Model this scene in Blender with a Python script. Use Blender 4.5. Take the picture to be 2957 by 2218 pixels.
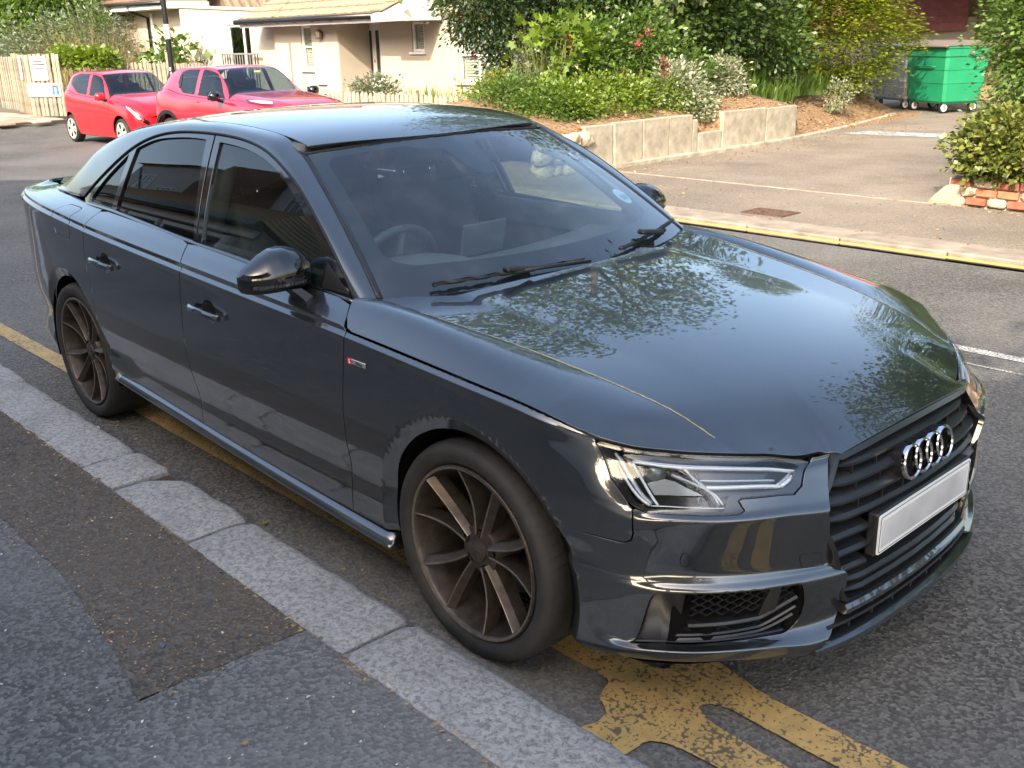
import bpy, bmesh, math, random
import numpy as np
from mathutils import Vector, Matrix, noise as mnoise
from mathutils.geometry import delaunay_2d_cdt
R_ = math.radians
for _o in list(bpy.data.objects): bpy.data.objects.remove(_o)
SC = bpy.context.scene
COL = SC.collection
# ---------------------------------------------------------------- camera
cam_d = bpy.data.cameras.new('camera'); cam = bpy.data.objects.new('camera', cam_d); COL.objects.link(cam)
CAM_O = Vector((1.95496, -2.50726, 1.70471))
_yaw, _pit, _rol = 2.396547, 0.332356, -0.0256529
_f = Vector((math.cos(_yaw)*math.cos(_pit), math.sin(_yaw)*math.cos(_pit), -math.sin(_pit)))
_r = _f.cross(Vector((0, 0, 1))).normalized(); _u = _r.cross(_f)
_r2 = _r*math.cos(_rol)+_u*math.sin(_rol); _u2 = -_r*math.sin(_rol)+_u*math.cos(_rol)
cam.matrix_world = Matrix(((_r2.x, _u2.x, -_f.x, CAM_O.x), (_r2.y, _u2.y, -_f.y, CAM_O.y), (_r2.z, _u2.z, -_f.z, CAM_O.z), (0, 0, 0, 1)))
cam_d.sensor_width = 36; cam_d.lens = 2934.07/2957*36; cam_d.clip_start = .05; cam_d.clip_end = 600
SC.camera = cam
# ---------------------------------------------------------------- daylight
SUN_EL = R_(34); SUN_DIR = Vector((.42, -.907, 0)).normalized()      # horizontal direction towards the sun
sun_v = Vector((SUN_DIR.x*math.cos(SUN_EL), SUN_DIR.y*math.cos(SUN_EL), math.sin(SUN_EL)))
W = bpy.data.worlds.new('World'); SC.world = W; W.use_nodes = True
_nt = W.node_tree; _bg = _nt.nodes['Background']
_sky = _nt.nodes.new('ShaderNodeTexSky'); _sky.sky_type = 'NISHITA'; _sky.sun_disc = False
_sky.sun_elevation = SUN_EL; _sky.sun_rotation = math.atan2(SUN_DIR.x, SUN_DIR.y)
_sky.air_density = 1.0; _sky.dust_density = 4.0; _sky.ozone_density = 1.0
_mx = _nt.nodes.new('ShaderNodeMix'); _mx.data_type = 'RGBA'; _mx.blend_type = 'MULTIPLY'; _mx.inputs[0].default_value = 1; _mx.inputs[7].default_value = (1.0, .965, .90, 1)
_nt.links.new(_sky.outputs[0], _mx.inputs[6]); _nt.links.new(_mx.outputs[2], _bg.inputs[0]); _bg.inputs[1].default_value = .15
_sl = bpy.data.lights.new('sun', 'SUN'); _sl.energy = 2.0; _sl.angle = R_(.53); _sl.color = (1.0, .90, .74)
sun = bpy.data.objects.new('sun', _sl); COL.objects.link(sun); sun.location = (20, -40, 40)
sun.rotation_euler = sun_v.to_track_quat('Z', 'Y').to_euler()
SC.view_settings.view_transform = 'Standard'; SC.view_settings.look = 'None'
SC.view_settings.exposure = 1.95; SC.view_settings.gamma = 1; SC.view_settings.use_curve_mapping = False
SC.cycles.max_bounces = 12; SC.cycles.transparent_max_bounces = 16
# ---------------------------------------------------------------- helpers
rng = random.Random(7)
def tag(o, label=None, cat=None, group=None, kind=None):
    if label: o['label'] = label
    if cat: o['category'] = cat
    if group: o['group'] = group
    if kind: o['kind'] = kind
    return o
def empty(name, loc=(0, 0, 0), rz=0, **kw):
    o = bpy.data.objects.new(name, None); COL.objects.link(o); o.location = loc; o.rotation_euler = (0, 0, rz); o.empty_display_size = .2
    return tag(o, **kw)
def mesh(name, V, F, m, parent=None, smooth=False, normals=None, **kw):
    me = bpy.data.meshes.new(name)
    me.from_pydata([tuple(map(float, v)) for v in V], [], [tuple(map(int, f)) for f in F]); 
    if m is not None:
        for q in (m if isinstance(m, (list, tuple)) else [m]): me.materials.append(q)
    if smooth: me.polygons.foreach_set('use_smooth', [True]*len(me.polygons))
    if normals is not None: me.normals_split_custom_set_from_vertices([tuple(map(float, n)) for n in normals])
    o = bpy.data.objects.new(name, me); COL.objects.link(o)
    if parent is not None: o.parent = parent
    return tag(o, **kw)
class MB:
    """collects simple solids into one mesh"""
    def __init__(s): s.V = []; s.F = []; s.M = []
    def add(s, V, F, mi=0):
        b = len(s.V); s.V += [tuple(map(float, v)) for v in V]; s.F += [tuple(int(i)+b for i in f) for f in F]; s.M += [mi]*len(F)
    def box(s, c, d, rot=None, mi=0):
        x, y, z = d[0]/2, d[1]/2, d[2]/2
        P = [Vector(p) for p in ((-x,-y,-z),(x,-y,-z),(x,y,-z),(-x,y,-z),(-x,-y,z),(x,-y,z),(x,y,z),(-x,y,z))]
        if rot is not None: P = [rot @ p for p in P]
        s.add([p+Vector(c) for p in P], [(0,3,2,1),(4,5,6,7),(0,1,5,4),(1,2,6,5),(2,3,7,6),(3,0,4,7)], mi)
    def bbox(s, c, d, b=.01, rot=None, mi=0):
        """box with chamfered edges"""
        x, y, z = d[0]/2, d[1]/2, d[2]/2; b = min(b, x*.9, y*.9, z*.9)
        bm = bmesh.new(); bmesh.ops.create_cube(bm, size=1)
        for v in bm.verts: v.co = Vector((v.co.x*2*x, v.co.y*2*y, v.co.z*2*z))
        bmesh.ops.bevel(bm, geom=bm.edges[:], offset=b, segments=1, affect='EDGES', profile=.5)
        P = [v.co.copy() for v in bm.verts]
        if rot is not None: P = [rot @ p for p in P]
        s.add([p+Vector(c) for p in P], [[v.index for v in f.verts] for f in bm.faces], mi); bm.free()
    def tube(s, pts, r, n=8, cap=True, mi=0):
        pts = [Vector(p) for p in pts]; rr = r if isinstance(r, (list, tuple)) else [r]*len(pts)
        V = []; F = []; up = None
        for i, p in enumerate(pts):
            t = (pts[min(i+1, len(pts)-1)]-pts[max(i-1, 0)]).normalized()
            if up is None:
                up = Vector((0, 0, 1)) if abs(t.z) < .9 else Vector((1, 0, 0))
            a = t.cross(up).normalized(); b = a.cross(t).normalized(); up = b
            for k in range(n):
                th = 2*math.pi*k/n; V.append(p+(a*math.cos(th)+b*math.sin(th))*rr[i])
        for i in range(len(pts)-1):
            for k in range(n): F.append((i*n+k, i*n+(k+1) % n, (i+1)*n+(k+1) % n, (i+1)*n+k))
        if cap: F.append(tuple(range(n))[::-1]); F.append(tuple((len(pts)-1)*n+k for k in range(n)))
        s.add(V, F, mi)
    def lathe(s, prof, axis='z', c=(0, 0, 0), n=24, mi=0, closed=False):
        """prof: (radius, height) list"""
        V = []; F = []; c = Vector(c)
        for r, h in prof:
            for k in range(n):
                a = 2*math.pi*k/n; p = Vector((r*math.cos(a), r*math.sin(a), h))
                if axis == 'y': p = Vector((p.x, p.z, p.y))
                if axis == 'x': p = Vector((p.z, p.x, p.y))
                V.append(c+p)
        m = len(prof)
        for i in range(m-1 if not closed else m):
            j = (i+1) % m
            for k in range(n): F.append((i*n+k, i*n+(k+1) % n, j*n+(k+1) % n, j*n+k))
        s.add(V, F, mi)
    def prism(s, poly, h0, h1, mi=0, frame=None):
        """polygon (2D list) extruded along local z; frame maps local to world"""
        n = len(poly); V = [Vector((p[0], p[1], h)) for h in (h0, h1) for p in poly]
        if frame is not None: V = [frame @ v for v in V]
        s.add(V, [tuple(range(n))[::-1], tuple(range(n, 2*n))]+[(i, (i+1) % n, n+(i+1) % n, n+i) for i in range(n)], mi)
    def build(s, name, m, parent=None, smooth=False, angle=None, **kw):
        o = mesh(name, s.V, s.F, m, parent, smooth, **kw)
        if isinstance(m, (list, tuple)) and len(m) > 1: o.data.polygons.foreach_set('material_index', s.M)
        bm = bmesh.new(); bm.from_mesh(o.data); bmesh.ops.recalc_face_normals(bm, faces=bm.faces[:]); bm.to_mesh(o.data); bm.free()
        if angle is not None:
            o.data.polygons.foreach_set('use_smooth', [True]*len(o.data.polygons)); o.data.set_sharp_from_angle(angle=R_(angle))
        return o
def dup(o, loc=None, rot=None, parent=None, scale=None):
    """a thing, its parts and their sub-parts"""
    c = o.copy(); COL.objects.link(c)
    if parent is not None: c.parent = parent
    if loc is not None: c.location = loc
    if rot is not None: c.rotation_euler = rot
    if scale is not None: c.scale = scale
    for ch in o.children: dup(ch, parent=c)
    return c
# ---------------------------------------------------------------- materials
class NT:
    def __init__(s, name):
        s.m = bpy.data.materials.new(name); s.m.use_nodes = True; s.t = s.m.node_tree; s.b = s.t.nodes['Principled BSDF']; s.out = s.t.nodes['Material Output']
    def n(s, typ, **kw):
        q = s.t.nodes.new('ShaderNode'+typ)
        for k, v in kw.items():
            if k in q.inputs.keys() if False else False: pass
            setattr(q, k, v)
        return q
    def l(s, a, b): s.t.links.new(a, b)
    def coord(s, kind='Object'):
        return s.n('TexCoord').outputs[kind]
    def noise(s, scale, detail=4, rough=.55, vec=None, dist=0):
        q = s.n('TexNoise'); q.inputs['Scale'].default_value = scale; q.inputs['Detail'].default_value = detail; q.inputs['Roughness'].default_value = rough; q.inputs['Distortion'].default_value = dist
        s.l(vec if vec is not None else s.coord(), q.inputs['Vector']); return q.outputs[0]
    def vor(s, scale, feat='F1', out=0, vec=None, rnd=1.0):
        q = s.n('TexVoronoi'); q.feature = feat; q.inputs['Scale'].default_value = scale; q.inputs['Randomness'].default_value = rnd
        s.l(vec if vec is not None else s.coord(), q.inputs['Vector']); return q.outputs[out]
    def ramp(s, fac, stops):
        q = s.n('ValToRGB'); e = q.color_ramp.elements
        while len(e) < len(stops): e.new(.5)
        for i, (p, c) in enumerate(stops):
            e[i].position = p; e[i].color = (c, c, c, 1) if isinstance(c, (int, float)) else (*c, 1)
        s.l(fac, q.inputs[0]); return q.outputs[0]
    def mix(s, fac, a, b, mode='MIX'):
        q = s.n('Mix'); q.data_type = 'RGBA'; q.blend_type = mode
        for inp, v in ((q.inputs[0], fac), (q.inputs[6], a), (q.inputs[7], b)):
            if hasattr(v, 'links') or hasattr(v, 'is_linked'): s.l(v, inp)
            else: inp.default_value = v if isinstance(v, (int, float)) and inp == q.inputs[0] else ((*v, 1) if len(v) == 3 else v)
        return q.outputs[2]
    def math(s, op, a, b=None, clamp=False):
        q = s.n('Math'); q.operation = op; q.use_clamp = clamp
        for i, v in enumerate((a, b)):
            if v is None: continue
            if hasattr(v, 'is_linked'): s.l(v, q.inputs[i])
            else: q.inputs[i].default_value = v
        return q.outputs[0]
    def bump(s, h, strength=.3, dist=.01):
        q = s.n('Bump'); q.inputs['Strength'].default_value = strength; q.inputs['Distance'].default_value = dist
        s.l(h, q.inputs['Height']); s.l(q.outputs[0], s.b.inputs['Normal']); return q
    def set(s, **kw):
        for k, v in kw.items():
            inp = s.b.inputs[k.replace('_', ' ')]
            if hasattr(v, 'is_linked'): s.l(v, inp)
            else: inp.default_value = (*v, 1) if isinstance(v, tuple) and len(v) == 3 else v
        return s
def plain(name, col, rough=.5, metal=0, spec=.5, var=.0, vscale=8, coat=0, bump=0, bscale=60):
    q = NT(name); q.set(Roughness=rough, Metallic=metal, Specular_IOR_Level=spec)
    if var:
        q.l(q.mix(q.ramp(q.noise(vscale, 5), [(.3, 0), (.7, 1)]), tuple(c*(1-var) for c in col), tuple(min(1, c*(1+var)) for c in col)), q.b.inputs['Base Color'])
    else: q.set(Base_Color=col)
    if coat: q.set(Coat_Weight=coat, Coat_Roughness=.03)
    if bump: q.bump(q.noise(bscale, 4), bump, .004)
    return q.m
def glassmat(name, tint, refl=1.0, rough=0.0, opaque=0.0, dirt=0.0):
    """thin pane: mirror reflection by Schlick, tinted see-through"""
    q = NT(name); t = q.t; t.nodes.remove(q.b)
    tr = q.n('BsdfTransparent'); tr.inputs[0].default_value = (*tint, 1)
    gl = q.n('BsdfGlossy'); gl.inputs['Roughness'].default_value = rough
    geo = q.n('NewGeometry'); dp = q.n('VectorMath'); dp.operation = 'DOT_PRODUCT'
    q.l(geo.outputs['Incoming'], dp.inputs[0]); q.l(geo.outputs['Normal'], dp.inputs[1])
    c = q.math('SUBTRACT', 1.0, q.math('ABSOLUTE', dp.outputs['Value']), True); p5 = q.math('POWER', c, 5.0)
    fr = q.math('ADD', q.math('MULTIPLY', p5, .90*refl), .075*refl, True)
    base = tr.outputs[0]
    if opaque or dirt:
        df = q.n('BsdfDiffuse'); df.inputs[0].default_value = (.25, .26, .27, 1)
        mx0 = q.n('MixShader')
        if dirt: q.l(q.math('MULTIPLY', q.ramp(q.noise(9, 6), [(.45, .2), (.75, 1)]), dirt), mx0.inputs[0])
        else: mx0.inputs[0].default_value = opaque
        q.l(base, mx0.inputs[1]); q.l(df.outputs[0], mx0.inputs[2]); base = mx0.outputs[0]
    mx = q.n('MixShader'); q.l(fr, mx.inputs[0]); q.l(base, mx.inputs[1]); q.l(gl.outputs[0], mx.inputs[2])
    q.l(mx.outputs[0], q.out.inputs[0]); return q.m
# ---------------------------------------------------------------- car materials
def paint(name, col, metal=.75, rough=.34, coat=1.0, flake=.25, dust=.0):
    q = NT(name)
    fl = q.ramp(q.noise(900, 2, .6), [(.35, 1-flake), (.7, 1+flake*.8)])
    c = q.mix(1.0, col, fl, 'MULTIPLY')
    if dust:
        d = q.math('MULTIPLY', q.ramp(q.noise(7, 7, .65), [(.42, .15), (.75, 1)]), dust); c = q.mix(d, c, (.16, .145, .12))
        q.l(q.math('ADD', q.math('MULTIPLY', d, .5), rough), q.b.inputs['Roughness']); q.l(q.math('SUBTRACT', metal, d), q.b.inputs['Metallic'])
    else: q.set(Roughness=rough, Metallic=metal)
    q.l(c, q.b.inputs['Base Color']); q.set(Coat_Weight=coat, Coat_Roughness=.015, Coat_IOR=2.0)
    return q.m
M_GREY = paint('grey_metallic_paint', (.050, .056, .062), metal=.85, rough=.30, dust=.05)
M_BLK = plain('gloss_black_trim', (.006, .006, .007), .08, coat=1)
M_PLA = plain('black_plastic', (.012, .012, .013), .42, var=.2)
M_GRILLE = plain('satin_black_plastic', (.014, .015, .017), .30, var=.25)
M_RUB = plain('tyre_rubber', (.018, .017, .016), .72, var=.35, vscale=14, bump=.25, bscale=90)
M_SEAL = plain('rubber_seal', (.004, .004, .004), .55)
M_CHR = plain('chrome', (.78, .78, .78), .07, 1)
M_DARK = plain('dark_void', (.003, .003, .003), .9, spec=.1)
M_RIM = plain('bronze_grey_alloy', (.062, .050, .043), .40, .55, var=.35, vscale=30)
M_RIMF = plain('worn_spoke_edge', (.17, .145, .125), .35, .6, var=.3, vscale=40)
M_DISC = plain('brake_steel', (.10, .10, .10), .4, .9)
M_GL_W = glassmat('windscreen_glass', (.60, .70, .70), refl=1.7, dirt=.10)
M_GL_F = glassmat('front_door_glass', (.42, .50, .46), refl=1.25)
M_GL_R = glassmat('privacy_glass', (.035, .038, .04), refl=1.25)
M_FRIT = plain('printed_glass_border', (.012, .012, .016), .35)
M_INT = plain('grey_interior_plastic', (.10, .11, .12), .6, var=.15)
M_DASH = plain('dash_top', (.13, .15, .16), .55)
M_SEAT = plain('seat_leather', (.030, .032, .036), .5, var=.2)
M_LENS = glassmat('headlamp_lens', (.94, .96, .97), refl=1.0)
M_LBLK = plain('headlamp_black', (.010, .011, .013), .18, coat=.6)
M_LWHT = plain('headlamp_light_guide', (.62, .66, .70), .16, .25, coat=.5)
M_LSIL = plain('headlamp_silver', (.42, .45, .49), .22, .6)
M_RED = plain('tail_lamp_red', (.35, .01, .012), .1, coat=1)
M_PLATE = NT('number_plate_white'); _p = M_PLATE.noise(5.0, 2); M_PLATE.l(M_PLATE.mix(M_PLATE.ramp(_p, [(.35, 0), (.65, 1)]), (.62, .63, .64), (.40, .40, .41)), M_PLATE.b.inputs['Base Color']); M_PLATE.set(Roughness=.3); M_PLATE = M_PLATE.m
M_PLATEW = plain('plate_border_white', (.74, .75, .76), .3)
# ---- car surfaces (right half, Y = outward half width; x forward, front axle at x = 0) ----
OUT = np.array([(.885,0),(.882,.12),(.872,.26),(.848,.40),(.808,.52),(.748,.64),(.665,.745),(.555,.825),(.42,.872),(.25,.893),(0,.903),(-.5,.911),(-1.0,.914),(-1.5,.913),(-2.0,.909),(-2.5,.902),(-2.82,.893),(-3.1,.874),(-3.35,.838),(-3.55,.79),(-3.7,.72),(-3.79,.62),(-3.83,.45),(-3.843,.22),(-3.846,0)])
def ncs(t, y):
    t = np.asarray(t, float); y = np.asarray(y, float); n = len(t); h = np.diff(t)
    A = np.zeros((n, n)); sh = (n,) + y.shape[1:]; b = np.zeros(sh)
    A[0, 0] = A[-1, -1] = 1
    for i in range(1, n-1):
        A[i, i-1] = h[i-1]; A[i, i] = 2*(h[i-1]+h[i]); A[i, i+1] = h[i]
        b[i] = 6*((y[i+1]-y[i])/h[i]-(y[i]-y[i-1])/h[i-1])
    M = np.linalg.solve(A, b)
    def f(x):
        x = np.asarray(x, float); i = np.clip(np.searchsorted(t, x)-1, 0, n-2)
        hh = h[i]; a = (t[i+1]-x)/hh; c = (x-t[i])/hh
        if y.ndim > 1: a = a[..., None]; c = c[..., None]; hh = hh[..., None]
        return a*y[i]+c*y[i+1]+((a**3-a)*M[i]+(c**3-c)*M[i+1])*hh**2/6
    return f
def pch(t, y):
    t = np.asarray(t, float); y = np.asarray(y, float); h = np.diff(t)
    if y.ndim > 1: h = h[:, None]
    dl = np.diff(y, axis=0)/h; m = np.zeros_like(y)
    a, b = dl[:-1], dl[1:]; ok = a*b > 0
    w1 = 2*h[1:]+h[:-1]; w2 = h[1:]+2*h[:-1]
    with np.errstate(divide='ignore', invalid='ignore'):
        m[1:-1] = np.where(ok, (w1+w2)/(w1/a+w2/b), 0)
    m[0] = dl[0]; m[-1] = dl[-1]
    def f(x):
        x = np.asarray(x, float); i = np.clip(np.searchsorted(t, x)-1, 0, len(t)-2)
        H = (t[i+1]-t[i]); u = (x-t[i])/H
        if y.ndim > 1: u = u[..., None]; H = H[..., None]
        return (2*u**3-3*u**2+1)*y[i]+(u**3-2*u**2+u)*H*m[i]+(3*u**2-2*u**3)*y[i+1]+(u**3-u**2)*H*m[i+1]
    return f
_ds = np.r_[0, np.cumsum(np.hypot(*np.diff(OUT, axis=0).T))]
_fx = ncs(_ds, OUT[:, 0]); _fy = ncs(_ds, OUT[:, 1]); SMAX = _ds[-1]
_ss = np.linspace(0, SMAX, 4001); _PX = _fx(_ss)
def s_of_x(x): return np.interp(-np.asarray(x, float), -_PX, _ss)
def outn(s):
    e = 1e-3; tx = (_fx(s+e)-_fx(s-e))/(2*e); ty = (_fy(s+e)-_fy(s-e))/(2*e); n = np.hypot(tx, ty)
    return ty/n, -tx/n
NK = 18
_ZC = pch([-3.85,-3.4,-2.957,-2.43,-1.574,-.859,-.509,-.073,.261,.45], [1.005,.995,.981,.953,.919,.892,.877,.850,.824,.780])
def _door(x, bot=.20, tuck=0.0, zt=None, yt=None):
    zc = float(_ZC(x)); 
    if zt is None: zt = zc+.085
    dt = (yt if yt is not None else .80)-float(np.interp(-x, -OUT[5:20,0], OUT[5:20,1]))
    D = [-.115,-.060,-.040,-.026,-.027,-.024,-.016,-.004,0,-.0005,-.003,-.006,-.004,-.010,-.018,-.0215, dt*.52, dt]
    Z = [bot-.015,bot,bot+.035,bot+.09,.39,.43,.47,.54,.62,.65,min(.74, zc-.075),zc-.04,zc-.014,zc-.006,zc+.001,zc+.012,zc+(zt-zc)*.62,zt]
    return D, Z
def _st():
    T = []
    def add(s, D, Z): T.append((float(s), D, Z))
    F = lambda zt, dt, b, b2, it, fb, cr, hb: (
        [-.07,-.004,.006,-.030,-.004,-.018,-.026,-.012,0,-.020, -.020+(dt+.020)*.45, -.020+(dt+.020)*.80, dt-.002, dt-.004, dt-.006, dt-.03, dt-.06, dt-.10],
        [b-.02,b,b+.03,b2,it,it+.024,fb,(fb+cr)/2,cr,hb, hb+(zt-hb)*.45, hb+(zt-hb)*.80, zt-.012,zt-.006,zt,zt+.005,zt+.008,zt+.010])
    add(0,   *F(.712,-.060,.185,.268,.385,.43,.57,.60))
    add(.30, *F(.707,-.066,.185,.268,.385,.43,.57,.60))
    add(.45, *F(.703,-.076,.188,.268,.395,.432,.585,.61))
    add(.58, *F(.724,-.085,.212,.268,.405,.45,.60,.622))
    add(.72, *F(.738,-.089,.224,.266,.412,.458,.606,.622))
    add(.85, *F(.748,-.084,.226,.264,.415,.460,.610,.626))
    D, Z = F(.760,-.060,.222,.264,.415,.455,.60,.63); D[3] = -.014; D[4] = -.004; D[5] = -.009; D[6] = -.012; D[9] = -.008
    add(.955, D, Z)
    for x, bot in ((.42,.205),(.25,.20),(0,.20),(-.3,.20)):
        D, Z = _door(x, bot)
        if x > .35: D[9:15] = [-.003,-.014,-.026,-.034,-.036,-.039]
        if x > .2: D[0:4] = [-.07,-.02,-.012,-.012]; D[4] = -.010; D[5] = -.009
        D[15] = -.03; D[16] = -.06; D[17] = -.11; Z[16] = Z[14]+.035; Z[17] = Z[14]+.055
        add(s_of_x(x), D, Z)
    for x, yt, zt in ((-.56,.802,.937),(-.80,.806,.948),(-1.25,.812,.974),(-1.65,.808,.990),(-2.1,.794,1.010),(-2.5,.776,1.017),(-2.82,.745,1.026)):
        D, Z = _door(x, .20, yt=yt, zt=zt)
        if x < -2.3: D[0:4] = [-.08,-.03,-.02,-.014]; D[4] = -.010
        add(s_of_x(x), D, Z)
    for x, yt, zt in ((-3.15,.70,1.032),(-3.4,.66,1.030),(-3.6,.60,1.026)):
        D, Z = _door(x, .22, yt=yt, zt=zt); D[0:4] = [-.08,-.03,-.012,-.006]
        if x < -3.3: D[1:4] = [-.04,-.02,-.01]
        add(s_of_x(x), D, Z)
    for s in (s_of_x(-3.79), SMAX):
        D, Z = _door(-3.6, .25, yt=.70, zt=1.035); D[0:4] = [-.10,-.05,-.03,-.015]; D[15:18] = [-.03,-.06,-.10]; D[11] = -.02
        add(s, D, Z)
    return T
_T = _st()
_sS = np.array([t[0] for t in _T])
_fD = pch(_sS, np.array([t[1] for t in _T])); _fZ = pch(_sS, np.array([t[2] for t in _T]))
_kk = np.arange(NK)
def prow(V, k):
    """monotone cubic along rows, vectorised over samples: V (n, NK), k (n,)"""
    d = np.diff(V, axis=1); m = np.zeros_like(V); a, b = d[:, :-1], d[:, 1:]
    with np.errstate(divide='ignore', invalid='ignore'):
        m[:, 1:-1] = np.where(a*b > 0, 2*a*b/(a+b), 0)
    m[:, 0] = d[:, 0]; m[:, -1] = d[:, -1]
    i = np.clip(np.floor(k).astype(int), 0, NK-2); u = k-i; r = np.arange(len(k))
    return (2*u**3-3*u**2+1)*V[r, i]+(u**3-2*u**2+u)*m[r, i]+(3*u**2-2*u**3)*V[r, i+1]+(u**3-u**2)*m[r, i+1]
def SIDE(s, k):
    """body side and bumpers: returns (n,3) with y negative (right side)"""
    s = np.atleast_1d(np.asarray(s, float)); k = np.atleast_1d(np.asarray(k, float))
    d = prow(_fD(s), k); z = prow(_fZ(s), k); nx, ny = outn(s)
    return np.stack([_fx(s)+nx*d, -(_fy(s)+ny*d), z], 1)
def k_of_z(s, z):
    """row parameter for a height on the side"""
    s = np.atleast_1d(np.asarray(s, float)); z = np.broadcast_to(np.asarray(z, float), s.shape)
    lo = np.zeros(len(s)); hi = np.full(len(s), NK-1.0)
    Zt = _fZ(s)
    for _ in range(40):
        m = (lo+hi)/2; g = prow(Zt, m) < z; lo = np.where(g, m, lo); hi = np.where(g, hi, m)
    return (lo+hi)/2
# greenhouse glass plane
_yb = pch([-3.0,-2.6,-1.8,-1.2,-.6,-.4], [.74,.775,.80,.80,.775,.76])
def yG(x, z): return _yb(x)-.36*(z-1.0)-.30*(z-1.0)**2
def GLASS(x, z, off=0.0):
    x = np.atleast_1d(np.asarray(x, float)); z = np.atleast_1d(np.asarray(z, float))
    return np.stack([x, -(yG(x, z)+off), z], 1)
# hood: feature lines (x -> y, z)
_hx = [-.62,-.40,-.20,0,.20,.40,.55,.70,.80,.86]
_hc = ncs(_hx, [.956,.942,.927,.909,.887,.857,.825,.777,.728,.688])     # centre line
_c2y = pch([-.62,-.373,-.09,.16,.32,.46,.595,.723,.80,.86], [.515,.503,.488,.474,.458,.441,.422,.398,.375,.36])
_c1y = pch([-.62,-.38,-.2,0,.17,.339,.6,.677,.86], [.755,.733,.705,.676,.655,.630,.588,.575,.54])
_c2d = pch([-.62,-.2,.3,.8,.86], [-.016,-.016,-.018,-.020,-.02])
_c1z = ncs(_hx, [.949,.936,.914,.891,.863,.826,.789,.736,.690,.66])
_crz = pch([-.62,-.45,-.2,0,.2,.4,.6,.8], [.012,.016,.019,.014,.006,0,0,0])
def sm(t): t = np.clip(t, 0, 1); return t*t*(3-2*t)
def softabs(a, e): return np.sqrt(a*a+e*e)-e
def HOODraw(x, y):
    zc = _hc(x); y2 = _c2y(x); z2 = zc+_c2d(x); y1 = _c1y(x); z1 = _c1z(x)
    ye = np.interp(x, [-.7,-.5,0,.3,.43,.9], [.90,.893,.885,.868,.84,.80]); ze = np.interp(x, [-.7,-.5,0,.3,.43,.6,.8,.9], [.895,.886,.855,.822,.785,.735,.66,.62])
    zA = zc+(z2-zc)*(y/y2)**2
    zB = z2+(z1-z2)*(y-y2)/(y1-y2)
    w = np.clip((y-y1)/(ye-y1), 0, 1.3)
    zC = z1+(ze-z1)*w**2.2+_crz(x)*4*w*(1-w)
    b = 1/(1+np.exp(-np.clip((y-y2)/.018, -40, 40))); z = zA*(1-b)+zB*b
    b = 1/(1+np.exp(-np.clip((y-y1)/.004, -40, 40))); return z*(1-b)+zC*b
_bs = np.concatenate([s_of_x(np.linspace(-.66, .40, 70)), np.linspace(1.07, .40, 60)])
_bk = np.concatenate([np.full(70, 14.35), np.full(60, 14.5)])
_BP = SIDE(_bs, _bk); _BP[:, 1] *= -1
_gy = np.linspace(.34, 0, 16); _BP = np.concatenate([_BP, np.stack([.800+.018*(1-(_gy/.364)**2), _gy, .697+.020*(1-(_gy/.364)**2)], 1)])
_BM = HOODraw(_BP[:, 0], _BP[:, 1])-_BP[:, 2]
_BL = np.concatenate([np.full(70, .05), np.linspace(.05, .13, 60), np.full(16, .10)])
def EDGE(x):
    x = np.asarray(x, float)
    return np.stack([np.interp(x, _BP[:70, 0][::1], _BP[:70, 1]), np.interp(x, _BP[:70, 0], _BP[:70, 2])], -1)
def HOOD(x, y):
    """z of the bonnet at (x, |y|); the edge curls down to the shut line"""
    x = np.asarray(x, float); y = np.abs(np.asarray(y, float)); sh = x.shape; x, y = x.ravel(), y.ravel()
    z = HOODraw(x, y); D2 = (x[:, None]-_BP[None, :, 0])**2+(y[:, None]-_BP[None, :, 1])**2
    d = np.sqrt(D2.min(1)); W_ = 1/(D2+2e-5)**2; W_ /= W_.sum(1)[:, None]
    m = W_ @ _BM; L = W_ @ _BL
    return (z-m*np.exp(-(d/L)**2)).reshape(sh)
# roof
_rc = ncs([-3.0,-2.75,-2.4,-2.0,-1.7,-1.4,-1.2,-1.092,-1.0], [1.25,1.335,1.398,1.430,1.433,1.415,1.383,1.3515,1.318])
def ROOF(x, y):
    y = np.abs(y); return _rc(x)-.055*y**2-.12*y**4
# ---------------------------------------------------------------- car body panel machinery
KS = .05                                   # row pitch used to make the (s, k) chart roughly metric
def SIDE2(a, b): return SIDE(a, np.asarray(b)/KS)
def ARCH(a, b):
    """SIDE with the flared, inward turned wheel arch bands"""
    P = SIDE2(a, b)
    for ax in (0.0, -2.82):
        r = np.hypot(P[:, 0]-ax, P[:, 2]-.327); P[:, 1] += np.where(P[:, 1] < -.6, .026*np.clip((.406-r)/.043, 0, 1.3), 0)
    return P
def HOODs(a, b):
    return np.stack([np.asarray(a, float), np.asarray(b, float), HOOD(a, b)], 1)
def ROOFs(a, b):
    a = np.asarray(a, float); b = np.asarray(b, float); return np.stack([a, b, ROOF(a, b)], 1)
def WIND(u, v):
    """windscreen chart: u across (-1..1), v from cowl to roof"""
    u = np.asarray(u, float); v = np.asarray(v, float)
    b = np.stack([-.400-.145*u*u, .745*u, .936+.008*u*u], -1); t = np.stack([-1.092-.089*u*u, .576*u, 1.3515-.0245*u*u], -1)
    P = b+(t-b)*v[..., None]; bul = 4*v*(1-v)*.016
    P[..., 2] += bul; P[..., 0] += bul*.6; return P
def REARW(u, v):
    u = np.asarray(u, float); v = np.asarray(v, float)
    t = np.stack([-2.62-.02*u*u, .555*u, ROOF(-2.62-.02*u*u, .555*u)], -1); b = np.stack([-3.36+.03*u*u, .62*u, 1.045-.006*u*u], -1)
    P = t+(b-t)*v[..., None]; P[..., 2] += 4*v*(1-v)*.02; return P
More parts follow.
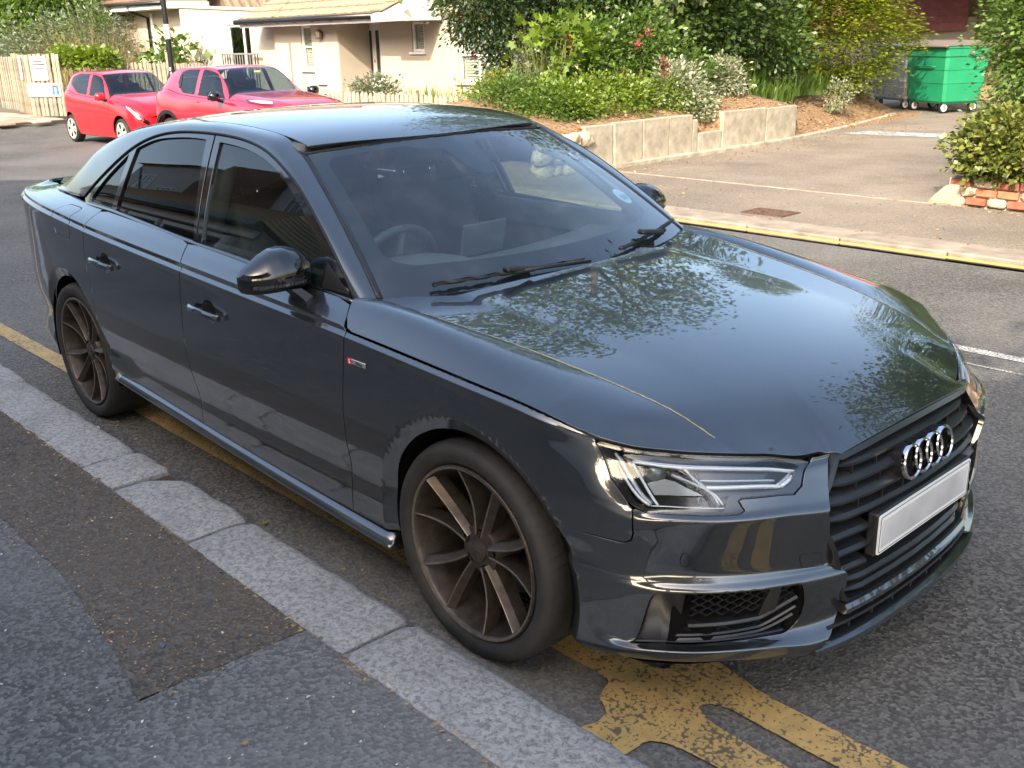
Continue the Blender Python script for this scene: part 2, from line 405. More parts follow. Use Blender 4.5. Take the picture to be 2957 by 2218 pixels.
def _clean(poly, tol=1e-5):
    out = []
    for p in poly:
        if not out or abs(p[0]-out[-1][0])+abs(p[1]-out[-1][1]) > tol: out.append((float(p[0]), float(p[1])))
    if abs(out[0][0]-out[-1][0])+abs(out[0][1]-out[-1][1]) < tol: out.pop()
    return out
def densify(poly, h, closed=True):
    out = []; n = len(poly)
    for i in range(n if closed else n-1):
        a, b = np.array(poly[i]), np.array(poly[(i+1) % n]); m = max(1, int(math.ceil(np.linalg.norm(b-a)/h)))
        for j in range(m): out.append(tuple(a+(b-a)*j/m))
    if not closed: out.append(tuple(poly[-1]))
    return out
def roundc(poly, r, n=4):
    """round every corner of a closed polygon (r may be a list)"""
    out = []; N = len(poly)
    for i in range(N):
        p, a, b = np.array(poly[i], float), np.array(poly[i-1], float), np.array(poly[(i+1) % N], float)
        q = r[i] if isinstance(r, (list, tuple)) else r
        la, lb = np.linalg.norm(a-p), np.linalg.norm(b-p); d = min(q, la*.45, lb*.45)
        if d < 1e-6: out.append(tuple(p)); continue
        s, e = p+(a-p)/la*d, p+(b-p)/lb*d
        for j in range(n+1):
            t = j/n; out.append(tuple((1-t)**2*s+2*t*(1-t)*p+t*t*e))
    return out
def pip(P, poly):
    x, y = P[:, 0], P[:, 1]; ins = np.zeros(len(P), bool); q = np.array(poly); n = len(q); j = n-1
    for i in range(n):
        xi, yi, xj, yj = q[i, 0], q[i, 1], q[j, 0], q[j, 1]
        if yi != yj:
            c = ((yi > y) != (yj > y)) & (x < (xj-xi)*(y-yi)/(yj-yi)+xi); ins ^= c
        j = i
    return ins
def dist_poly(P, poly):
    q = np.array(poly); d = np.full(len(P), 1e9)
    for i in range(len(q)):
        a, b = q[i], q[(i+1) % len(q)]; ab = b-a; L = ab@ab
        t = np.clip(((P-a)@ab)/max(L, 1e-12), 0, 1); d = np.minimum(d, np.hypot(*(P-(a+t[:, None]*ab)).T))
    return d
def panel_data(surf, outer, holes=(), h=(.03, .02), rows=None, gap=.0018, lip=.014, edge=.02, flip=None, off=0.0, extra_lip=None, extra=None):
    outer = densify(_clean(outer), edge); holes = [densify(_clean(q), edge) for q in holes]
    q = np.array(outer); a0, b0 = q.min(0); a1, b1 = q.max(0)
    aa = np.arange(a0+h[0]*.5, a1, h[0]); bb = np.arange(b0+h[1]*.5, b1, h[1]) if rows is None else np.array([r for r in rows if b0 < r < b1])
    A, B = np.meshgrid(aa, bb, indexing='ij'); P = np.stack([A.ravel(), B.ravel()], 1)
    if extra is not None:
        X = np.array(extra); dm = np.array([((P-x)**2).sum(1).min() if len(P) else 1 for x in X[:1]])
        keep = np.ones(len(P), bool)
        for x in X: keep &= np.hypot(P[:, 0]-x[0], P[:, 1]-x[1]) > .011
        P = np.concatenate([P[keep], X])
    if len(P):
        P = P[pip(P, outer)]
        for hq in holes: P = P[~pip(P, hq)]
        m = min(h[0], h[1], .012)*.45
        for lp in [outer]+holes: P = P[dist_poly(P, lp) > m]
    pts = [Vector(p) for p in outer]; loops = [list(range(len(outer)))]; edges = []
    for hq in holes:
        loops.append(list(range(len(pts), len(pts)+len(hq)))); pts += [Vector(p) for p in hq]
    for lp in loops: edges += [(lp[i], lp[(i+1) % len(lp)]) for i in range(len(lp))]
    nb = len(pts); pts += [Vector(p) for p in P]
    V, _, F, ov, _, _ = delaunay_2d_cdt(pts, edges, [], 0, 1e-7, True)
    V = np.array([tuple(v) for v in V]); F = np.array([f for f in F if len(f) == 3])
    c = V[F].mean(1); ins = pip(c, outer)
    for hq in holes: ins &= ~pip(c, hq)
    F = F[ins]
    new = {}
    for i, o in enumerate(ov):
        for k in o: new[k] = i
    loops = [[new[i] for i in lp] for lp in loops]
    loops = [[lp[i] for i in range(len(lp)) if lp[i] != lp[i-1]] for lp in loops]
    X = surf(V[:, 0], V[:, 1]); e = 2e-4
    N = np.cross(surf(V[:, 0]+e, V[:, 1])-surf(V[:, 0]-e, V[:, 1]), surf(V[:, 0], V[:, 1]+e)-surf(V[:, 0], V[:, 1]-e))
    N /= np.maximum(np.linalg.norm(N, axis=1), 1e-15)[:, None]
    sgn = 1.0 if flip is None else flip
    if flip is None:
        ctr = np.array([X[:, 0].mean(), 0, .6]); sgn = np.sign((N*(X-ctr)).sum(1).mean())
    N = N*sgn; X = X+N*off
    fn = np.cross(X[F[:, 1]]-X[F[:, 0]], X[F[:, 2]]-X[F[:, 0]]); bad = (fn*N[F[:, 0]]).sum(1) < 0; F[bad] = F[bad][:, ::-1]
    Vo = [X]; No = [N]; Fo = [tuple(f) for f in F]; base = len(X)
    if lip:
        for li, lp in enumerate(loops):
            lp = np.array(lp); n = len(lp); T = np.roll(X[lp], -1, 0)-np.roll(X[lp], 1, 0)
            to = np.cross(T, N[lp]); to /= np.maximum(np.linalg.norm(to, axis=1), 1e-12)[:, None]
            # which side is outside: test in the chart
            mid = V[lp]; nxt = np.roll(mid, -1, 0); d2 = nxt-mid; nrm = np.stack([d2[:, 1], -d2[:, 0]], 1); nrm /= np.maximum(np.linalg.norm(nrm, axis=1), 1e-12)[:, None]
            tst = (mid+nxt)/2+nrm*1e-4; o = pip(tst, outer)
            for hq in holes: o &= ~pip(tst, hq)
            out2 = nrm*np.where(o, -1, 1)[:, None]
            e3 = (surf(V[lp, 0]+out2[:, 0]*1e-4, V[lp, 1]+out2[:, 1]*1e-4)-surf(V[lp, 0], V[lp, 1]))
            to *= np.where((to*e3).sum(1) < 0, -1, 1)[:, None]
            X[lp] -= to*(gap+.0012)
            L = lip if extra_lip is None else extra_lip(X[lp], lip)
            L = np.broadcast_to(np.asarray(L, float), (n,))[:, None]
            r1 = X[lp]-N[lp]*.0005+to*.0009; r2 = X[lp]-N[lp]*.0016+to*.0012; r3 = r2-N[lp]*L
            n1 = N[lp]*.75+to*.65; n1 /= np.linalg.norm(n1, axis=1)[:, None]
            for r, nn in ((r1, n1), (r2, to), (r3, to)): Vo.append(r); No.append(nn)
            ring = [lp, base+np.arange(n), base+n+np.arange(n), base+2*n+np.arange(n)]; base += 3*n
            for k in range(3):
                a, b = ring[k], ring[k+1]
                for i in range(n):
                    j = (i+1) % n; f = (a[i], a[j], b[j], b[i]); 
                    Fo.append(f)
    Vo = np.concatenate(Vo); No = np.concatenate(No)
    # orient lip quads with their normals
    Fx = []
    for f in Fo:
        if len(f) == 4:
            p = Vo[list(f)]; g = np.cross(p[1]-p[0], p[2]-p[1]); 
            if g @ (No[f[2]]) < 0: f = f[::-1]
        Fx.append(tuple(int(i) for i in f))
    return Vo, Fx, No
def mirror(D): V, F, N = D; m = np.array([1, -1, 1]); return V*m, [f[::-1] for f in F], N*m
def emit(name, D, m, parent, both=True, **kw):
    o = mesh(name, D[0], D[1], m, parent, True, D[2], **kw)
    if both: V, F, N = mirror(D); mesh(name, V, F, m, parent, True, N, **kw)
    return o
def XZ(pts):
    a = np.array(pts, float); s = s_of_x(a[:, 0]); return [(float(p), float(q)*KS) for p, q in zip(s, k_of_z(s, a[:, 1]))]
def SK(pts): return [(p, q*KS) for p, q in pts]
def spl(pts, n=6):
    """smooth open curve through points"""
    p = np.array(pts, float); t = np.r_[0, np.cumsum(np.linalg.norm(np.diff(p, axis=0), axis=1))]; f = ncs(t, p)
    return [tuple(q) for q in f(np.linspace(0, t[-1], (len(p)-1)*n+1))]
def arc(cx, cz, r, a0, a1, n=20): return [(cx+r*math.cos(R_(a0+(a1-a0)*i/n)), cz+r*math.sin(R_(a0+(a1-a0)*i/n))) for i in range(n+1)]
ROWS = [r*KS for r in (.15,.3,.5,.75,.9,1,1.1,1.25,1.5,1.75,2,2.25,2.5,2.75,2.9,3,3.1,3.3,3.6,3.85,4,4.15,4.3,4.5,4.7,4.85,5,5.15,5.4,5.7,5.9,6,6.15,6.4,6.7,7,7.25,7.5,7.7,7.85,8,8.15,8.3,8.5,8.7,8.85,9,9.15,9.4,9.7,10,10.3,10.6,10.85,11,11.2,11.4,11.6,11.8,11.9,12,12.1,12.2,12.35,12.5,12.65,12.8,12.9,13,13.1,13.2,13.35,13.5,13.65,13.8,13.9,14,14.1,14.2,14.4,14.6,14.8,15,15.2,15.45,15.7,15.85,16,16.2,16.4,16.6,16.8)]
def sweep(path, prof, closed=False, ups=None):
    """profile (list of (out, up)) swept along a 3-D path; ups gives the local 'out' direction per point"""
    P = np.array(path, float); n = len(P); m = len(prof); V = []; F = []
    for i in range(n):
        t = P[(i+1) % n if closed else min(i+1, n-1)]-P[i-1 if closed or i > 0 else 0]; t /= np.linalg.norm(t)
        o = np.array(ups[i] if ups is not None else (0, -1, 0), float); o -= t*(o@t); o /= np.linalg.norm(o); u = np.cross(t, o)
        if u[2] < 0: u = -u
        for a, b in prof: V.append(P[i]+o*a+u*b)
    for i in range(n if closed else n-1):
        j = (i+1) % n
        for k in range(m): F.append((i*m+k, i*m+(k+1) % m, j*m+(k+1) % m, j*m+k))
    if not closed: F.append(tuple(range(m))[::-1]); F.append(tuple((n-1)*m+k for k in range(m)))
    return V, F
def text(name, s, size, m, parent, loc, rot, ext=.0005, align='CENTER', sx=1):
    c = bpy.data.curves.new(name, 'FONT'); c.body = s; c.size = size; c.extrude = ext; c.align_x = align; c.align_y = 'CENTER'; c.resolution_u = 2
    o = bpy.data.objects.new(name, c); COL.objects.link(o); dg = bpy.context.evaluated_depsgraph_get(); me = bpy.data.meshes.new_from_object(o.evaluated_get(dg)); bpy.data.objects.remove(o)
    me.materials.clear(); me.materials.append(m); o = bpy.data.objects.new(name, me); COL.objects.link(o); o.parent = parent; o.location = loc; o.rotation_euler = rot; o.scale = (sx, 1, 1); return o
# ---------------------------------------------------------------- ground materials
def tarmac(name, c0, c1, speck=.5, spk_col=(.42, .42, .41), brown=0, big=.5, rough=.85, bump=.5):
    q = NT(name); v = q.coord()
    agg = q.vor(95, out=1, vec=v); ag = q.n('SeparateColor'); q.l(agg, ag.inputs[0])
    c = q.mix(q.ramp(ag.outputs[0], [(.2, 0), (.9, 1)]), c0, c1)
    c = q.mix(q.math('MULTIPLY', q.ramp(q.noise(2.2, 6, .6, v), [(.35, 0), (.7, 1)]), big), c, tuple(x*.62 for x in c0))
    c = q.mix(q.math('MULTIPLY', q.ramp(q.noise(.5, 4, .5, v), [(.4, 0), (.65, 1)]), .35), c, tuple(min(1, x*1.5) for x in c1))
    if brown: c = q.mix(q.math('MULTIPLY', q.ramp(q.noise(38, 5, .7, v), [(.46, 0), (.62, 1)]), brown), c, (.115, .085, .06))
    d = q.vor(26, out=0, vec=v); sp = q.ramp(d, [(.05, 1), (.10, 0)]); sel = q.vor(26, out=1, vec=v); sg = q.n('SeparateColor'); q.l(sel, sg.inputs[0])
    c = q.mix(q.math('MULTIPLY', sp, q.math('GREATER_THAN', sg.outputs[1], 1-speck*.5)), c, spk_col)
    q.l(c, q.b.inputs['Base Color']); q.set(Roughness=rough, Specular_IOR_Level=.35)
    hgt = q.math('ADD', q.vor(95, out=0, vec=v), q.math('MULTIPLY', q.noise(220, 2, .5, v), .5)); q.bump(hgt, bump, .006)
    return q.m
M_ROAD = tarmac('road_asphalt', (.055, .053, .050), (.165, .155, .140), .5, (.40, .38, .34), big=.3)
M_PAVE = tarmac('pavement_asphalt', (.066, .065, .064), (.175, .170, .165), .55, (.52, .52, .50), big=.45)
M_PAVE2 = tarmac('pavement_old_asphalt', (.048, .042, .037), (.135, .120, .102), .30, (.33, .27, .20), brown=.75, big=.3)
M_PAVE3 = tarmac('pavement_new_asphalt', (.072, .071, .070), (.185, .182, .176), .85, (.60, .60, .57), big=.25)
M_FPAVE = tarmac('far_pavement_asphalt', (.13, .108, .086), (.27, .228, .182), .7, (.55, .49, .40), brown=.2, big=.35)
M_DRIVE = tarmac('drive_asphalt', (.14, .116, .093), (.285, .242, .195), .6, (.55, .49, .40), brown=.15, big=.45)
def paintmat(name, col, thr=.50, wear=.8):
    q = NT(name); n = q.noise(60, 5, .65); n2 = q.noise(5, 4, .6); n3 = q.vor(95, out=0)
    w = q.ramp(q.math('ADD', q.math('MULTIPLY', n, .55), q.math('ADD', q.math('MULTIPLY', n2, .35), q.math('MULTIPLY', n3, .35))), [(thr+.09, 0), (thr+.14, 1)])
    c = q.mix(q.ramp(q.noise(22, 5), [(.3, 0), (.7, 1)]), tuple(x*.78 for x in col), col)
    c = q.mix(q.math('MULTIPLY', q.ramp(q.noise(9, 6, .7), [(.5, 0), (.72, 1)]), .55), c, tuple(x*.45 for x in col))
    q.l(q.mix(q.math('MULTIPLY', w, wear), c, (.055, .053, .05)), q.b.inputs['Base Color']); q.set(Roughness=.7); q.bump(n, .35, .004); return q.m
M_YEL = paintmat('yellow_road_paint', (.52, .345, .125), .58); M_YELF = paintmat('far_yellow_paint', (.62, .44, .10), .72); M_WHT = paintmat('white_road_paint', (.62, .60, .55), .52)
def granite(name):
    q = NT(name); v = q.coord(); a = q.noise(55, 6, .75, v, .6); b = q.vor(120, out=1, vec=v); sb = q.n('SeparateColor'); q.l(b, sb.inputs[0])
    c = q.mix(q.ramp(a, [(.42, 0), (.55, 1)]), (.17, .165, .16), (.39, .385, .38))
    c = q.mix(q.math('MULTIPLY', sb.outputs[0], .35), c, (.45, .45, .44)); c = q.mix(q.math('MULTIPLY', q.ramp(q.noise(4, 5, .6, v), [(.45, 0), (.7, 1)]), .4), c, (.12, .11, .10))
    q.l(c, q.b.inputs['Base Color']); q.set(Roughness=.75); q.bump(a, .7, .010); return q.m
M_GRAN = granite('granite')
M_CONC = plain('weathered_concrete', (.33, .29, .22), .9, var=.35, vscale=7, bump=.4, bscale=30)
M_CONCK = plain('concrete_kerb', (.27, .225, .175), .9, var=.3, vscale=5, bump=.3, bscale=60)
M_DIRT = plain('joint_dirt', (.075, .050, .032), 1, var=.5, vscale=50, bump=.6, bscale=80)
def sheet(name, poly, z, m, **kw):
    bm = bmesh.new(); f = bm.faces.new([bm.verts.new((x, y, z)) for x, y in poly]); bm.normal_update()
    if f.normal.z < 0: bmesh.ops.reverse_faces(bm, faces=[f])
    bmesh.ops.triangulate(bm, faces=bm.faces[:]); me = bpy.data.meshes.new(name); bm.to_mesh(me); bm.free(); me.materials.append(m)
    o = bpy.data.objects.new(name, me); COL.objects.link(o); return tag(o, **kw)
ST = dict(kind='structure')
NK_ = .088                                      # near pavement height
sheet('ground', [(-300, -300), (300, -300), (300, 300), (-300, 300)], -.34, plain('earth_ground', (.12, .10, .07), 1, var=.3, vscale=.4), **ST)
def road_z(x, y):
    f = sm((x+24.5)/3.0)*(1-sm((x+10.8)/3.6))*sm((y-.8)/4.0); return -.272*f
_gx = np.r_[-120, -60, np.arange(-30, -5.9, .5), 0, 20, 90]; _gy = np.r_[-1.0, np.arange(-.5, 9.7, .5), 9.8]; V = []; F = []
for i, x in enumerate(_gx):
    for j, y in enumerate(_gy): V.append((x, y, float(road_z(x, y))))
for i in range(len(_gx)-1):
    for j in range(len(_gy)-1):
        yc, xc = (_gy[j]+_gy[j+1])/2, (_gx[i]+_gx[i+1])/2
        if yc < 5.0 or -23.6 < xc < -8.6: F.append((i*len(_gy)+j, (i+1)*len(_gy)+j, (i+1)*len(_gy)+j+1, i*len(_gy)+j+1))
mesh('road', V, F, M_ROAD, None, True, **ST)
sheet('pavement', [(-60, -1.225), (40, -1.225), (40, -5.6), (-60, -5.6)], NK_-.004, M_PAVE, **ST)
wob = lambda pts, a, n, seed: [(x+a*mnoise.noise((i*.7, seed, 0)), y+a*mnoise.noise((i*.7, seed, 5))) for i, (x, y) in enumerate(densify(pts, n))]
sheet('pavement_patch', wob([(-9, -1.228), (-.34, -1.228), (-.36, -1.72), (-.63, -1.67), (-1.18, -1.61), (-1.58, -1.61), (-9, -1.58)], .012, .05, 3), NK_, M_PAVE2, **ST)
sheet('pavement_repair', wob([(-.335, -1.228), (3.5, -1.228), (3.5, -3.6), (-.05, -3.6), (-.30, -2.05), (-.365, -1.73)], .008, .06, 9), NK_, M_PAVE3, **ST)
# near kerb of granite stones
KB = empty('kerb', (0, 0, 0), kind='structure')
_jx = [-5.6, -4.35, -3.37, -2.04, -1.73, -1.11, -.165, .80, 1.75, 2.7, 3.6]
_lx = -5.6
while _lx > -16: _jx.insert(0, _lx-rng.uniform(.75, 1.3)); _lx = _jx[0]
for i in range(len(_jx)-1):
    x0, x1 = _jx[i]+.007, _jx[i+1]-.007; nx = max(4, int((x1-x0)/.035)); ny = 8; V = []; F = []
    if x0 < -6: nx = 6
    tilt = rng.uniform(-.004, .004); dz = rng.uniform(-.003, .004); oy = rng.uniform(-.008, .008)
    prof = [(-1.225, -.12), (-1.225, .082), (-1.221, .086), (-1.212, .088), (-1.15, .089), (-1.09, .089), (-1.03, .088), (-.995, .085), (-.978, .078), (-.970, .064), (-.966, .03), (-.966, -.12)]
    for a in range(nx+1):
        x = x0+(x1-x0)*a/nx; en = min(1, min(a, nx-a)*(x1-x0)/nx/.03); rd = .012*(1-en)**2
        for j, (y, z) in enumerate(prof):
            k = mnoise.noise((x*9+i*7, y*9, 1)); k2 = mnoise.noise((x*30, y*30+i, 4))
            top = 1 if 2 <= j <= 9 else 0; out = 1 if j >= 7 else .35 if j <= 2 else 0
            V.append((x, y+oy+(.007*k+.004*k2)*out-(rd if j >= 6 else -rd*.4 if j <= 3 else 0), z+dz+tilt*(a/nx*2-1)+(.0025*k+.0015*k2)*top-rd*top*.8))
    m = len(prof)
    for a in range(nx):
        for j in range(m-1): F.append((a*m+j, (a+1)*m+j, (a+1)*m+j+1, a*m+j+1))
    F += [tuple(range(m)), tuple(nx*m+j for j in range(m))[::-1]]
    # the chipped corner at the short stone
    if i < len(_jx)-1 and abs(_jx[i]+1.73) < .01:
        V = [(x+.05*max(0, 1-math.hypot(x-x0, (y+.965))/.10), y-.045*max(0, 1-math.hypot(x-x0, (y+.965))/.13), z-.035*max(0, 1-math.hypot(x-x0, y+.965)/.09) if z > 0 else z) for x, y, z in V]
    b = MB(); b.add(V, F); b.build('kerb_stone', M_GRAN, KB, angle=50)
jd = MB(); jd.box((-6, -1.10, .02), (20.5, .23, .085)); jd.build('kerb_joint_dirt', M_DIRT, KB)
# markings on the near side
sheet('yellow_line', wob([(-60, -.705), (.30, -.705), (.30, -.605), (-60, -.605)] if False else [(-30, -.70), (.36, -.70), (.36, -.60), (-30, -.60)], .006, .08, 2), .004, M_YEL, **ST)
blob = spl([(.36, -.60), (.44, -.585), (.485, -.50), (.50, -.455), (.56, -.44), (.62, -.465)], 5)
T = [(.30, -.595), (.40, -.575), (.455, -.56), (.43, -.47), (.46, -.42), (.57, -.43), (.70, -.462), (4, -.46), (4, -.575), (.80, -.58), (.68, -.575), (.63, -.59), (.615, -.63), (.66, -.655), (.78, -.665), (4, -.665), (4, -.785), (.76, -.785), (.645, -.80), (.60, -.835), (.605, -.93), (.44, -.935), (.47, -.86), (.455, -.81), (.40, -.785), (.385, -.745), (.37, -.705), (.30, -.705)]
sheet('yellow_line', wob(roundc(T, .05), .006, .04, 6), .0085, M_YEL, **ST)
sheet('centre_line', wob([(-.9, 2.90), (3.2, 2.90), (3.2, 2.985), (-.9, 2.985)], .006, .08, 4), .004, M_WHT, **ST)
sheet('centre_line', [(-6.6, 2.90), (-4.2, 2.90), (-4.2, 2.985), (-6.6, 2.985)], .004, M_WHT, **ST)
sheet('thin_white_line', wob([(-.6, 2.690), (3, 2.690), (3, 2.712), (-.6, 2.712)], .006, .05, 7), .004, M_WHT, **ST)
# far side: yellow line, kerb stones, pavement, drive
sheet('far_yellow_line', wob([(-8.4, 5.105), (14, 5.105), (14, 5.175), (-8.4, 5.175)], .008, .2, 5), .0045, M_YELF, **ST)
FK = empty('far_kerb', (0, 0, 0), kind='structure')
xk = -8.4
while xk < 8:
    L = rng.choice([.9, .9, .6, .92]); b = MB(); b.bbox((xk+L/2, 5.44, -.01+rng.uniform(-.004, .004)), (L-.012, .40, .07), .012); b.build('kerb_stone', M_CONCK, FK); xk += L
b = MB(); b.box((-.2, 5.44, -.02), (16.4, .36, .05)); b.build('kerb_joint_dirt', M_DIRT, FK)
sheet('far_pavement', [(-8.6, 5.645), (20, 5.645), (20, 7.36), (-8.6, 7.36)], .018, M_FPAVE, **ST)
sheet('drive', [(-7.0, 7.36), (-2.45, 7.36), (-2.45, 8.5), (-2.9, 12), (-3.4, 22), (-9.6, 22), (-9.4, 17), (-7.6, 16), (-7.05, 12)], .014, M_DRIVE, **ST)
DE = empty('drive_edging', (0, 0, 0), kind='structure')
V, F = sweep([(x, 7.35+.02*mnoise.noise((x*3, 2, 1)), .02) for x in np.linspace(-6.95, -2.4, 40)], [(-.022, -.01), (-.018, .006), (.018, .006), (.022, -.01)], ups=[(0, -1, 0)]*40); mesh('threshold_strip', V, F, M_CONCK, DE)
V, F = sweep([(x, y, .03) for x, y in spl([(-6.98, 6.9), (-6.90, 9), (-6.93, 11.9), (-7.15, 13.5), (-7.40, 15), (-7.75, 16.6)], 8)], [(-.05, -.06), (-.05, .035), (-.03, .05), (.03, .05), (.05, .03), (.05, -.06)], ups=[(1, 0, 0)]*41); mesh('edging_kerb', V, F, M_CONC, DE)
sheet('faded_paint_patch', wob([(-6.9, 13.1), (-5.3, 13.3), (-5.1, 13.9), (-6.7, 13.75)], .08, .15, 3), .0185, plain('faded_blue_paint', (.30, .34, .34), .9, var=.5, vscale=12), **ST)
# brick-paved strip at the far left
M_PBR = plain('paving_brick_red', (.36, .22, .17), .9, var=.3, vscale=3, bump=.3); M_PBR2 = plain('paving_brick_buff', (.46, .36, .27), .9, var=.3, vscale=3)
BP_ = empty('brick_pavement', (0, 0, 0), kind='structure'); b = MB(); b.box((-34, 6.0, .0), (21, 1.72, .03)); b.build('paving_bed', M_DIRT, BP_)
_bm = []
for mm in (M_PBR, M_PBR2): q = MB(); q.bbox((0, 0, 0), (.585, .385, .05), .012); o = q.build('paving_slab', mm, BP_); _bm.append(o)
first = [True, True]
for r in range(4):
    for c in range(30):
        x = -27.8+c*.60+(.3 if r % 2 else 0)-3.0; 
        if x > -23.4: continue
        k = 1 if rng.random() < .22 else 0
        o = _bm[k] if first[k] else _bm[k].copy()
        if not first[k]: COL.objects.link(o)
        first[k] = False; o.location = (x, 5.36+r*.40, .012+rng.uniform(-.003, .003))
# iron gully cover in the far pavement
GC = empty('drain_cover', (-3.48, 5.93, .022), label='rusty rectangular iron drain cover set in the far pavement', cat='drain cover')
b = MB(); b.box((0, 0, 0), (.46, .32, .012)); b.build('cover_plate', plain('rusty_iron', (.13, .075, .05), .8, .3, var=.4, vscale=20), GC)
for i in range(5):
    for j in range(3): 
        b = MB(); b.bbox((-.17+.085*i, -.09+.09*j, .008), (.06, .035, .008), .004, Matrix.Rotation(R_(35 if (i+j) % 2 else -35), 3, 'Z')); b.build('cover_stud', bpy.data.materials['rusty_iron'], GC)
# ---------------------------------------------------------------- building materials
def render_wall(name, col, var=.06):
    q = NT(name); n = q.noise(1.3, 6, .6); c = q.mix(q.ramp(n, [(.35, 0), (.7, 1)]), tuple(x*(1-var) for x in col), col)
    c = q.mix(q.math('MULTIPLY', q.ramp(q.noise(14, 5, .7), [(.45, 0), (.8, 1)]), .18), c, tuple(x*.72 for x in col)); q.l(c, q.b.inputs['Base Color']); q.set(Roughness=.92); q.bump(q.noise(120, 4), .25, .004); return q.m
M_CREAM = render_wall('cream_render', (.46, .40, .325)); M_WREND = render_wall('white_render', (.50, .50, .49)); M_UPVC = plain('white_frame', (.78, .77, .74), .35)
M_ROOFT = NT('buff_roof_tile'); _q = M_ROOFT; _q.l(_q.mix(_q.ramp(_q.noise(18, 6, .7), [(.35, 0), (.68, 1)]), (.20, .155, .105), (.40, .31, .20)), _q.b.inputs['Base Color']); _q.set(Roughness=.9); _q.bump(_q.noise(40, 4), .4, .01); M_ROOFT = _q.m
M_BROWNT = plain('brown_clay_tile', (.19, .105, .068), .85, var=.35, vscale=10, bump=.5); M_SANDT = plain('sandy_roof_tile', (.34, .245, .15), .9, var=.45, vscale=26, bump=.5)
M_GUT = plain('black_gutter', (.012, .012, .013), .35); M_BRICKR = plain('orange_soldier_brick', (.50, .15, .07), .85, var=.25, vscale=6); M_MORT = plain('mortar', (.42, .38, .32), .95)
M_PANE = glassmat('house_glass', (.30, .34, .34), refl=1.3); M_PANEC = glassmat('clear_house_glass', (.86, .88, .86), refl=1.0); M_ROOM = plain('dark_room', (.035, .035, .035), .9); M_SHUT = plain('shutter_white', (.62, .63, .56), .5)
M_OAK = [plain('fence_plank_%s' % n, c, .95, var=.35, vscale=6, bump=.5, bscale=25) for n, c in (('grey', (.30, .255, .19)), ('buff', (.36, .295, .20)), ('dull', (.235, .20, .155)))]
M_TIMB = [plain('cladding_%s' % n, c, .9, var=.3, vscale=6) for n, c in (('grey', (.22, .16, .115)), ('brown', (.28, .19, .13)), ('dark', (.15, .105, .08)))]
M_BRK = [plain('brick_%s' % n, c, .9, var=.25, vscale=14, bump=.3) for n, c in (('red', (.36, .115, .065)), ('orange', (.44, .17, .09)), ('plum', (.25, .085, .06)))]
M_WOOD = plain('oiled_wood', (.42, .20, .085), .7, var=.3); M_BLKM = plain('black_metal', (.013, .013, .014), .35)
def window(parent, x0, x1, z0, z1, y, mull=(), trans=(), fr=.055, shutters=False, dep=.06, facing=-1, room=True):
    """frame with panes; facing -1 looks to -y"""
    w = empty('window', ((x0+x1)/2, y, (z0+z1)/2)); w.parent = parent; W_, H_ = x1-x0, z1-z0; f = facing
    b = MB()
    for sx in (-1, 1): b.bbox((sx*(W_/2-fr/2), f*.0, 0), (fr, dep, H_), .006)
    for sz in (-1, 1): b.bbox((0, f*.002, sz*(H_/2-fr/2)), (W_-2*fr+.004, dep-.004, fr), .006)
    for m in mull: b.bbox((m, f*.002, 0), (fr*.9, dep-.006, H_-2*fr+.004), .006)
    for t in trans: b.bbox((0, f*.001, t), (W_-2*fr+.004, dep-.02, fr*.5), .004)
    b.build('frame', M_UPVC, w)
    b = MB(); b.bbox((0, f*.05, -H_/2-.025), (W_+.10, .14, .04), .008); b.build('sill', M_UPVC, w)
    edges = [-W_/2+fr]+sorted(mull)+[W_/2-fr]
    for a, c in zip(edges[:-1], edges[1:]): b = MB(); b.box(((a+c)/2, -f*.004, 0), (c-a-.002, .006, H_-2*fr)); b.build('pane', M_PANEC if shutters else M_PANE, w)
    if shutters:
        for a, c in zip(edges[:-1], edges[1:]):
            n = max(6, int(H_/.055)); cw = (c-a)
            for i in range(n):
                b = MB(); b.box(((a+c)/2, -f*.055, -H_/2+fr+(i+.5)*(H_-2*fr)/n), (cw-.05, .012, (H_-2*fr)/n*.86), Matrix.Rotation(R_(f*28), 3, 'X')); b.build('shutter_slat', M_SHUT, w)
            b = MB()
            for s in (-1, 1): b.box(((a+c)/2+s*(cw/2-.022), -f*.055, 0), (.045, .03, H_-2*fr))
            b.box(((a+c)/2, -f*.055, .02*H_), (cw-.09, .03, .06)); b.build('shutter_stile', M_SHUT, w)
    if room: b = MB(); b.box((0, -f*.13, 0), (W_-.02, .01, H_-.02)); b.build('room_backing', M_ROOM, w)
    return w
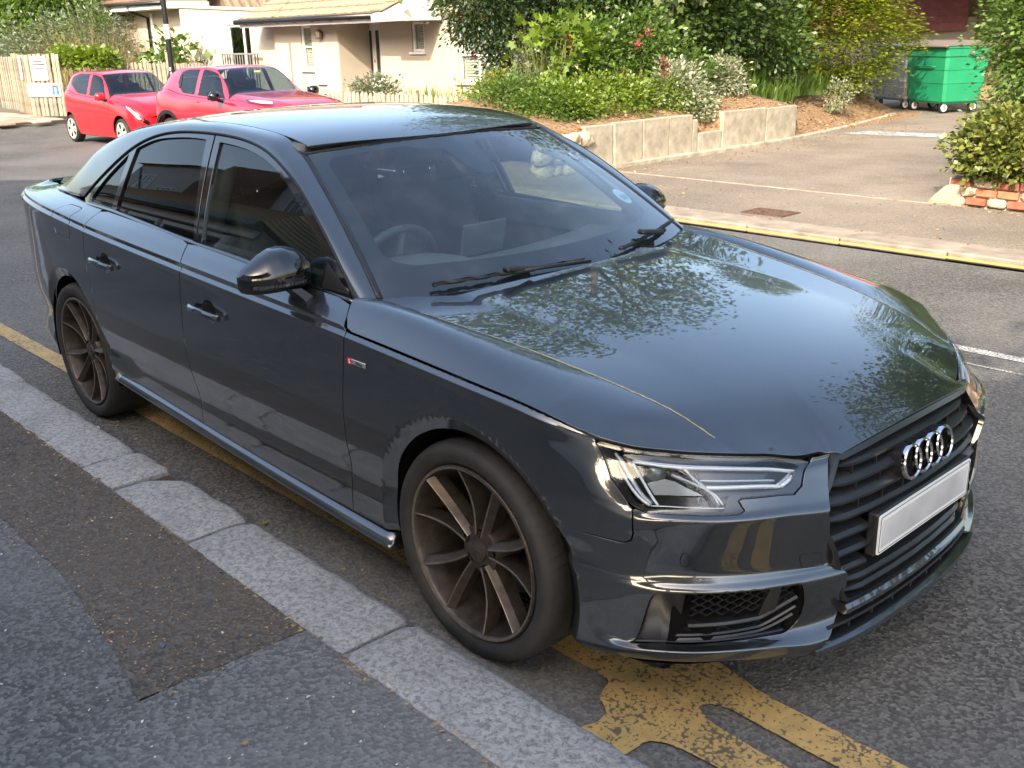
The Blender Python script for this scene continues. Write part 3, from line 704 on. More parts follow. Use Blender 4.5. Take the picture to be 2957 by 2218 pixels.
def wall_with_holes(name, m, parent, x0, x1, z0, z1, y, holes, th=.25, facing=-1):
    """flat wall in the xz plane with rectangular openings that have real reveals"""
    xs = sorted({x0, x1, *[h[0] for h in holes], *[h[1] for h in holes]}); zs = sorted({z0, z1, *[h[2] for h in holes], *[h[3] for h in holes]}); b = MB()
    for i in range(len(xs)-1):
        for j in range(len(zs)-1):
            cx_, cz_ = (xs[i]+xs[i+1])/2, (zs[j]+zs[j+1])/2
            if any(h[0] < cx_ < h[1] and h[2] < cz_ < h[3] for h in holes): continue
            b.add([(xs[i], y, zs[j]), (xs[i+1], y, zs[j]), (xs[i+1], y, zs[j+1]), (xs[i], y, zs[j+1])], [(0, 1, 2, 3)] if facing < 0 else [(3, 2, 1, 0)])
    yb = y-facing*th
    for h in list(holes)+[(x0, x1, z0, z1)]:
        b.add([(h[0], y, h[2]), (h[1], y, h[2]), (h[1], y, h[3]), (h[0], y, h[3]), (h[0], yb, h[2]), (h[1], yb, h[2]), (h[1], yb, h[3]), (h[0], yb, h[3])], [(0, 1, 5, 4), (1, 2, 6, 5), (2, 3, 7, 6), (3, 0, 4, 7)])
    o = mesh(name, b.V, b.F, m, parent); return o
def courses(parent, p0, p1, q0, q1, n, m, name='tile_course', th=.035, tile=.0):
    """sloping roof from eaves line p0-p1 to ridge line q0-q1, laid in overlapping courses"""
    p0, p1, q0, q1 = map(Vector, (p0, p1, q0, q1)); nrm = (p1-p0).cross(q0-p0).normalized()
    if nrm.z < 0: nrm = -nrm
    for i in range(n):
        a0, a1 = p0+(q0-p0)*(i/n), p1+(q1-p1)*(i/n); c0, c1 = p0+(q0-p0)*((i+1.12)/n), p1+(q1-p1)*((i+1.12)/n)
        V = []; F = []; L = (a1-a0).length; k = max(2, int(L/.17)) if tile else 1
        for j in range(k+1):
            t = j/k; wv = tile*(1 if j % 2 else 0)+(rng.uniform(-.004, .004) if tile else 0)
            a = a0+(a1-a0)*t; c = c0+(c1-c0)*t
            V += [a+nrm*.0, a+nrm*(th+wv), c+nrm*(.004+wv*.6)]
        for j in range(k):
            b0 = 3*j; F += [(b0, b0+3, b0+4, b0+1), (b0+1, b0+4, b0+5, b0+2)]
        F += [(0, 1, 2), (3*k, 3*k+2, 3*k+1)]
        mesh(name, V, F, m, parent)
# ---------------------------------------------------------------- cream bungalow across the street
HS = empty('house', (0, 0, 0), label='cream rendered bungalow with buff tiled porch roof and white front door', cat='house')
h1 = [(-14.93, -14.53, 1.40, 1.97), (-13.52, -12.40, .84, 1.92)]
wall_with_holes('wall', M_CREAM, HS, -15.98, -8.6, -.1, 3.15, 10.60, h1)
window(HS, -14.93, -14.53, 1.40, 1.97, 10.66, shutters=True); window(HS, -13.52, -12.40, .84, 1.92, 10.66, mull=(0,), trans=(-.05,), shutters=True)
for (x0, x1, z) in ((-14.97, -14.50, 1.975), (-13.56, -12.32, 1.925)):
    n = int((x1-x0)/.062)
    for i in range(n): b = MB(); b.bbox((x0+(i+.5)*(x1-x0)/n, 10.60, z+.095), ((x1-x0)/n-.010, .03, .185), .004); b.build('lintel_brick', M_BRICKR, HS)
b = MB(); b.box((-14.02, 10.598, 1.5), (.05, .02, 3.2)); b.build('movement_joint', M_CREAM, HS)
# porch recess: side walls, back wall with the door
wall_with_holes('wall', M_CREAM, HS, -17.30, -15.98, -.1, 2.3, 11.0, [(-17.16, -16.42, 0.02, 2.00), (-16.42, -16.07, 1.24, 1.68)], .15)
b = MB(); b.box((-16.94, 10.70, 1.1), (.02, .98, 2.4)); b.box((-15.985, 10.80, 1.1), (.02, .39, 2.4)); b.build('porch_side_wall', M_CREAM, HS)
DR = empty('front_door', (-16.79, 11.03, 1.01)); DR.parent = HS
b = MB(); b.bbox((0, .02, 0), (.70, .05, 1.94), .008); b.build('door_leaf', M_UPVC, DR)
b = MB(); b.bbox((-.355, 0, 0), (.05, .09, 1.99), .006); b.bbox((.355, 0, 0), (.05, .09, 1.99), .006); b.bbox((0, 0, .985), (.70, .09, .05), .006); b.build('door_frame', M_UPVC, DR)
for s in (-1, 1): b = MB(); b.box((s*.13, -.010, .33), (.105, .012, .98)); b.build('door_glazing', plain('door_pane', (.05, .06, .06), .1) if 'door_pane' not in bpy.data.materials else bpy.data.materials['door_pane'], DR)
for s in (-1, 1): b = MB(); b.bbox((s*.16, -.008, -.62), (.22, .012, .50), .01); b.build('door_panel', M_UPVC, DR)
b = MB(); b.bbox((.02, -.016, -.06), (.24, .012, .06), .006); b.build('letterbox', plain('satin_steel', (.45, .44, .42), .35, .8), DR)
b = MB(); b.bbox((-.29, -.03, .0), (.03, .03, .16), .006); b.bbox((-.25, -.05, .02), (.12, .02, .02), .005); b.build('door_handle', bpy.data.materials['satin_steel'], DR)
b = MB(); b.bbox((0, -.015, .20), (.02, .01, .06), .002); b.build('door_number', M_GUT, DR)
b = MB(); b.bbox((-17.20, 10.96, 1.42), (.05, .04, .12), .008); b.build('doorbell', M_GUT, HS)
window(HS, -16.42, -16.07, 1.24, 1.68, 11.04, room=True, fr=.03)
b = MB(); b.box((-17.22, 10.97, 2.04), (1.5, .06, .07)); b.build('door_head_trim', M_UPVC, HS)
# projecting wing left of the door
wall_with_holes('wall', M_CREAM, HS, -19.45, -16.95, -.1, 2.08, 10.20, [(-18.36, -17.93, 1.05, 1.97)])
b = MB(); b.box((-19.46, 11.4, 1.0), (.02, 2.4, 2.3)); b.build('wing_side_wall', M_CREAM, HS)
window(HS, -18.36, -17.93, 1.05, 1.97, 10.26, trans=(.02,), shutters=True)
MT = empty('meter_box', (-17.61, 10.17, 1.0)); MT.parent = HS
b = MB(); b.bbox((0, 0, 0), (.35, .08, .50), .01); b.build('meter_box_body', M_UPVC, MT); b = MB(); b.bbox((0, -.045, 0), (.31, .015, .45), .006); b.build('meter_box_door', M_UPVC, MT)
# wall lamp in a wire guard
WL = empty('wall_light', (-17.53, 10.14, 1.78)); WL.parent = HS
b = MB(); b.lathe([(0, .04), (.09, .04), (.105, .0), (.09, -.05)], 'y', n=20); b.build('lamp_guard_ring', plain('dull_bronze', (.20, .15, .11), .5, .5), WL, True)
b = MB(); b.lathe([(.085, -.04), (.06, -.085), (0, -.10)], 'y', n=16); b.build('lamp_glass', plain('lamp_glass', (.42, .38, .33), .3), WL, True)
for k in range(4): b = MB(); b.tube([(.10*math.cos(R_(45*k)), -.03, .10*math.sin(R_(45*k))), (0, -.115, 0), (-.10*math.cos(R_(45*k)), -.03, -.10*math.sin(R_(45*k)))], .006, 6); b.build('guard_wire', bpy.data.materials['dull_bronze'], WL)
# porch roof: gutter, fascia, courses of tiles, white verge board and soffit
RF = empty('porch_roof', (0, 0, 0)); RF.parent = HS
e0, e1 = (-20.15, 9.72, 2.13), (-14.85, 9.72, 2.13); r0, r1 = (-18.9, 12.6, 3.75), (-13.0, 12.6, 3.75)
courses(RF, e0, e1, (-18.75, 12.6, 3.75), (-13.25, 12.6, 3.75), 11, M_ROOFT, tile=.016)
courses(RF, (-20.15, 13.9, 2.13), (-20.15, 9.72, 2.13), (-18.75, 13.5, 3.75), (-18.75, 12.6, 3.75), 11, M_ROOFT, tile=.016)
b = MB(); b.tube([(-20.2, 9.66, 2.085), (-14.84, 9.66, 2.085)], .055, 10); b.build('gutter', M_GUT, RF, True)
for i in range(8): b = MB(); b.bbox((-19.8+i*.68, 9.70, 2.05), (.05, .10, .05), .008); b.build('gutter_bracket', M_GUT, RF)
b = MB(); b.bbox((-17.5, 9.75, 2.03), (5.3, .03, .14), .006); b.box((-17.5, 10.25, 1.985), (5.3, .98, .02)); b.build('fascia', M_UPVC, RF)
b = MB(); b.prism([(9.6, 1.975), (9.6, 2.10), (12.5, 3.72), (12.5, 3.50), (10.55, 2.42), (10.55, 1.975)], -14.86, -13.92, frame=Matrix(((0, 0, 1, 0), (1, 0, 0, 0), (0, 1, 0, 0), (0, 0, 0, 1)))); b.build('verge_board', M_UPVC, RF)
courses(RF, (-14.9, 9.62, 2.16), (-14.55, 9.62, 2.16), (-13.3, 12.6, 3.80), (-12.95, 12.6, 3.80), 11, M_ROOFT)
# main roof, low
courses(RF, (-15.9, 10.25, 3.20), (-8.4, 10.25, 3.20), (-15.9, 14.5, 3.85), (-8.4, 14.5, 3.85), 8, M_ROOFT, tile=.016)
b = MB(); b.box((-12.2, 12.6, 3.12), (7.4, 4.7, .06)); b.build('eaves_soffit', M_UPVC, RF)
# rear range on the left: French window, balconette, coping and timber-clad storey
HL_ = empty('house', (-20, 10.4, 0), label='cream house wing behind the fence with black drainpipe and French window', cat='house')
b = MB(); b.add([(-4.4, 0, -.3), (-1.98, 0, -.3), (-1.98, 0, 2.44), (-4.4, 0, 2.56)], [(0, 1, 2, 3)]); b.add([(-.90, 0, -.3), (.9, 0, -.3), (.9, 0, 2.30), (-.90, 0, 2.385)], [(0, 1, 2, 3)]); b.add([(-1.98, 0, 2.06), (-.90, 0, 2.06), (-.90, 0, 2.385), (-1.98, 0, 2.44)], [(0, 1, 2, 3)]); b.add([(-1.98, 0, -.3), (-.90, 0, -.3), (-.90, 0, .60), (-1.98, 0, .60)], [(0, 1, 2, 3)])
for x in (-1.98, -.90): b.add([(x, 0, .6), (x, .2, .6), (x, .2, 2.06), (x, 0, 2.06)], [(0, 1, 2, 3)])
b.add([(-1.98, 0, 2.06), (-.90, 0, 2.06), (-.90, .2, 2.06), (-1.98, .2, 2.06)], [(0, 1, 2, 3)]); mesh('wall', b.V, b.F, M_CREAM, HL_)
window(HL_, -1.98, -.90, .60, 2.06, .06, mull=(.18,), trans=())
V, F = sweep([(-4.4, .12, 2.565), (.9, .12, 2.305)], [(-.16, -.03), (.16, -.03), (.16, .03), (-.16, .03)], ups=[(0, -1, 0)]*2); mesh('coping', V, F, M_CREAM, HL_)
for i in range(40):
    x = -4.7+.15*i; sgn = -1 if x < -1.2 else 1; b = MB(); b.box((x, 1.3+.01*(i % 2), 3.2), (.118, .03, 2.1), Matrix.Rotation(R_(sgn*38), 3, 'Y')); b.build('cladding_board', M_TIMB[(i*7) % 3], HL_)
b = MB(); b.box((-1.9, 1.38, 3.2), (7.0, .06, 2.0)); b.build('cladding_backing', M_TIMB[2], HL_)
RL_ = empty('balconette', (-1.2, -.16, .98)); RL_.parent = HL_
b = MB(); b.bbox((0, 0, .41), (1.75, .05, .04), .008); b.build('rail', plain('steel_rail', (.40, .39, .37), .4, .6), RL_); b = MB(); b.bbox((0, 0, -.36), (1.75, .04, .03), .006); b.build('rail', bpy.data.materials['steel_rail'], RL_)
for i in range(15): b = MB(); b.box((-.84+.12*i, 0, .02), (.018, .018, .76)); b.build('baluster', M_GUT if i in (0, 1, 2, 3, 13, 14) else bpy.data.materials['steel_rail'], RL_)
# gable part at the left with eaves and drainpipe
b = MB(); b.box((-6.5, .75, 1.1), (4.2, 1.2, 2.9)); b.build('gable_wall', M_CREAM, HL_)
b = MB(); b.bbox((-6.25, .2, 2.60), (3.8, 1.3, .16), .01); b.build('eaves_fascia', M_UPVC, HL_)
b = MB(); b.tube([(-8.2, -.50, 2.69), (-4.34, -.50, 2.66)], .05, 8); b.build('gutter', M_GUT, HL_, True)
courses(HL_, (-8.3, -.5, 2.74), (-4.3, -.5, 2.72), (-8.3, 2.2, 4.2), (-4.3, 2.2, 4.2), 10, M_BROWNT)
b = MB(); b.tube([(-6.45, -.48, 2.64), (-6.45, -.40, 2.50), (-6.47, .07, 2.34), (-6.50, .07, .0)], .042, 8); b.build('drainpipe', M_GUT, HL_, True)
b = MB(); b.bbox((-6.30, .11, 1.25), (.10, .06, 2.4), .01); b.build('pipe_boxing', M_UPVC, HL_)
b = MB(); b.lathe([(0, -.06), (.05, -.05), (.06, .0), (.05, .04)], 'y', (-.28, -.05, 2.14), n=14); b.build('wall_camera', M_LSIL, HL_, True)
# ---------------------------------------------------------------- fences
def plank_fence(name, p0, p1, h, label, n=None, pitch=.118, w=.10, dh=.02, rails=True, seedm=0, lift=.03, posts=(), **kw):
    p0, p1 = Vector((*p0, 0)), Vector((*p1, 0)); d = p1-p0; L = d.length; a = math.atan2(d.y, d.x); f = empty(name, p0, a, label=label, cat='fence', **kw); n = n or int(L/pitch)
    me = {}
    for i in range(n):
        mi = rng.choice((0, 0, 1, 2)); hh = h+rng.uniform(-dh, dh); b = MB(); b.bbox((0, 0, hh/2), (w+rng.uniform(-.006, .006), .018, hh), .004)
        o = b.build('plank', M_OAK[mi], f); o.location = ((i+.5)*L/n, -.03-.018*(i % 2), lift); o.rotation_euler = (rng.uniform(-.01, .01), rng.uniform(-.012, .012), 0)
    if rails:
        for z in (.3, h*.78): b = MB(); b.bbox((L/2, .015, z), (L, .05, .08), .006); b.build('rail', M_OAK[2], f)
    for x, ph in posts: b = MB(); b.bbox((x, .02, ph/2), (.09, .09, ph), .008); b.build('post', M_OAK[1], f)
    return f
FA = plank_fence('fence', (-30.2, 7.5), (-27.6, 7.25), 1.40, 'pale weathered plank fence at the far left edge of the picture')
FB = plank_fence('fence', (-27.65, 7.15), (-25.42, 6.72), 1.46, 'narrow-plank fence panel carrying the slim white notice', pitch=.105, w=.075, posts=((0.0, 1.52),))
FC = plank_fence('fence', (-25.42, 6.70), (-24.50, 7.22), 1.47, 'wooden fence panel carrying the street name plate beside the small red car', pitch=.128, w=.10, posts=((.02, 1.47),))
FD_ = plank_fence('fence', (-27.0, 8.75), (-19.9, 8.6), 1.21, 'long low plank fence running behind both red cars to the lamp post', pitch=.13, posts=((2.1, 1.52), (5.3, 1.48)))
def sign(name, p, a, w, h, label, m=None, th=.012):
    s = empty(name, p, a, label=label, cat='sign'); b = MB(); b.prism(roundc([(-w/2, -h/2), (w/2, -h/2), (w/2, h/2), (-w/2, h/2)], .03), 0, th, frame=Matrix(((1, 0, 0, 0), (0, 0, -1, 0), (0, 1, 0, 0), (0, 0, 0, 1)))); b.build('sign_board', m or M_UPVC, s); return s
aC = math.atan2(7.22-6.70, -24.50+25.42); aB = math.atan2(6.72-7.15, -25.42+27.65)
def onf(p0, a, t, z, out): return (p0[0]+t*math.cos(a)+out*math.sin(a), p0[1]+t*math.sin(a)-out*math.cos(a), z)
M_INK = plain('sign_ink', (.03, .03, .035), .5); M_SRED = plain('sign_red', (.62, .06, .07), .5); M_SBLU = plain('sign_blue', (.03, .16, .50), .5)
s = sign('street_sign', onf((-25.42, 6.70), aC, .50, .66, .075), aC, .98, .31, 'white HADLEIGH GROVE street name plate on the fence beside the red hatchback')
text('street_name_line', 'HADLEIGH', .125, M_INK, s, (-.13, -.0135, .065), (R_(90), 0, 0), sx=.98); text('street_name_line', 'GROVE', .125, M_INK, s, (-.13, -.0135, -.075), (R_(90), 0, 0), sx=.98)
b = MB(); b.box((.345, -.013, 0), (.20, .003, .235)); b.build('no_through_road_panel', M_SBLU, s); b = MB(); b.box((.345, -.0155, -.015), (.045, .003, .17)); b.build('no_through_road_bar', M_UPVC, s); b = MB(); b.box((.345, -.0158, .082), (.135, .003, .05)); b.build('no_through_road_bar', M_SRED, s)
s = sign('notice_sign', onf((-25.42, 6.70), aC, .45, 1.17, .075), aC, .47, .56, 'larger white notice with red heading on the fence above the street name plate')
for z, w_, m, hh in ((.22, .30, M_SRED, .035), (.165, .27, M_SRED, .035), (.085, .38, M_INK, .035), (-.005, .28, M_SRED, .03), (-.055, .34, M_LSIL, .012), (-.085, .34, M_LSIL, .012), (-.115, .34, M_LSIL, .012), (-.145, .30, M_LSIL, .012), (-.21, .26, M_LSIL, .03)): b = MB(); b.box((0, -.013, z), (w_, .002, hh)); b.build('notice_print', m, s)
for x in (-.17, .17): b = MB(); b.lathe([(0, -.0140), (.02, -.0140), (.02, -.012)], 'y', (x, 0, -.21), n=12); b.build('notice_print', M_SBLU, s)
s = sign('notice_sign', onf((-27.65, 7.15), aB, 1.72, 1.17, .075), aB, .34, .56, 'slim white notice with black lines on the narrow-plank fence panel')
for z, w_, m, hh in ((.22, .22, M_SRED, .035), (.13, .10, M_INK, .045), (.06, .16, M_INK, .045), (-.01, .20, M_INK, .045), (-.075, .16, M_INK, .035), (-.15, .18, M_LSIL, .02), (-.20, .16, M_LSIL, .02)): b = MB(); b.box((0, -.013, z), (w_, .002, hh)); b.build('notice_print', m, s)
# picket fence with rounded tops
PF = empty('picket_fence', (-15.4, 8.30, 0), label='low round-topped picket fence in front of the bungalow', cat='fence')
pk = roundc([(-.043, 0), (.043, 0), (.043, .74), (0, .80), (-.043, .74)], [0, 0, .05, .05, .05]); FX = Matrix(((1, 0, 0, 0), (0, 0, -1, 0), (0, 1, 0, 0), (0, 0, 0, 1)))
pkm = []
for m in M_OAK: b = MB(); b.prism(pk, 0, .02, frame=FX); pkm.append(b)
for i in range(42):
    m = rng.choice((0, 1, 1)); o = pkm[m].build('picket', plain('picket_wood_%s' % 'ab'[m], ((.40, .31, .23), (.45, .36, .27))[m], .9, var=.25) if 'picket_wood_%s' % 'ab'[m] not in bpy.data.materials else bpy.data.materials['picket_wood_%s' % 'ab'[m]], PF)
    o.location = (i*.129, rng.uniform(-.006, .006), rng.uniform(-.012, .012)); o.rotation_euler = (0, rng.uniform(-.015, .015), 0)
for z in (.22, .58): b = MB(); b.bbox((2.65, .02, z), (5.5, .035, .07), .005); b.build('rail', M_OAK[1], PF)
for x in (1.45, 3.4): b = MB(); b.bbox((x, .05, .42), (.10, .08, .86), .008); b.build('post', M_OAK[1], PF)
# ---------------------------------------------------------------- retaining wall of concrete slabs, and the rubble end
RW = empty('retaining_wall', (-6.95, 6.9, 0), label='low retaining wall of upright concrete slabs beside the drive', cat='wall')
yy = [7.02, 7.56, 8.13, 8.68, 9.20, 9.34, 9.90, 11.00, 11.84]; tops = [.56, .57, .57, .565, .55, .30, .55, .53]
for i in range(8):
    if i == 4: y0, y1, tp = 9.20, 9.30, .50
    y0, y1, tp = yy[i], yy[i+1], tops[i]
    if i == 4: continue
    L = y1-y0-.012; b = MB(); b.bbox((0, 0, tp/2), (.09, L, tp), .012); o = b.build('slab', M_CONC, RW); o.location = (rng.uniform(-.008, .008), (y0+y1)/2-6.9, .02); o.rotation_euler = (rng.uniform(-.012, .012), rng.uniform(-.02, .02), rng.uniform(-.008, .008))
b = MB(); b.bbox((0, 0, .25), (.09, .12, .48), .012); o = b.build('slab', M_CONC, RW); o.location = (-.01, 2.37, .02)
def rock(name, c, d, m, parent, seed):
    bm = bmesh.new(); bmesh.ops.create_icosphere(bm, subdivisions=3, radius=.5)
    for v in bm.verts:
        p = v.co*1.0; k = max(abs(p.x), abs(p.y), abs(p.z)); p = p*(1-.45)+p/k*.5*.45; n = mnoise.noise((p.x*2.2+seed, p.y*2.2, p.z*2.2)); n2 = mnoise.noise((p.x*6+seed, p.y*6, p.z*6)); p *= 1+.24*n+.10*n2; v.co = Vector((p.x*d[0], p.y*d[1], p.z*d[2]))
    me = bpy.data.meshes.new(name); bm.to_mesh(me); bm.free(); me.materials.append(m); o = bpy.data.objects.new(name, me); COL.objects.link(o); o.location = c; o.parent = parent; return o
M_STONE = plain('buff_stone', (.40, .33, .24), .9, var=.3, vscale=9, bump=.5, bscale=30)
RB = empty('rubble_wall', (-7.0, 6.7, 0), label='short heap of rubble stone and brick at the end of the concrete slabs', cat='wall')
for k in range(12): rock('stone', (rng.uniform(-.06, .06), -.32+.22*(k % 4)+rng.uniform(-.03, .03), .09+.17*(k//4)), (.22, .26, .19), M_BRK[0] if k == 7 else M_STONE, RB, k*3.1)
# ---------------------------------------------------------------- garden wall at the right: brick and stone facing, leaning concrete side
GW = empty('garden_wall', (-2.5, 7.5, 0), label='low brick and rubble garden wall under the flowering hedge', cat='wall')
b = MB(); b.box((3.0, .12, .12), (6.0, .16, .28)); b.build('wall_core', M_MORT, GW)
bk = 0
for r in range(3):
    x = .02+(.06 if r % 2 else 0)
    while x < 5.4:
        big = rng.random() < .42; w_ = rng.uniform(.17, .30) if big else .205; k = rng.random()
        if big: rock('stone', (x+w_/2, .035, .055+.088*r), (w_-.015, .10, .098), M_STONE, GW, bk*1.7)
        else: b = MB(); b.bbox((x+w_/2, .04+rng.uniform(-.008, .008), .052+.085*r), (w_-.014, .10, .068), .006, Matrix.Rotation(rng.uniform(-.03, .03), 3, 'Y')); b.build('brick', rng.choice(M_BRK), GW)
        x += w_; bk += 1
SW_ = empty('side_wall', (-2.53, 7.46, 0), label='leaning concrete side wall running up the right edge of the drive', cat='wall')
V = []; F = []
for i, (x, y, h) in enumerate([(0, 0, .20), (-.03, .9, .30), (-.10, 2.2, .42), (-.2, 3.6, .5), (-.35, 5.4, .55), (-.6, 8, .55)]):
    V += [(x-.14, y-.02, -.02), (x-.10, y-.02, .05), (x+.02, y, h-.02), (x+.07, y, h), (x+.16, y+.02, h), (x+.2, y+.02, -.02)]
    if i:
        for k in range(6): F.append(((i-1)*6+k, (i-1)*6+(k+1) % 6, i*6+(k+1) % 6, i*6+k))
F += [(0, 1, 2, 3, 4, 5), tuple(30+k for k in range(6))]; b = MB(); b.add(V, F); b.build('wall_face', M_CONC, SW_)
# ---------------------------------------------------------------- brick flats with car port at the end of the drive
BF = empty('brick_building', (-9.0, 20.0, 0), label='red brick flats with white soffit at the end of the drive', cat='house')
FB_ = lambda c, d: None
b = MB(); b.box((2.82, .12, 2.6), (.98, .2, 5.2)); b.build('wall_core', M_MORT, BF)
for r in range(34):
    for c in range(4):
        x = 2.36+(.12 if r % 2 else 0)+c*.235
        if x > 3.2: continue
        b = MB(); b.bbox((x+.105, .005, .06+r*.075), (.215, .05, .062), .004); b.build('brick', M_BRK[rng.choice((0, 0, 1, 1, 2))], BF)
b = MB(); b.box((.9, 1.6, 1.6), (2.9, .1, 3.2)); b.build('carport_back_wall', plain('olive_render', (.30, .24, .13), .9, var=.2), BF)
b = MB(); b.bbox((1.4, .2, 2.36), (4.2, 2.4, .24), .02); b.build('soffit', M_UPVC, BF); b = MB(); b.box((1.6, .5, 4.0), (5.4, 1.0, 3.0)); b.build('upper_wall', M_BRK[0], BF)
b = MB(); b.box((3.9, .10, 1.0), (1.3, .06, 2.1)); b.build('garage_door', M_UPVC, BF)
for i in range(12): b = MB(); b.bbox((3.3+.1*i, .06, 1.0), (.085, .02, 2.05), .008); b.build('garage_door_rib', M_UPVC, BF)
b = MB(); b.bbox((2.62, -.55, .55), (.06, 1.0, 1.15), .01, Matrix.Rotation(R_(10), 3, 'X')); b.build('timber_screen', M_WOOD, BF)
bp = MB(); bp.box((-.75, -3.0, .45), (.5, .5, .9)); bp.build('pier_core', M_MORT, BF)
for r in range(11):
    for c in range(2): b = MB(); b.bbox((-.50, -3.12+.24*c+(.06 if r % 2 else 0), .05+r*.078), (.05, .215, .064), .004); b.build('brick', rng.choice(M_BRK), BF); b = MB(); b.bbox((-.88+.24*c+(.05 if r % 2 else 0), -3.26, .05+r*.078), (.215, .05, .064), .004); b.build('brick', rng.choice(M_BRK), BF)
PK = empty('clad_building', (-13.0, 21.0, 0), label='house with dull pink boarding glimpsed through the trees', cat='house')
for i in range(22): b = MB(); b.box((0, 0, 1.6+i*.15), (9, .06, .155), Matrix.Rotation(R_(8), 3, 'X')); b.build('weatherboard', bpy.data.materials.get('dull_pink_board') or plain('dull_pink_board', (.34, .12, .115), .8, var=.2), PK)
b = MB(); b.box((0, .3, .9), (9, .4, 1.8)); b.build('base_wall', M_CREAM, PK)
# ---------------------------------------------------------------- wheeled bins
def big_bin(p, rz, body, lid, label):
    t = empty('wheeled_bin', p, rz, label=label, cat='bin'); V = []; F = []
    lv = [(.17, .52, .38), (.22, .57, .42), (.55, .60, .45), (.56, .61, .46), (.80, .62, .47), (.81, .63, .48), (1.05, .64, .49), (1.06, .66, .51), (1.20, .67, .52), (1.21, .69, .54), (1.25, .69, .54)]
    ch = .05
    for z, hx, hy in lv: V += [(-hx, -hy+ch, z), (-hx+ch, -hy, z), (hx-ch, -hy, z), (hx, -hy+ch, z), (hx, hy-ch, z), (hx-ch, hy, z), (-hx+ch, hy, z), (-hx, hy-ch, z)]
    for i in range(len(lv)-1):
        for k in range(8): F.append((i*8+k, i*8+(k+1) % 8, (i+1)*8+(k+1) % 8, (i+1)*8+k))
    F += [tuple(range(8))[::-1], tuple((len(lv)-1)*8+k for k in range(8))]
    b = MB(); b.add(V, F); b.build('bin_body', body, t)
    V = []; F = []; n = 9
    for i in range(n):
        a = math.pi*i/(n-1); 
        for x in (-.71, .71): V.append((x, -.56*math.cos(a), 1.255+.10*math.sin(a)))
    for i in range(n-1): F.append((2*i, 2*i+1, 2*i+3, 2*i+2))
    F += [tuple(2*i for i in range(n)), tuple(2*i+1 for i in range(n))]; b = MB(); b.add(V, F); b.bbox((0, -.57, 1.25), (1.44, .06, .05), .015); b.build('bin_lid', lid, t)
    for sx in (-1, 1):
        for sy in (-1, 1):
            w = empty('castor', (sx*.46, sy*.33, .10)); w.parent = t
            b = MB(); b.lathe([(0, -.025), (.10, -.025), (.105, -.012), (.105, .012), (.10, .025), (0, .025)], 'x', n=18); b.build('castor_tyre', M_PLA, w, angle=40)
            b = MB(); b.lathe([(0, -.028), (.070, -.028), (.070, .028), (0, .028)], 'x', n=16); b.build('castor_hub', M_UPVC, w)
            b = MB(); b.bbox((-.045, 0, .06), (.012, .06, .16), .004); b.bbox((.045, 0, .06), (.012, .06, .16), .004); b.bbox((0, 0, .145), (.12, .10, .02), .004); b.build('castor_fork', M_LSIL, w)
    for x, y, a in ((0, -.505, 0),): b = MB(); b.tube([(-.30, -.48, .86), (-.30, -.535, .88), (.30, -.535, .88), (.30, -.48, .86)], .014, 8); b.build('grab_handle', body, t)
    for sx in (-1, 1): b = MB(); b.bbox((sx*.70, 0, 1.12), (.10, .06, .06), .01); b.build('trunnion', M_LSIL, t)
    b = MB(); b.bbox((-.64, -.1, .72), (.02, .16, .20), .006); b.build('bin_plate', body, t)
    return t
big_bin((-7.55, 18.2, .02), R_(-28), plain('green_bin_plastic', (.012, .235, .105), .45, var=.12, vscale=3), plain('dark_bin_lid', (.16, .135, .12), .6), 'bright green four-wheeled bin with a brown lid at the top of the drive')
big_bin((-8.62, 18.75, .02), R_(-28), plain('galvanised_steel', (.42, .42, .43), .5, .55, var=.15, vscale=5), M_LSIL, 'grey metal four-wheeled bin half hidden behind the green one')
# ---------------------------------------------------------------- street lamp
LP = empty('street_lamp', (-17.15, 6.56, 0), label='black tubular street lamp post with a small white plate behind the red cars', cat='street lamp')
b = MB(); b.lathe([(.10, 0), (.10, .02), (.085, .03), (.085, 1.02), (.095, 1.04), (.095, 1.08), (.075, 1.14), (.055, 1.20), (.052, 1.3)], n=20); b.build('lamp_base', M_BLKM, LP, angle=40)
b = MB(); b.lathe([(.052, 1.25), (.046, 3.2), (.038, 6.0)], n=16); b.build('lamp_post', M_BLKM, LP, True)
b = MB(); b.tube([(0, 0, 5.95), (.05, -.15, 6.15), (.15, -.6, 6.25)], .03, 8); b.bbox((.2, -.85, 6.25), (.20, .5, .10), .03, Matrix.Rotation(R_(-14), 3, 'Z')); b.build('lamp_head', M_BLKM, LP)
b = MB(); b.lathe([(.0535, 1.76), (.0535, 2.02)], n=16); b.build('lamp_plate', M_UPVC, LP, True); b = MB(); b.bbox((.06, -.06, 1.22), (.03, .02, .06), .005, Matrix.Rotation(R_(45), 3, 'Z')); b.build('lamp_number_plate', M_UPVC, LP)
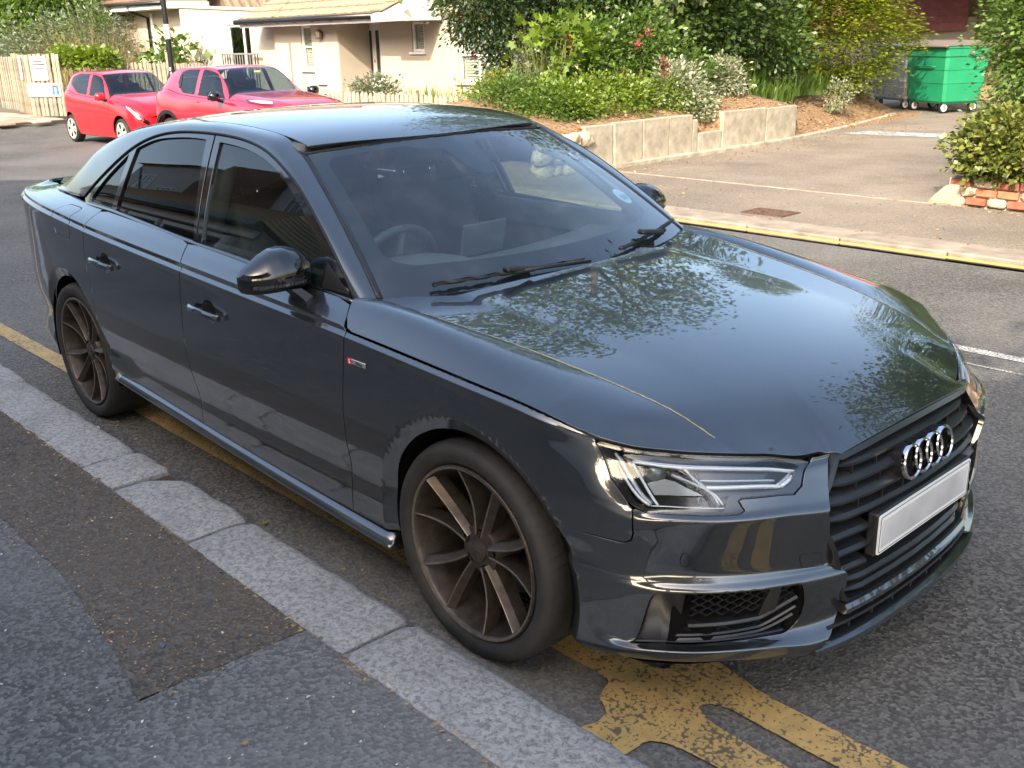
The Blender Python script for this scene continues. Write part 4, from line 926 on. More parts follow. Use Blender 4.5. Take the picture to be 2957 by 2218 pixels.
# ---------------------------------------------------------------- houses on the near side (seen in the car's paint and glass; they shade the road)
NH = empty('house', (0, -6.4, 0), label='white rendered two-storey house with brown gables behind the viewer, seen mirrored in the car windows', cat='house')
def gable(parent, x0, x1, y0, y1, ze, zr, m_w, m_r):
    xm = (x0+x1)/2; b = MB(); b.add([(x0, y1, 0), (x1, y1, 0), (x1, y1, ze), (xm, y1, zr), (x0, y1, ze), (x0, y0, 0), (x1, y0, 0), (x1, y0, ze), (xm, y0, zr), (x0, y0, ze)], [(0, 1, 2, 3, 4), (9, 8, 7, 6, 5), (0, 4, 9, 5), (1, 6, 7, 2)]); b.build('wall', m_w, parent)
    for s, xa in ((-1, x0), (1, x1)):
        courses(parent, (xa+s*.3, y1+.3, ze-.2), (xa+s*.3, y0-.2, ze-.2), (xm, y1+.3, zr+.08), (xm, y0-.2, zr+.08), 14, m_r, th=.03)
        b = MB(); b.tube([(xa+s*.3, y1+.27, ze-.14), (xm, y1+.27, zr+.10)], .07, 4); b.build('bargeboard', M_GUT, parent)
gable(NH, -9.4, -4.6, -6.5, -1.6, 6.2, 9.4, M_WREND, M_BROWNT)
b = MB(); b.box((-1.2, -3.2, 3.1), (7.0, 5.6, 6.2)); b.build('wall', M_WREND, NH)
courses(NH, (-4.9, -.25, 6.15), (2.5, -.25, 6.15), (-4.9, -3.4, 8.6), (2.5, -3.4, 8.6), 14, M_BROWNT); courses(NH, (2.5, -6.3, 6.15), (-4.9, -6.3, 6.15), (2.5, -3.4, 8.6), (-4.9, -3.4, 8.6), 14, M_BROWNT)
for (x0, x1, z0, z1, mu, y) in ((-7.9, -6.0, 3.5, 4.8, (-.3, .3), -1.60), (-3.9, -2.7, 3.5, 4.7, (0,), -.39), (-.5, .8, 3.4, 4.6, (0,), -.39)): window(NH, x0, x1, z0, z1, y+.03, mull=mu, trans=(.2,), facing=1)
N2 = empty('house', (-16, -4.9, 0), label='long white house with sandy hipped roof and dark louvred garages, mirrored in the side windows', cat='house')
b = MB(); b.box((0, -1.6, 1.5), (14.4, 3.2, 3.0)); b.build('front_range_wall', M_WREND, N2)
courses(N2, (7.6, .35, 3.05), (-7.6, .35, 3.05), (4.2, -3.2, 5.6), (-5.0, -3.2, 5.6), 12, M_SANDT); courses(N2, (7.6, -3.4, 3.05), (7.6, .35, 3.05), (4.2, -3.4, 5.6), (4.2, -3.2, 5.6), 12, M_SANDT)
b = MB(); b.bbox((0, .34, 2.98), (15.2, .16, .20), .02); b.build('gutter_beam', M_GUT, N2); b = MB(); b.bbox((0, .10, 2.78), (14.5, .08, .26), .02); b.build('white_fascia', M_UPVC, N2)
for x in (-5.6, -2.8, .0, 2.8, 5.6):
    g = empty('garage_door', (x, .0, 1.3)); g.parent = N2; b = MB()
    for s in (-1, 1): b.bbox((s*1.16, .04, 0), (.15, .12, 2.6), .02)
    b.bbox((0, .038, 1.22), (2.2, .11, .14), .02); b.build('garage_frame', M_UPVC, g)
    for i in range(24): b = MB(); b.box((0, .035, -1.22+.10*i), (2.2, .02, .085), Matrix.Rotation(R_(-22), 3, 'X')); b.build('louvre', plain('louvre_dark', (.035, .036, .038), .5) if 'louvre_dark' not in bpy.data.materials else bpy.data.materials['louvre_dark'], g)
b = MB(); b.box((-3.6, -5.6, 3.8), (19.0, 4.4, 7.6)); b.build('wall', M_WREND, N2)
courses(N2, (6.2, -3.2, 7.5), (-13.4, -3.2, 7.5), (6.2, -5.6, 8.4), (-13.4, -5.6, 8.4), 8, M_BROWNT)
b = MB(); b.bbox((-1.0, -3.0, 5.9), (2.4, .9, 2.9), .03); b.build('tile_hung_bay', M_BROWNT, N2)
for (x0, x1, z0, z1) in ((-11.6, -9.2, 5.2, 6.7), (-7.6, -5.6, 4.6, 5.9), (1.6, 3.2, 5.4, 6.8), (4.4, 5.6, 5.4, 6.8)): window(N2, x0, x1, z0, z1, -3.36, mull=(-.3, .3), trans=(.25,), facing=1)
b = MB(); b.tube([(-12.6, -3.33, 7.2), (-8.4, -3.33, 4.6)], .05, 6); b.tube([(3.9, -3.33, 7.3), (3.9, -3.33, 3.2)], .05, 6); b.build('drainpipe', M_GUT, N2)
for k, (x, cc) in enumerate(((-7.0, M_BROWNT), (-.6, M_BROWNT))): b = MB(); b.box((x, -5.2, 8.1), (.6, .9, 1.6)); b.build('chimney', cc, NH)
# ---------------------------------------------------------------- the grey saloon
CAR = empty('parked_car', (0, 0, 0), label='dark grey four-door saloon with bronze wheels parked along the granite kerb', cat='car')
def row17(x0, x1, n=20):
    s = np.linspace(s_of_x(x0), s_of_x(x1), n); return [(float(a), 16.98*KS) for a in s]
FD = spl(XZ([(-.597, .933), (-.545, .905), (-.512, .872), (-.522, .80), (-.535, .70), (-.541, .61), (-.552, .45), (-.572, .262)]))
BG = spl(XZ([(-1.655, .985), (-1.60, .948), (-1.566, .918), (-1.580, .84), (-1.590, .74), (-1.586, .62), (-1.580, .50), (-1.576, .40), (-1.576, .300)]))
RG = spl(XZ([(-2.535, 1.012), (-2.505, .98), (-2.487, .945), (-2.500, .90), (-2.512, .82), (-2.503, .76), (-2.483, .70)]))
rarc = XZ([(-2.478, .66), (-2.480, .58)]+arc(-2.82, .327, .407, 28, 2, 8)+[(-2.405, .332)])
HB = lambda x, z: XZ([(x+.012+.050*math.cos(a), z+.002+.040*math.sin(a)) for a in np.linspace(0, 2*math.pi, 25)[:-1]])
emit('front_door', panel_data(ARCH, FD[::-1]+row17(-.62, -1.64)[1:-1]+BG, holes=[HB(-1.375, .790)], rows=ROWS, h=(.03, .01)), M_GREY, CAR)
emit('rear_door', panel_data(ARCH, BG[::-1]+row17(-1.67, -2.52)[1:-1]+RG+rarc, holes=[HB(-2.29, .835)], rows=ROWS, h=(.03, .01)), M_GREY, CAR)
# front wing
ar_f = XZ(arc(0, .327, .363, 33, 207, 44))
SEAM = SK([(1.184, 6.97), (1.058, 7.04), (.968, 7.10), (.949, 7.22), (.943, 7.45), (.945, 8.99)])
HL = SK([(1.056, 11.94), (1.008, 9.91), (.961, 9.3), (.938, 9.06), (.903, 8.81), (.814, 8.83), (.688, 8.79), (.67, 9.03), (.681, 9.47), (.672, 9.54), (.526, 9.48), (.496, 9.87), (.445, 12.0)])
top_f = [(float(a), 14.0*KS) for a in np.linspace(s_of_x(-.508), 1.10, 30)]+SK([(1.062, 13.9)])
hl_r = [HL[2], HL[1], HL[0]]
def rings(ax, a0, a1): return [p for r in (.370, .380, .391, .4015, .4055, .4065, .4105, .420) for p in XZ(arc(ax, .327, r, a0, a1, int(abs(a1-a0)/4)))]
wing_bot = XZ([(-.325, .262), (-.40, .258), (-.565, .262)])
def arch_lip(X, d):
    out = np.full(len(X), d)
    for ax in (0, -2.82): out = np.where(np.abs(np.hypot(X[:, 0]-ax, X[:, 2]-.327)-.363) < .012, .045, out)
    return out
wing = top_f+hl_r[::-1]+SEAM[::-1][:-1]+ar_f+wing_bot+FD[::-1][:-8]
emit('front_wing', panel_data(ARCH, wing, rows=ROWS, h=(.025, .01), edge=.015, extra_lip=arch_lip, extra=rings(0, 36, 200)), M_GREY, CAR)
# rear quarter with fuel flap outline
ar_r = XZ(arc(-2.82, .327, .363, 4, 178, 44))
sq = [(float(a), 16.98*KS) for a in np.linspace(s_of_x(-2.55), SMAX-.001, 40)]
fl_c = XZ([(-2.68, .90), (-2.90, .905), (-2.90, 1.000), (-2.66, .995)])
FLAP = roundc(XZ([(-2.655, .885), (-2.865, .890), (-2.885, .985), (-2.87, 1.013), (-2.70, 1.010), (-2.655, .96)]), .03)
quarter = RG+rarc+ar_r[::1]+XZ([(-3.2, .25)])+[(float(a), .9*KS) for a in np.linspace(s_of_x(-3.2), SMAX-.001, 30)]+sq[::-1]
emit('rear_quarter', panel_data(ARCH, quarter, holes=[FLAP], rows=ROWS, h=(.035, .01), edge=.018, extra_lip=arch_lip, extra=rings(-2.82, 6, 176)), M_GREY, CAR)
emit('fuel_flap', panel_data(ARCH, FLAP, rows=ROWS, h=(.03, .01), gap=.0022), M_GREY, CAR, both=False)
# front bumper
ar_b = XZ(arc(0, .327, .363, -16, 33, 16))
GRL = [(.374, 12.2), (.441, 7.94), (.335, 3.3)]
bot = [(1.068, .95)]+[(s, .9) for s in (1.0, .93, .85, .75, .65, .55)]+[(.474, .95), (.455, 1.6), (.345, 2.9)]
bump = SK([(.374, 13.9)]+GRL)+SK(bot[::-1])+ar_b+SEAM+[HL[3]]+HL[4:]+SK([(.435, 13.6)])
INTAKE = roundc(SK([(.877, 3.97), (.70, 4.05), (.512, 4.07), (.475, 3.33), (.523, 2.81), (.60, 2.85), (.948, 2.78), (.894, 3.83)]), [.012, 0, .01, .02, .03, .02, .004, .02])
def bump_lip(X, d): return np.where((X[:, 2] < .43) & (X[:, 0] > .45), .010, arch_lip(X, d))
emit('front_bumper', panel_data(ARCH, bump, holes=[INTAKE], rows=ROWS, h=(.018, .01), edge=.012, extra_lip=bump_lip, extra=rings(0, -14, 30)), M_GREY, CAR)
_D = panel_data(ARCH, INTAKE, h=(.4, .4), edge=.012, gap=.001, lip=.050, off=-.006); emit('intake_wall', (_D[0], [f for f in _D[1] if len(f) == 4], _D[2]), M_PLA, CAR)
# parking sensor and towing eye cover
for nm, pts, rr in (('parking_sensor', [(.816+.011*math.cos(a), 6.59+.011/.021*math.sin(a)*.47) for a in np.linspace(0, 2*math.pi, 15)[:-1]], 0), ('towing_cover', [(.509, 6.55), (.441, 6.58), (.418, 5.68), (.488, 5.92)], .01)):
    P = SK(pts); P = roundc(P, rr) if rr else P
    D = panel_data(ARCH, P, rows=ROWS, h=(.01, .006), edge=.008, gap=0, lip=.001, off=.0012)
    emit(nm, D, M_GREY, CAR, both=(nm == 'parking_sensor'))
    X = ARCH(np.array([p[0] for p in densify(P, .006)]), np.array([p[1] for p in densify(P, .006)])); 
    V, F = sweep(X+np.array([.0006, -.0006, 0]), [(.0012*math.cos(a), .0012*math.sin(a)) for a in (0, 2.1, 4.2)], closed=True, ups=[(1, -1, .1)]*len(X))
    mesh(nm+'_gap', V, F, M_SEAL, CAR)
# bonnet (one panel over the full width)
xr = lambda y: -.405-.26*y*y
def hood_outline():
    L = []
    ys = np.linspace(.745, 0, 16); rear = [(xr(y), y) for y in ys]
    B = [(p[0], p[1]) for p in _BP if p[0] > -.505]; e_side = B[:-1]; front = []; fr2 = [B[-1]]
    half = [(-.560, .775), (-.588, .812), (-.548, .866), (-.520, .887)]+e_side+front+fr2
    full = half+[(x, -y) for x, y in half[::-1][1:]]+[(x, -y) for x, y in rear[:-1]]+[(x, y) for x, y in rear[::-1]]
    return full
HO = hood_outline()
hr = np.arange(-.90, .90, .016)
_c1 = [.004, -.004, .010, -.010]
emit('bonnet', panel_data(HOODs, HO, h=(.022, .010), edge=.015, lip=.016, gap=.001), M_GREY, CAR, both=False)
# pollen collected in the bonnet crease on each side
for sg in (-1, 1):
    xs = np.linspace(-.36, .60, 60); w = .0011+.0028*np.sin(np.linspace(.15, 2.9, 60))
    V = []; F = []
    for i, x in enumerate(xs):
        y = float(_c1y(x))
        for d in (-1, 1): V.append((x, sg*(y+d*w[i]+.001*math.sin(i*2.3)), float(HOOD(x, y+d*w[i]))+.0008))
        if i: F.append((2*i-2, 2*i-1, 2*i+1, 2*i))
    mesh('pollen_streak', V, F, plain('pollen', (.30, .27, .17), .9, var=.4, vscale=60) if sg < 0 else bpy.data.materials['pollen'], CAR)
# roof, windscreen, rear screen, boot
ro = [(-1.098-.083*(y/.556)**2, y) for y in np.linspace(-.556, .556, 21)]
rr_ = [(-2.61-.02*(y/.556)**2, y) for y in np.linspace(.556, -.556, 21)]
emit('roof', panel_data(ROOFs, ro+[(x, .556) for x in np.linspace(-1.2, -2.6, 30)]+rr_+[(x, -.556) for x in np.linspace(-2.6, -1.2, 30)], h=(.05, .04), edge=.03, lip=.01), M_GREY, CAR, both=False)
ww = [(-.985, -.01), (.985, -.01), (.985, .985), (-.985, .985)]
emit('windscreen', panel_data(WIND, densify(ww, .08), h=(.08, .05), lip=0, gap=0, edge=.05), M_GL_W, CAR, both=False)
clear = roundc([(-.90, .22), (-.80, .165), (-.4, .150), (0, .145), (.4, .150), (.80, .165), (.90, .22), (.905, .6), (.90, .90), (.84, .935), (.22, .945), (.14, .925), (.10, .74), (.04, .665), (-.04, .665), (-.10, .74), (-.12, .90), (-.30, .915), (-.36, .950), (-.84, .94), (-.90, .90), (-.905, .6)], .06)
emit('windscreen_border', panel_data(WIND, densify(ww, .08), holes=[clear], h=(.08, .05), lip=0, gap=0, edge=.03, off=-.004), M_FRIT, CAR, both=False)
emit('rear_screen', panel_data(REARW, [(-.97, .01), (.97, .01), (.97, .99), (-.97, .99)], h=(.1, .1), lip=0, gap=0, edge=.08), M_GL_R, CAR, both=False)
def BOOT(a, b):
    a = np.asarray(a, float); b = np.asarray(b, float); e = SIDE(s_of_x(a), np.full(len(a), 16.98))
    w = np.clip(np.abs(b)/np.maximum(-e[:, 1], .05), 0, 1.2); zc = 1.062-.022*np.clip((-3.3-a)/.5, 0, 1.2)**2*1.6
    return np.stack([a, b, zc+(e[:, 2]-zc)*w**4], 1)
bo = [(x, .56 if x > -3.6 else .54) for x in np.linspace(-3.34, -3.76, 10)]
emit('boot_lid', panel_data(BOOT, [(-3.34, -.62), (-3.55, -.585), (-3.72, -.50), (-3.79, -.3), (-3.80, 0), (-3.79, .3), (-3.72, .50), (-3.55, .585), (-3.34, .62)], h=(.04, .04), edge=.03), M_GREY, CAR, both=False)
# roof side frame: A pillar, cant rail, C pillar as one lofted panel
RLx = [(-.600, .945), (-.721, 1.042), (-.894, 1.158), (-1.03, 1.235), (-1.164, 1.291), (-1.303, 1.333), (-1.521, 1.364), (-1.76, 1.371), (-1.971, 1.366), (-2.187, 1.342), (-2.394, 1.283), (-2.616, 1.166), (-2.74, 1.092), (-2.815, 1.045)]
def rl3(pts, off=.004): a = np.array(pts); return np.stack([a[:, 0], yG(a[:, 0], a[:, 1])+off, a[:, 1]], 1)
RLA = rl3(RLx)
def frame_pairs():
    A = [RLA[0], RLA[1], RLA[2], RLA[3], rl3([(-1.20, 1.303)])[0], RLA[5], RLA[6], RLA[7], RLA[8], RLA[9], RLA[10], RLA[11], RLA[12], RLA[13]]
    wl = WIND(np.full(5, 1.0), np.array([.0, .18, .50, .74, 1.0]))
    B = [wl[0], wl[1], wl[2], wl[3], wl[4]]
    for x in (-1.34, -1.54, -1.76, -1.98, -2.22): B.append(np.array([x, .556, float(ROOF(x, .556))]))
    B += [np.array([-2.50, .562, float(ROOF(-2.50, .556))-.004]), np.array([-2.86, .575, 1.262]), np.array([-3.12, .60, 1.145]), np.array([-3.36, .63, 1.045])]
    for x, y, z, bx, by, bz in ((-3.0, None, None, -3.52, .60, 1.040),):
        p = SIDE(s_of_x(x), 16.98)[0]; A.append(np.array([p[0], -p[1], p[2]])); q = SIDE(s_of_x(-3.40), 16.98)[0]; B.append(np.array([-3.44, -q[1]-.02, q[2]+.004]))
    return np.array(A), np.array(B)
_A, _B = frame_pairs(); _t = np.linspace(0, 1, len(_A)); _fa, _fb = pch(_t, _A), pch(_t, _B)
def FRAME(a, b):
    a = np.asarray(a, float); b = np.asarray(b, float)[:, None]; A, B = _fa(a), _fb(a)
    C = B.copy(); C[:, 1] = np.maximum(yG(np.clip(B[:, 0], -2.9, -.4), B[:, 2])+.002, B[:, 1]+.002); C[:, 2] -= .006
    k = np.clip((a-.80)/.15, 0, 1)[:, None]; C = C*(1-k*.75)+((A+B)/2+np.array([0, .02, .01]))*(k*.75)
    w = 1.5; P = ((1-b)**2*A+2*w*b*(1-b)*C+b*b*B)/((1-b)**2+2*w*b*(1-b)+b*b); P[:, 1] *= -1; return P
emit('roof_side_frame', panel_data(FRAME, densify([(0, 0), (1, 0), (1, 1), (0, 1)], .02), h=(.012, .06), lip=.012, gap=.002, edge=.02), M_GREY, CAR)
# door glass and gloss-black frames
def GL(a, b, o=0): return GLASS(a, b, o)
g0, g1, g2 = (lambda a, b: GLASS(a, b, 0)), (lambda a, b: GLASS(a, b, -.010)), (lambda a, b: GLASS(a, b, -.004))
belt = pch([-2.80, -2.5, -2.13, -1.65, -1.27, -.82, -.60], [1.030, 1.030, 1.018, .996, .982, .956, .944])
fg = [(-.787, 1.043), (-.90, 1.121), (-1.052, 1.211), (-1.168, 1.264), (-1.313, 1.308), (-1.479, 1.333), (-1.655, 1.343)]
FG = spl(fg)+[(-1.575, belt(-1.575)), (-1.25, belt(-1.25)), (-.787, belt(-.787))]
rg = [(-1.765, 1.346), (-1.873, 1.347), (-2.057, 1.338), (-2.212, 1.320), (-2.360, 1.280)]
RGp = spl(rg)+[(-2.405, belt(-2.405)), (-2.0, belt(-2.0)), (-1.645, belt(-1.645))]
qg = [(-2.418, 1.255), (-2.50, 1.205), (-2.60, 1.140), (-2.715, 1.050)]; QG = spl(qg)+[(-2.70, belt(-2.7)+.004), (-2.455, belt(-2.45)+.004)]
sail = [(-.772, 1.030), (-.772, belt(-.772)), (-.632, belt(-.63)+.006)]
RL2 = spl(RLx); bb = lambda x0, x1: [(x, float(belt(x))-.004) for x in np.linspace(x0, x1, 14)]
iB = [p for p in RL2 if p[0] > -1.70]; iR = [p for p in RL2 if p[0] <= -1.715]
emit('front_window_frame', panel_data(g0, iB+[(-1.706, 1.370), (-1.612, belt(-1.612)-.004)]+bb(-1.60, -.61), holes=[FG], h=(.04, .04), lip=.010, gap=.001, edge=.02), M_BLK, CAR)
emit('rear_window_frame', panel_data(g0, [(-1.716, 1.371)]+iR+bb(-2.80, -1.64)+[(-1.622, belt(-1.622)-.004)], holes=[RGp, QG], h=(.04, .04), lip=.010, gap=.001, edge=.02), M_BLK, CAR)
emit('front_door_window', panel_data(g1, FG, h=(.06, .06), lip=0, gap=-.006, edge=.03), M_GL_F, CAR)
emit('rear_door_window', panel_data(g1, RGp, h=(.06, .06), lip=0, gap=-.006, edge=.03), M_GL_R, CAR)
emit('quarter_window', panel_data(g1, QG, h=(.06, .06), lip=0, gap=-.006, edge=.03), M_GL_R, CAR)
emit('mirror_sail', panel_data(g0, sail, h=(.06, .06), lip=.004, gap=0, edge=.03, off=.003), M_PLA, CAR)
def both_sweep(name, path, prof, m, ups, closed=False):
    V, F = sweep(path, prof, closed, ups); V = np.array(V); mesh(name, V, F, m, CAR, True); mesh(name, V*np.array([1, -1, 1]), [f[::-1] for f in F], m, CAR, True)
circ8 = lambda r: [(r*math.cos(a), r*math.sin(a)) for a in np.linspace(0, 2*math.pi, 9)[:-1]]
p = rl3(spl(RLx), .002); p[:, 1] *= -1
both_sweep('roofline_seal', p, circ8(.0055), M_SEAL, [(0, -1, .3)]*len(p))
bx = np.linspace(-.603, -2.80, 60); bp3 = np.array([(x, -float(yG(x, belt(x)))-.001, float(belt(x))-.010) for x in bx])
both_sweep('belt_trim', bp3, [(-.004, -.010), (.006, -.010), (.009, -.004), (.007, .004), (-.002, .010), (-.006, .010)], M_BLK, [(0, -1, .2)]*60)
wl = WIND(np.full(24, -1.0), np.linspace(.0, .995, 24)); both_sweep('windscreen_trim', wl+np.array([-.002, .004, .001]), [(-.013, -.004), (.011, -.004), (.011, .003), (-.013, .003)], M_PLA, [(0, -1, .15)]*24)
wt = WIND(np.linspace(-1, 1, 30), np.full(30, .992)); V, F = sweep(wt, circ8(.005), ups=[(0, 0, 1)]*30); mesh('windscreen_seal', V, F, M_SEAL, CAR, True)
# side skirt with its up-facing blade
sx = np.linspace(-.36, -2.385, 50); zt_ = lambda x: .2515+.0405*(-x-.43)
yo = np.interp(-sx, -OUT[5:20, 0], OUT[5:20, 1]); sp = np.array([(x, -(y-.020), zt_(x)) for x, y in zip(sx, yo)])
sx = np.linspace(-.36, -2.37, 50)
tp = np.interp(sx, [-2.385, -2.28, -.48, -.36], [.25, 1, 1, .1])
V, F = sweep(sp, [(-.035, .004), (-.012, .002), (.008, -.026), (.012, -.034), (.006, -.044), (-.05, -.055)], ups=[(0, -1, 0)]*50)
both_sweep('side_skirt', sp, [(-.035, .004), (-.012, .002), (.010, -.026), (.013, -.033), (.006, -.044), (-.05, -.055)], M_GREY, [(0, -1, 0)]*50)
# wheel houses, floor and cabin walls so nothing shows through
for ax in (0, -2.82):
    for sg in (-1, 1):
        V = []; F = []
        A_ = np.linspace(-.25, math.pi+.25, 25)
        for a in A_:
            for yy in (.855, .52): V.append((ax+.372*math.cos(a), sg*yy, .327+.372*math.sin(a)))
        for i in range(24): F.append((2*i, 2*i+1, 2*i+3, 2*i+2))
        V.append((ax, sg*.52, .2)); c = len(V)-1
        F += [(2*i+1, c, 2*i+3) for i in range(24)]
        mesh('wheel_house', V, F, M_DARK, CAR)
b = MB(); b.box((-1.42, 0, .27), (2.1, 1.50, .12)); b.box((-1.42, 0, .27), (3.6, .9, .10)); b.box((.40, 0, .40), (.50, .62, .30)); b.build('underbody', M_DARK, CAR)
b = MB()
for sg in (-1, 1): b.box((-1.62, sg*.80, .58), (1.78, .10, .60)); b.box((-1.62, sg*.745, .93), (2.0, .05, .10))
b.box((-.47, 0, .62), (.10, 1.5, .50)); b.box((-2.65, 0, .68), (.10, 1.5, .72))
b.build('inner_door_panel', M_INT, CAR)
# ---------------------------------------------------------------- wheels
def make_wheel(ax, sg, yface, spin):
    w = empty('wheel', (ax, sg*yface, .327)); w.parent = CAR
    w.rotation_euler = (0, spin, 0) if sg < 0 else (0, spin, math.pi)
    # local frame: outer face looks to -y
    r = .2605
    t = MB(); t.lathe([(.245, .02), (.262, .006), (.270, -.004), (.292, -.014), (.312, -.010), (.322, .006), (.3268, .026), (.3280, .045), (.3285, .12), (.3280, .20), (.322, .235), (.30, .25), (.262, .235)], 'y', n=72)
    o = t.build('tyre', M_RUB, w, True)
    # tread grooves: sipes across the shoulder and two circumferential channels
    g = MB()
    for k in range(64):
        a = 2*math.pi*k/64; c, s_ = math.cos(a), math.sin(a); da = .018
        pts = []
        for (rr, h, dd) in ((.3205, .002, 0), (.3277, .024, .004), (.3292, .05, .010), (.3294, .085, .020)):
            pts.append(Vector((rr*math.cos(a+dd*2), h, rr*math.sin(a+dd*2))))
        for i in range(3):
            p, q = pts[i], pts[i+1]; tn = Vector((-s_, 0, c))*.0011
            g.add([p-tn, p+tn, q+tn, q-tn], [(0, 1, 2, 3)])
    for h in (.095, .155): g.lathe([(.3290, h), (.3292, h+.009)], 'y', n=72)
    g.build('tread_groove', M_SEAL, o, kind='stuff')
    rim = MB(); rim.lathe([(r, .004), (r, -.003), (r-.005, -.006), (r-.011, -.003), (r-.014, .008), (r-.024, .050), (r-.030, .10), (r-.030, .19)], 'y', n=72)
    rim.build('rim', M_RIM, w, True)
    e = MB(); e.lathe([(r-.0035, -.0068), (r-.0105, -.0040)], 'y', n=72); e.build('rim_edge', M_RIMF, w, True)
    hub = MB(); hub.lathe([(.0, .020), (.030, .020), (.034, .022), (.036, .030), (.070, .036), (.080, .060), (.085, .12)], 'y', n=40)
    h = hub.build('hub', M_RIM, w, True, angle=30)
    n = MB()
    for k in range(5):
        a = R_(81+72*k); n.lathe([(.0, .040), (.012, .040), (.012, .030), (.009, .0295)], 'y', (.056*math.cos(a), 0, .056*math.sin(a)), n=10)
    n.build('wheel_bolt_recess', M_DARK, h)
    for k in range(4):
        q = MB(); R0, R1 = .0075, .0012
        V = []; F = []
        for i in range(20):
            a = 2*math.pi*i/20
            for j in range(6):
                b_ = 2*math.pi*j/6; rr = R0+R1*math.cos(b_); V.append(((k-1.5)*.0105+rr*math.cos(a), .0195+R1*math.sin(b_), rr*math.sin(a)))
        for i in range(20):
            for j in range(6): F.append((i*6+j, ((i+1) % 20)*6+j, ((i+1) % 20)*6+(j+1) % 6, i*6+(j+1) % 6))
        mesh('cap_ring', V, F, M_RIM, h, True)
    # ten spokes in five V pairs
    for k in range(5):
        for sd in (-1, 1):
            ac = R_(45+72*k); a0 = ac+sd*R_(15); a1 = ac+sd*R_(17.0)
            p0 = np.array([.050*math.cos(a0), .026, .050*math.sin(a0)]); p1 = np.array([.2475*math.cos(a1), -.002, .2475*math.sin(a1)])
            V = []; F = []; M = []; NS = 10
            for i in range(NS+1):
                t_ = i/NS; c = p0+(p1-p0)*t_; dirn = p1-p0; dirn = dirn/np.linalg.norm(dirn)
                perp = np.array([-dirn[2], 0, dirn[0]]); perp /= np.linalg.norm(perp)
                c = c+perp*sd*.010*math.sin(math.pi*t_)*1.0+np.array([0, .010*math.sin(math.pi*t_), 0])
                wd = .0105+.0025*t_; dp = .052+.01*(1-t_)
                ins = -sd*perp                                                     # towards the V's own axis
                # cross-section: bright narrow ridge on the outside of the V, face sloping inwards to the V axis
                for (u_, h_) in ((-wd, .0), (-wd+.0045, -.002), (-wd+.0060, .000), (wd, .015), (wd*.8, dp), (-wd*.9, dp)):
                    q = c-ins*0+ins*(u_) ; V.append(q+np.array([0, h_, 0]))
            for i in range(NS):
                for j in range(6):
                    F.append((i*6+j, i*6+(j+1) % 6, (i+1)*6+(j+1) % 6, (i+1)*6+j)); M.append(1 if j in (0, 1) else 0)
            F.append((0, 1, 2, 3, 4, 5)); M.append(0)
            b = MB(); b.V = [tuple(v) for v in V]; b.F = F; b.M = M
            b.build('spoke', [M_RIM, M_RIMF], w, angle=35)
    d = MB(); d.lathe([(.07, .135), (.165, .135), (.168, .14), (.168, .16)], 'y', n=48); d.build('brake_disc', M_DISC, w, True, angle=40)
    c = MB(); c.bbox((.125, .12, .085), (.09, .07, .16), .02, Matrix.Rotation(R_(-35), 3, 'Y')); c.build('brake_caliper', M_PLA, w)
    bk = MB(); bk.lathe([(0, .20), (.225, .20)], 'y', n=40); bk.build('wheel_back', M_DARK, w)
    return w
for ax, sg, yf in ((0, -1, .880), (-2.82, -1, .856), (0, 1, .880), (-2.82, 1, .856)): make_wheel(ax, sg, yf, R_(0) if ax == 0 else R_(14))
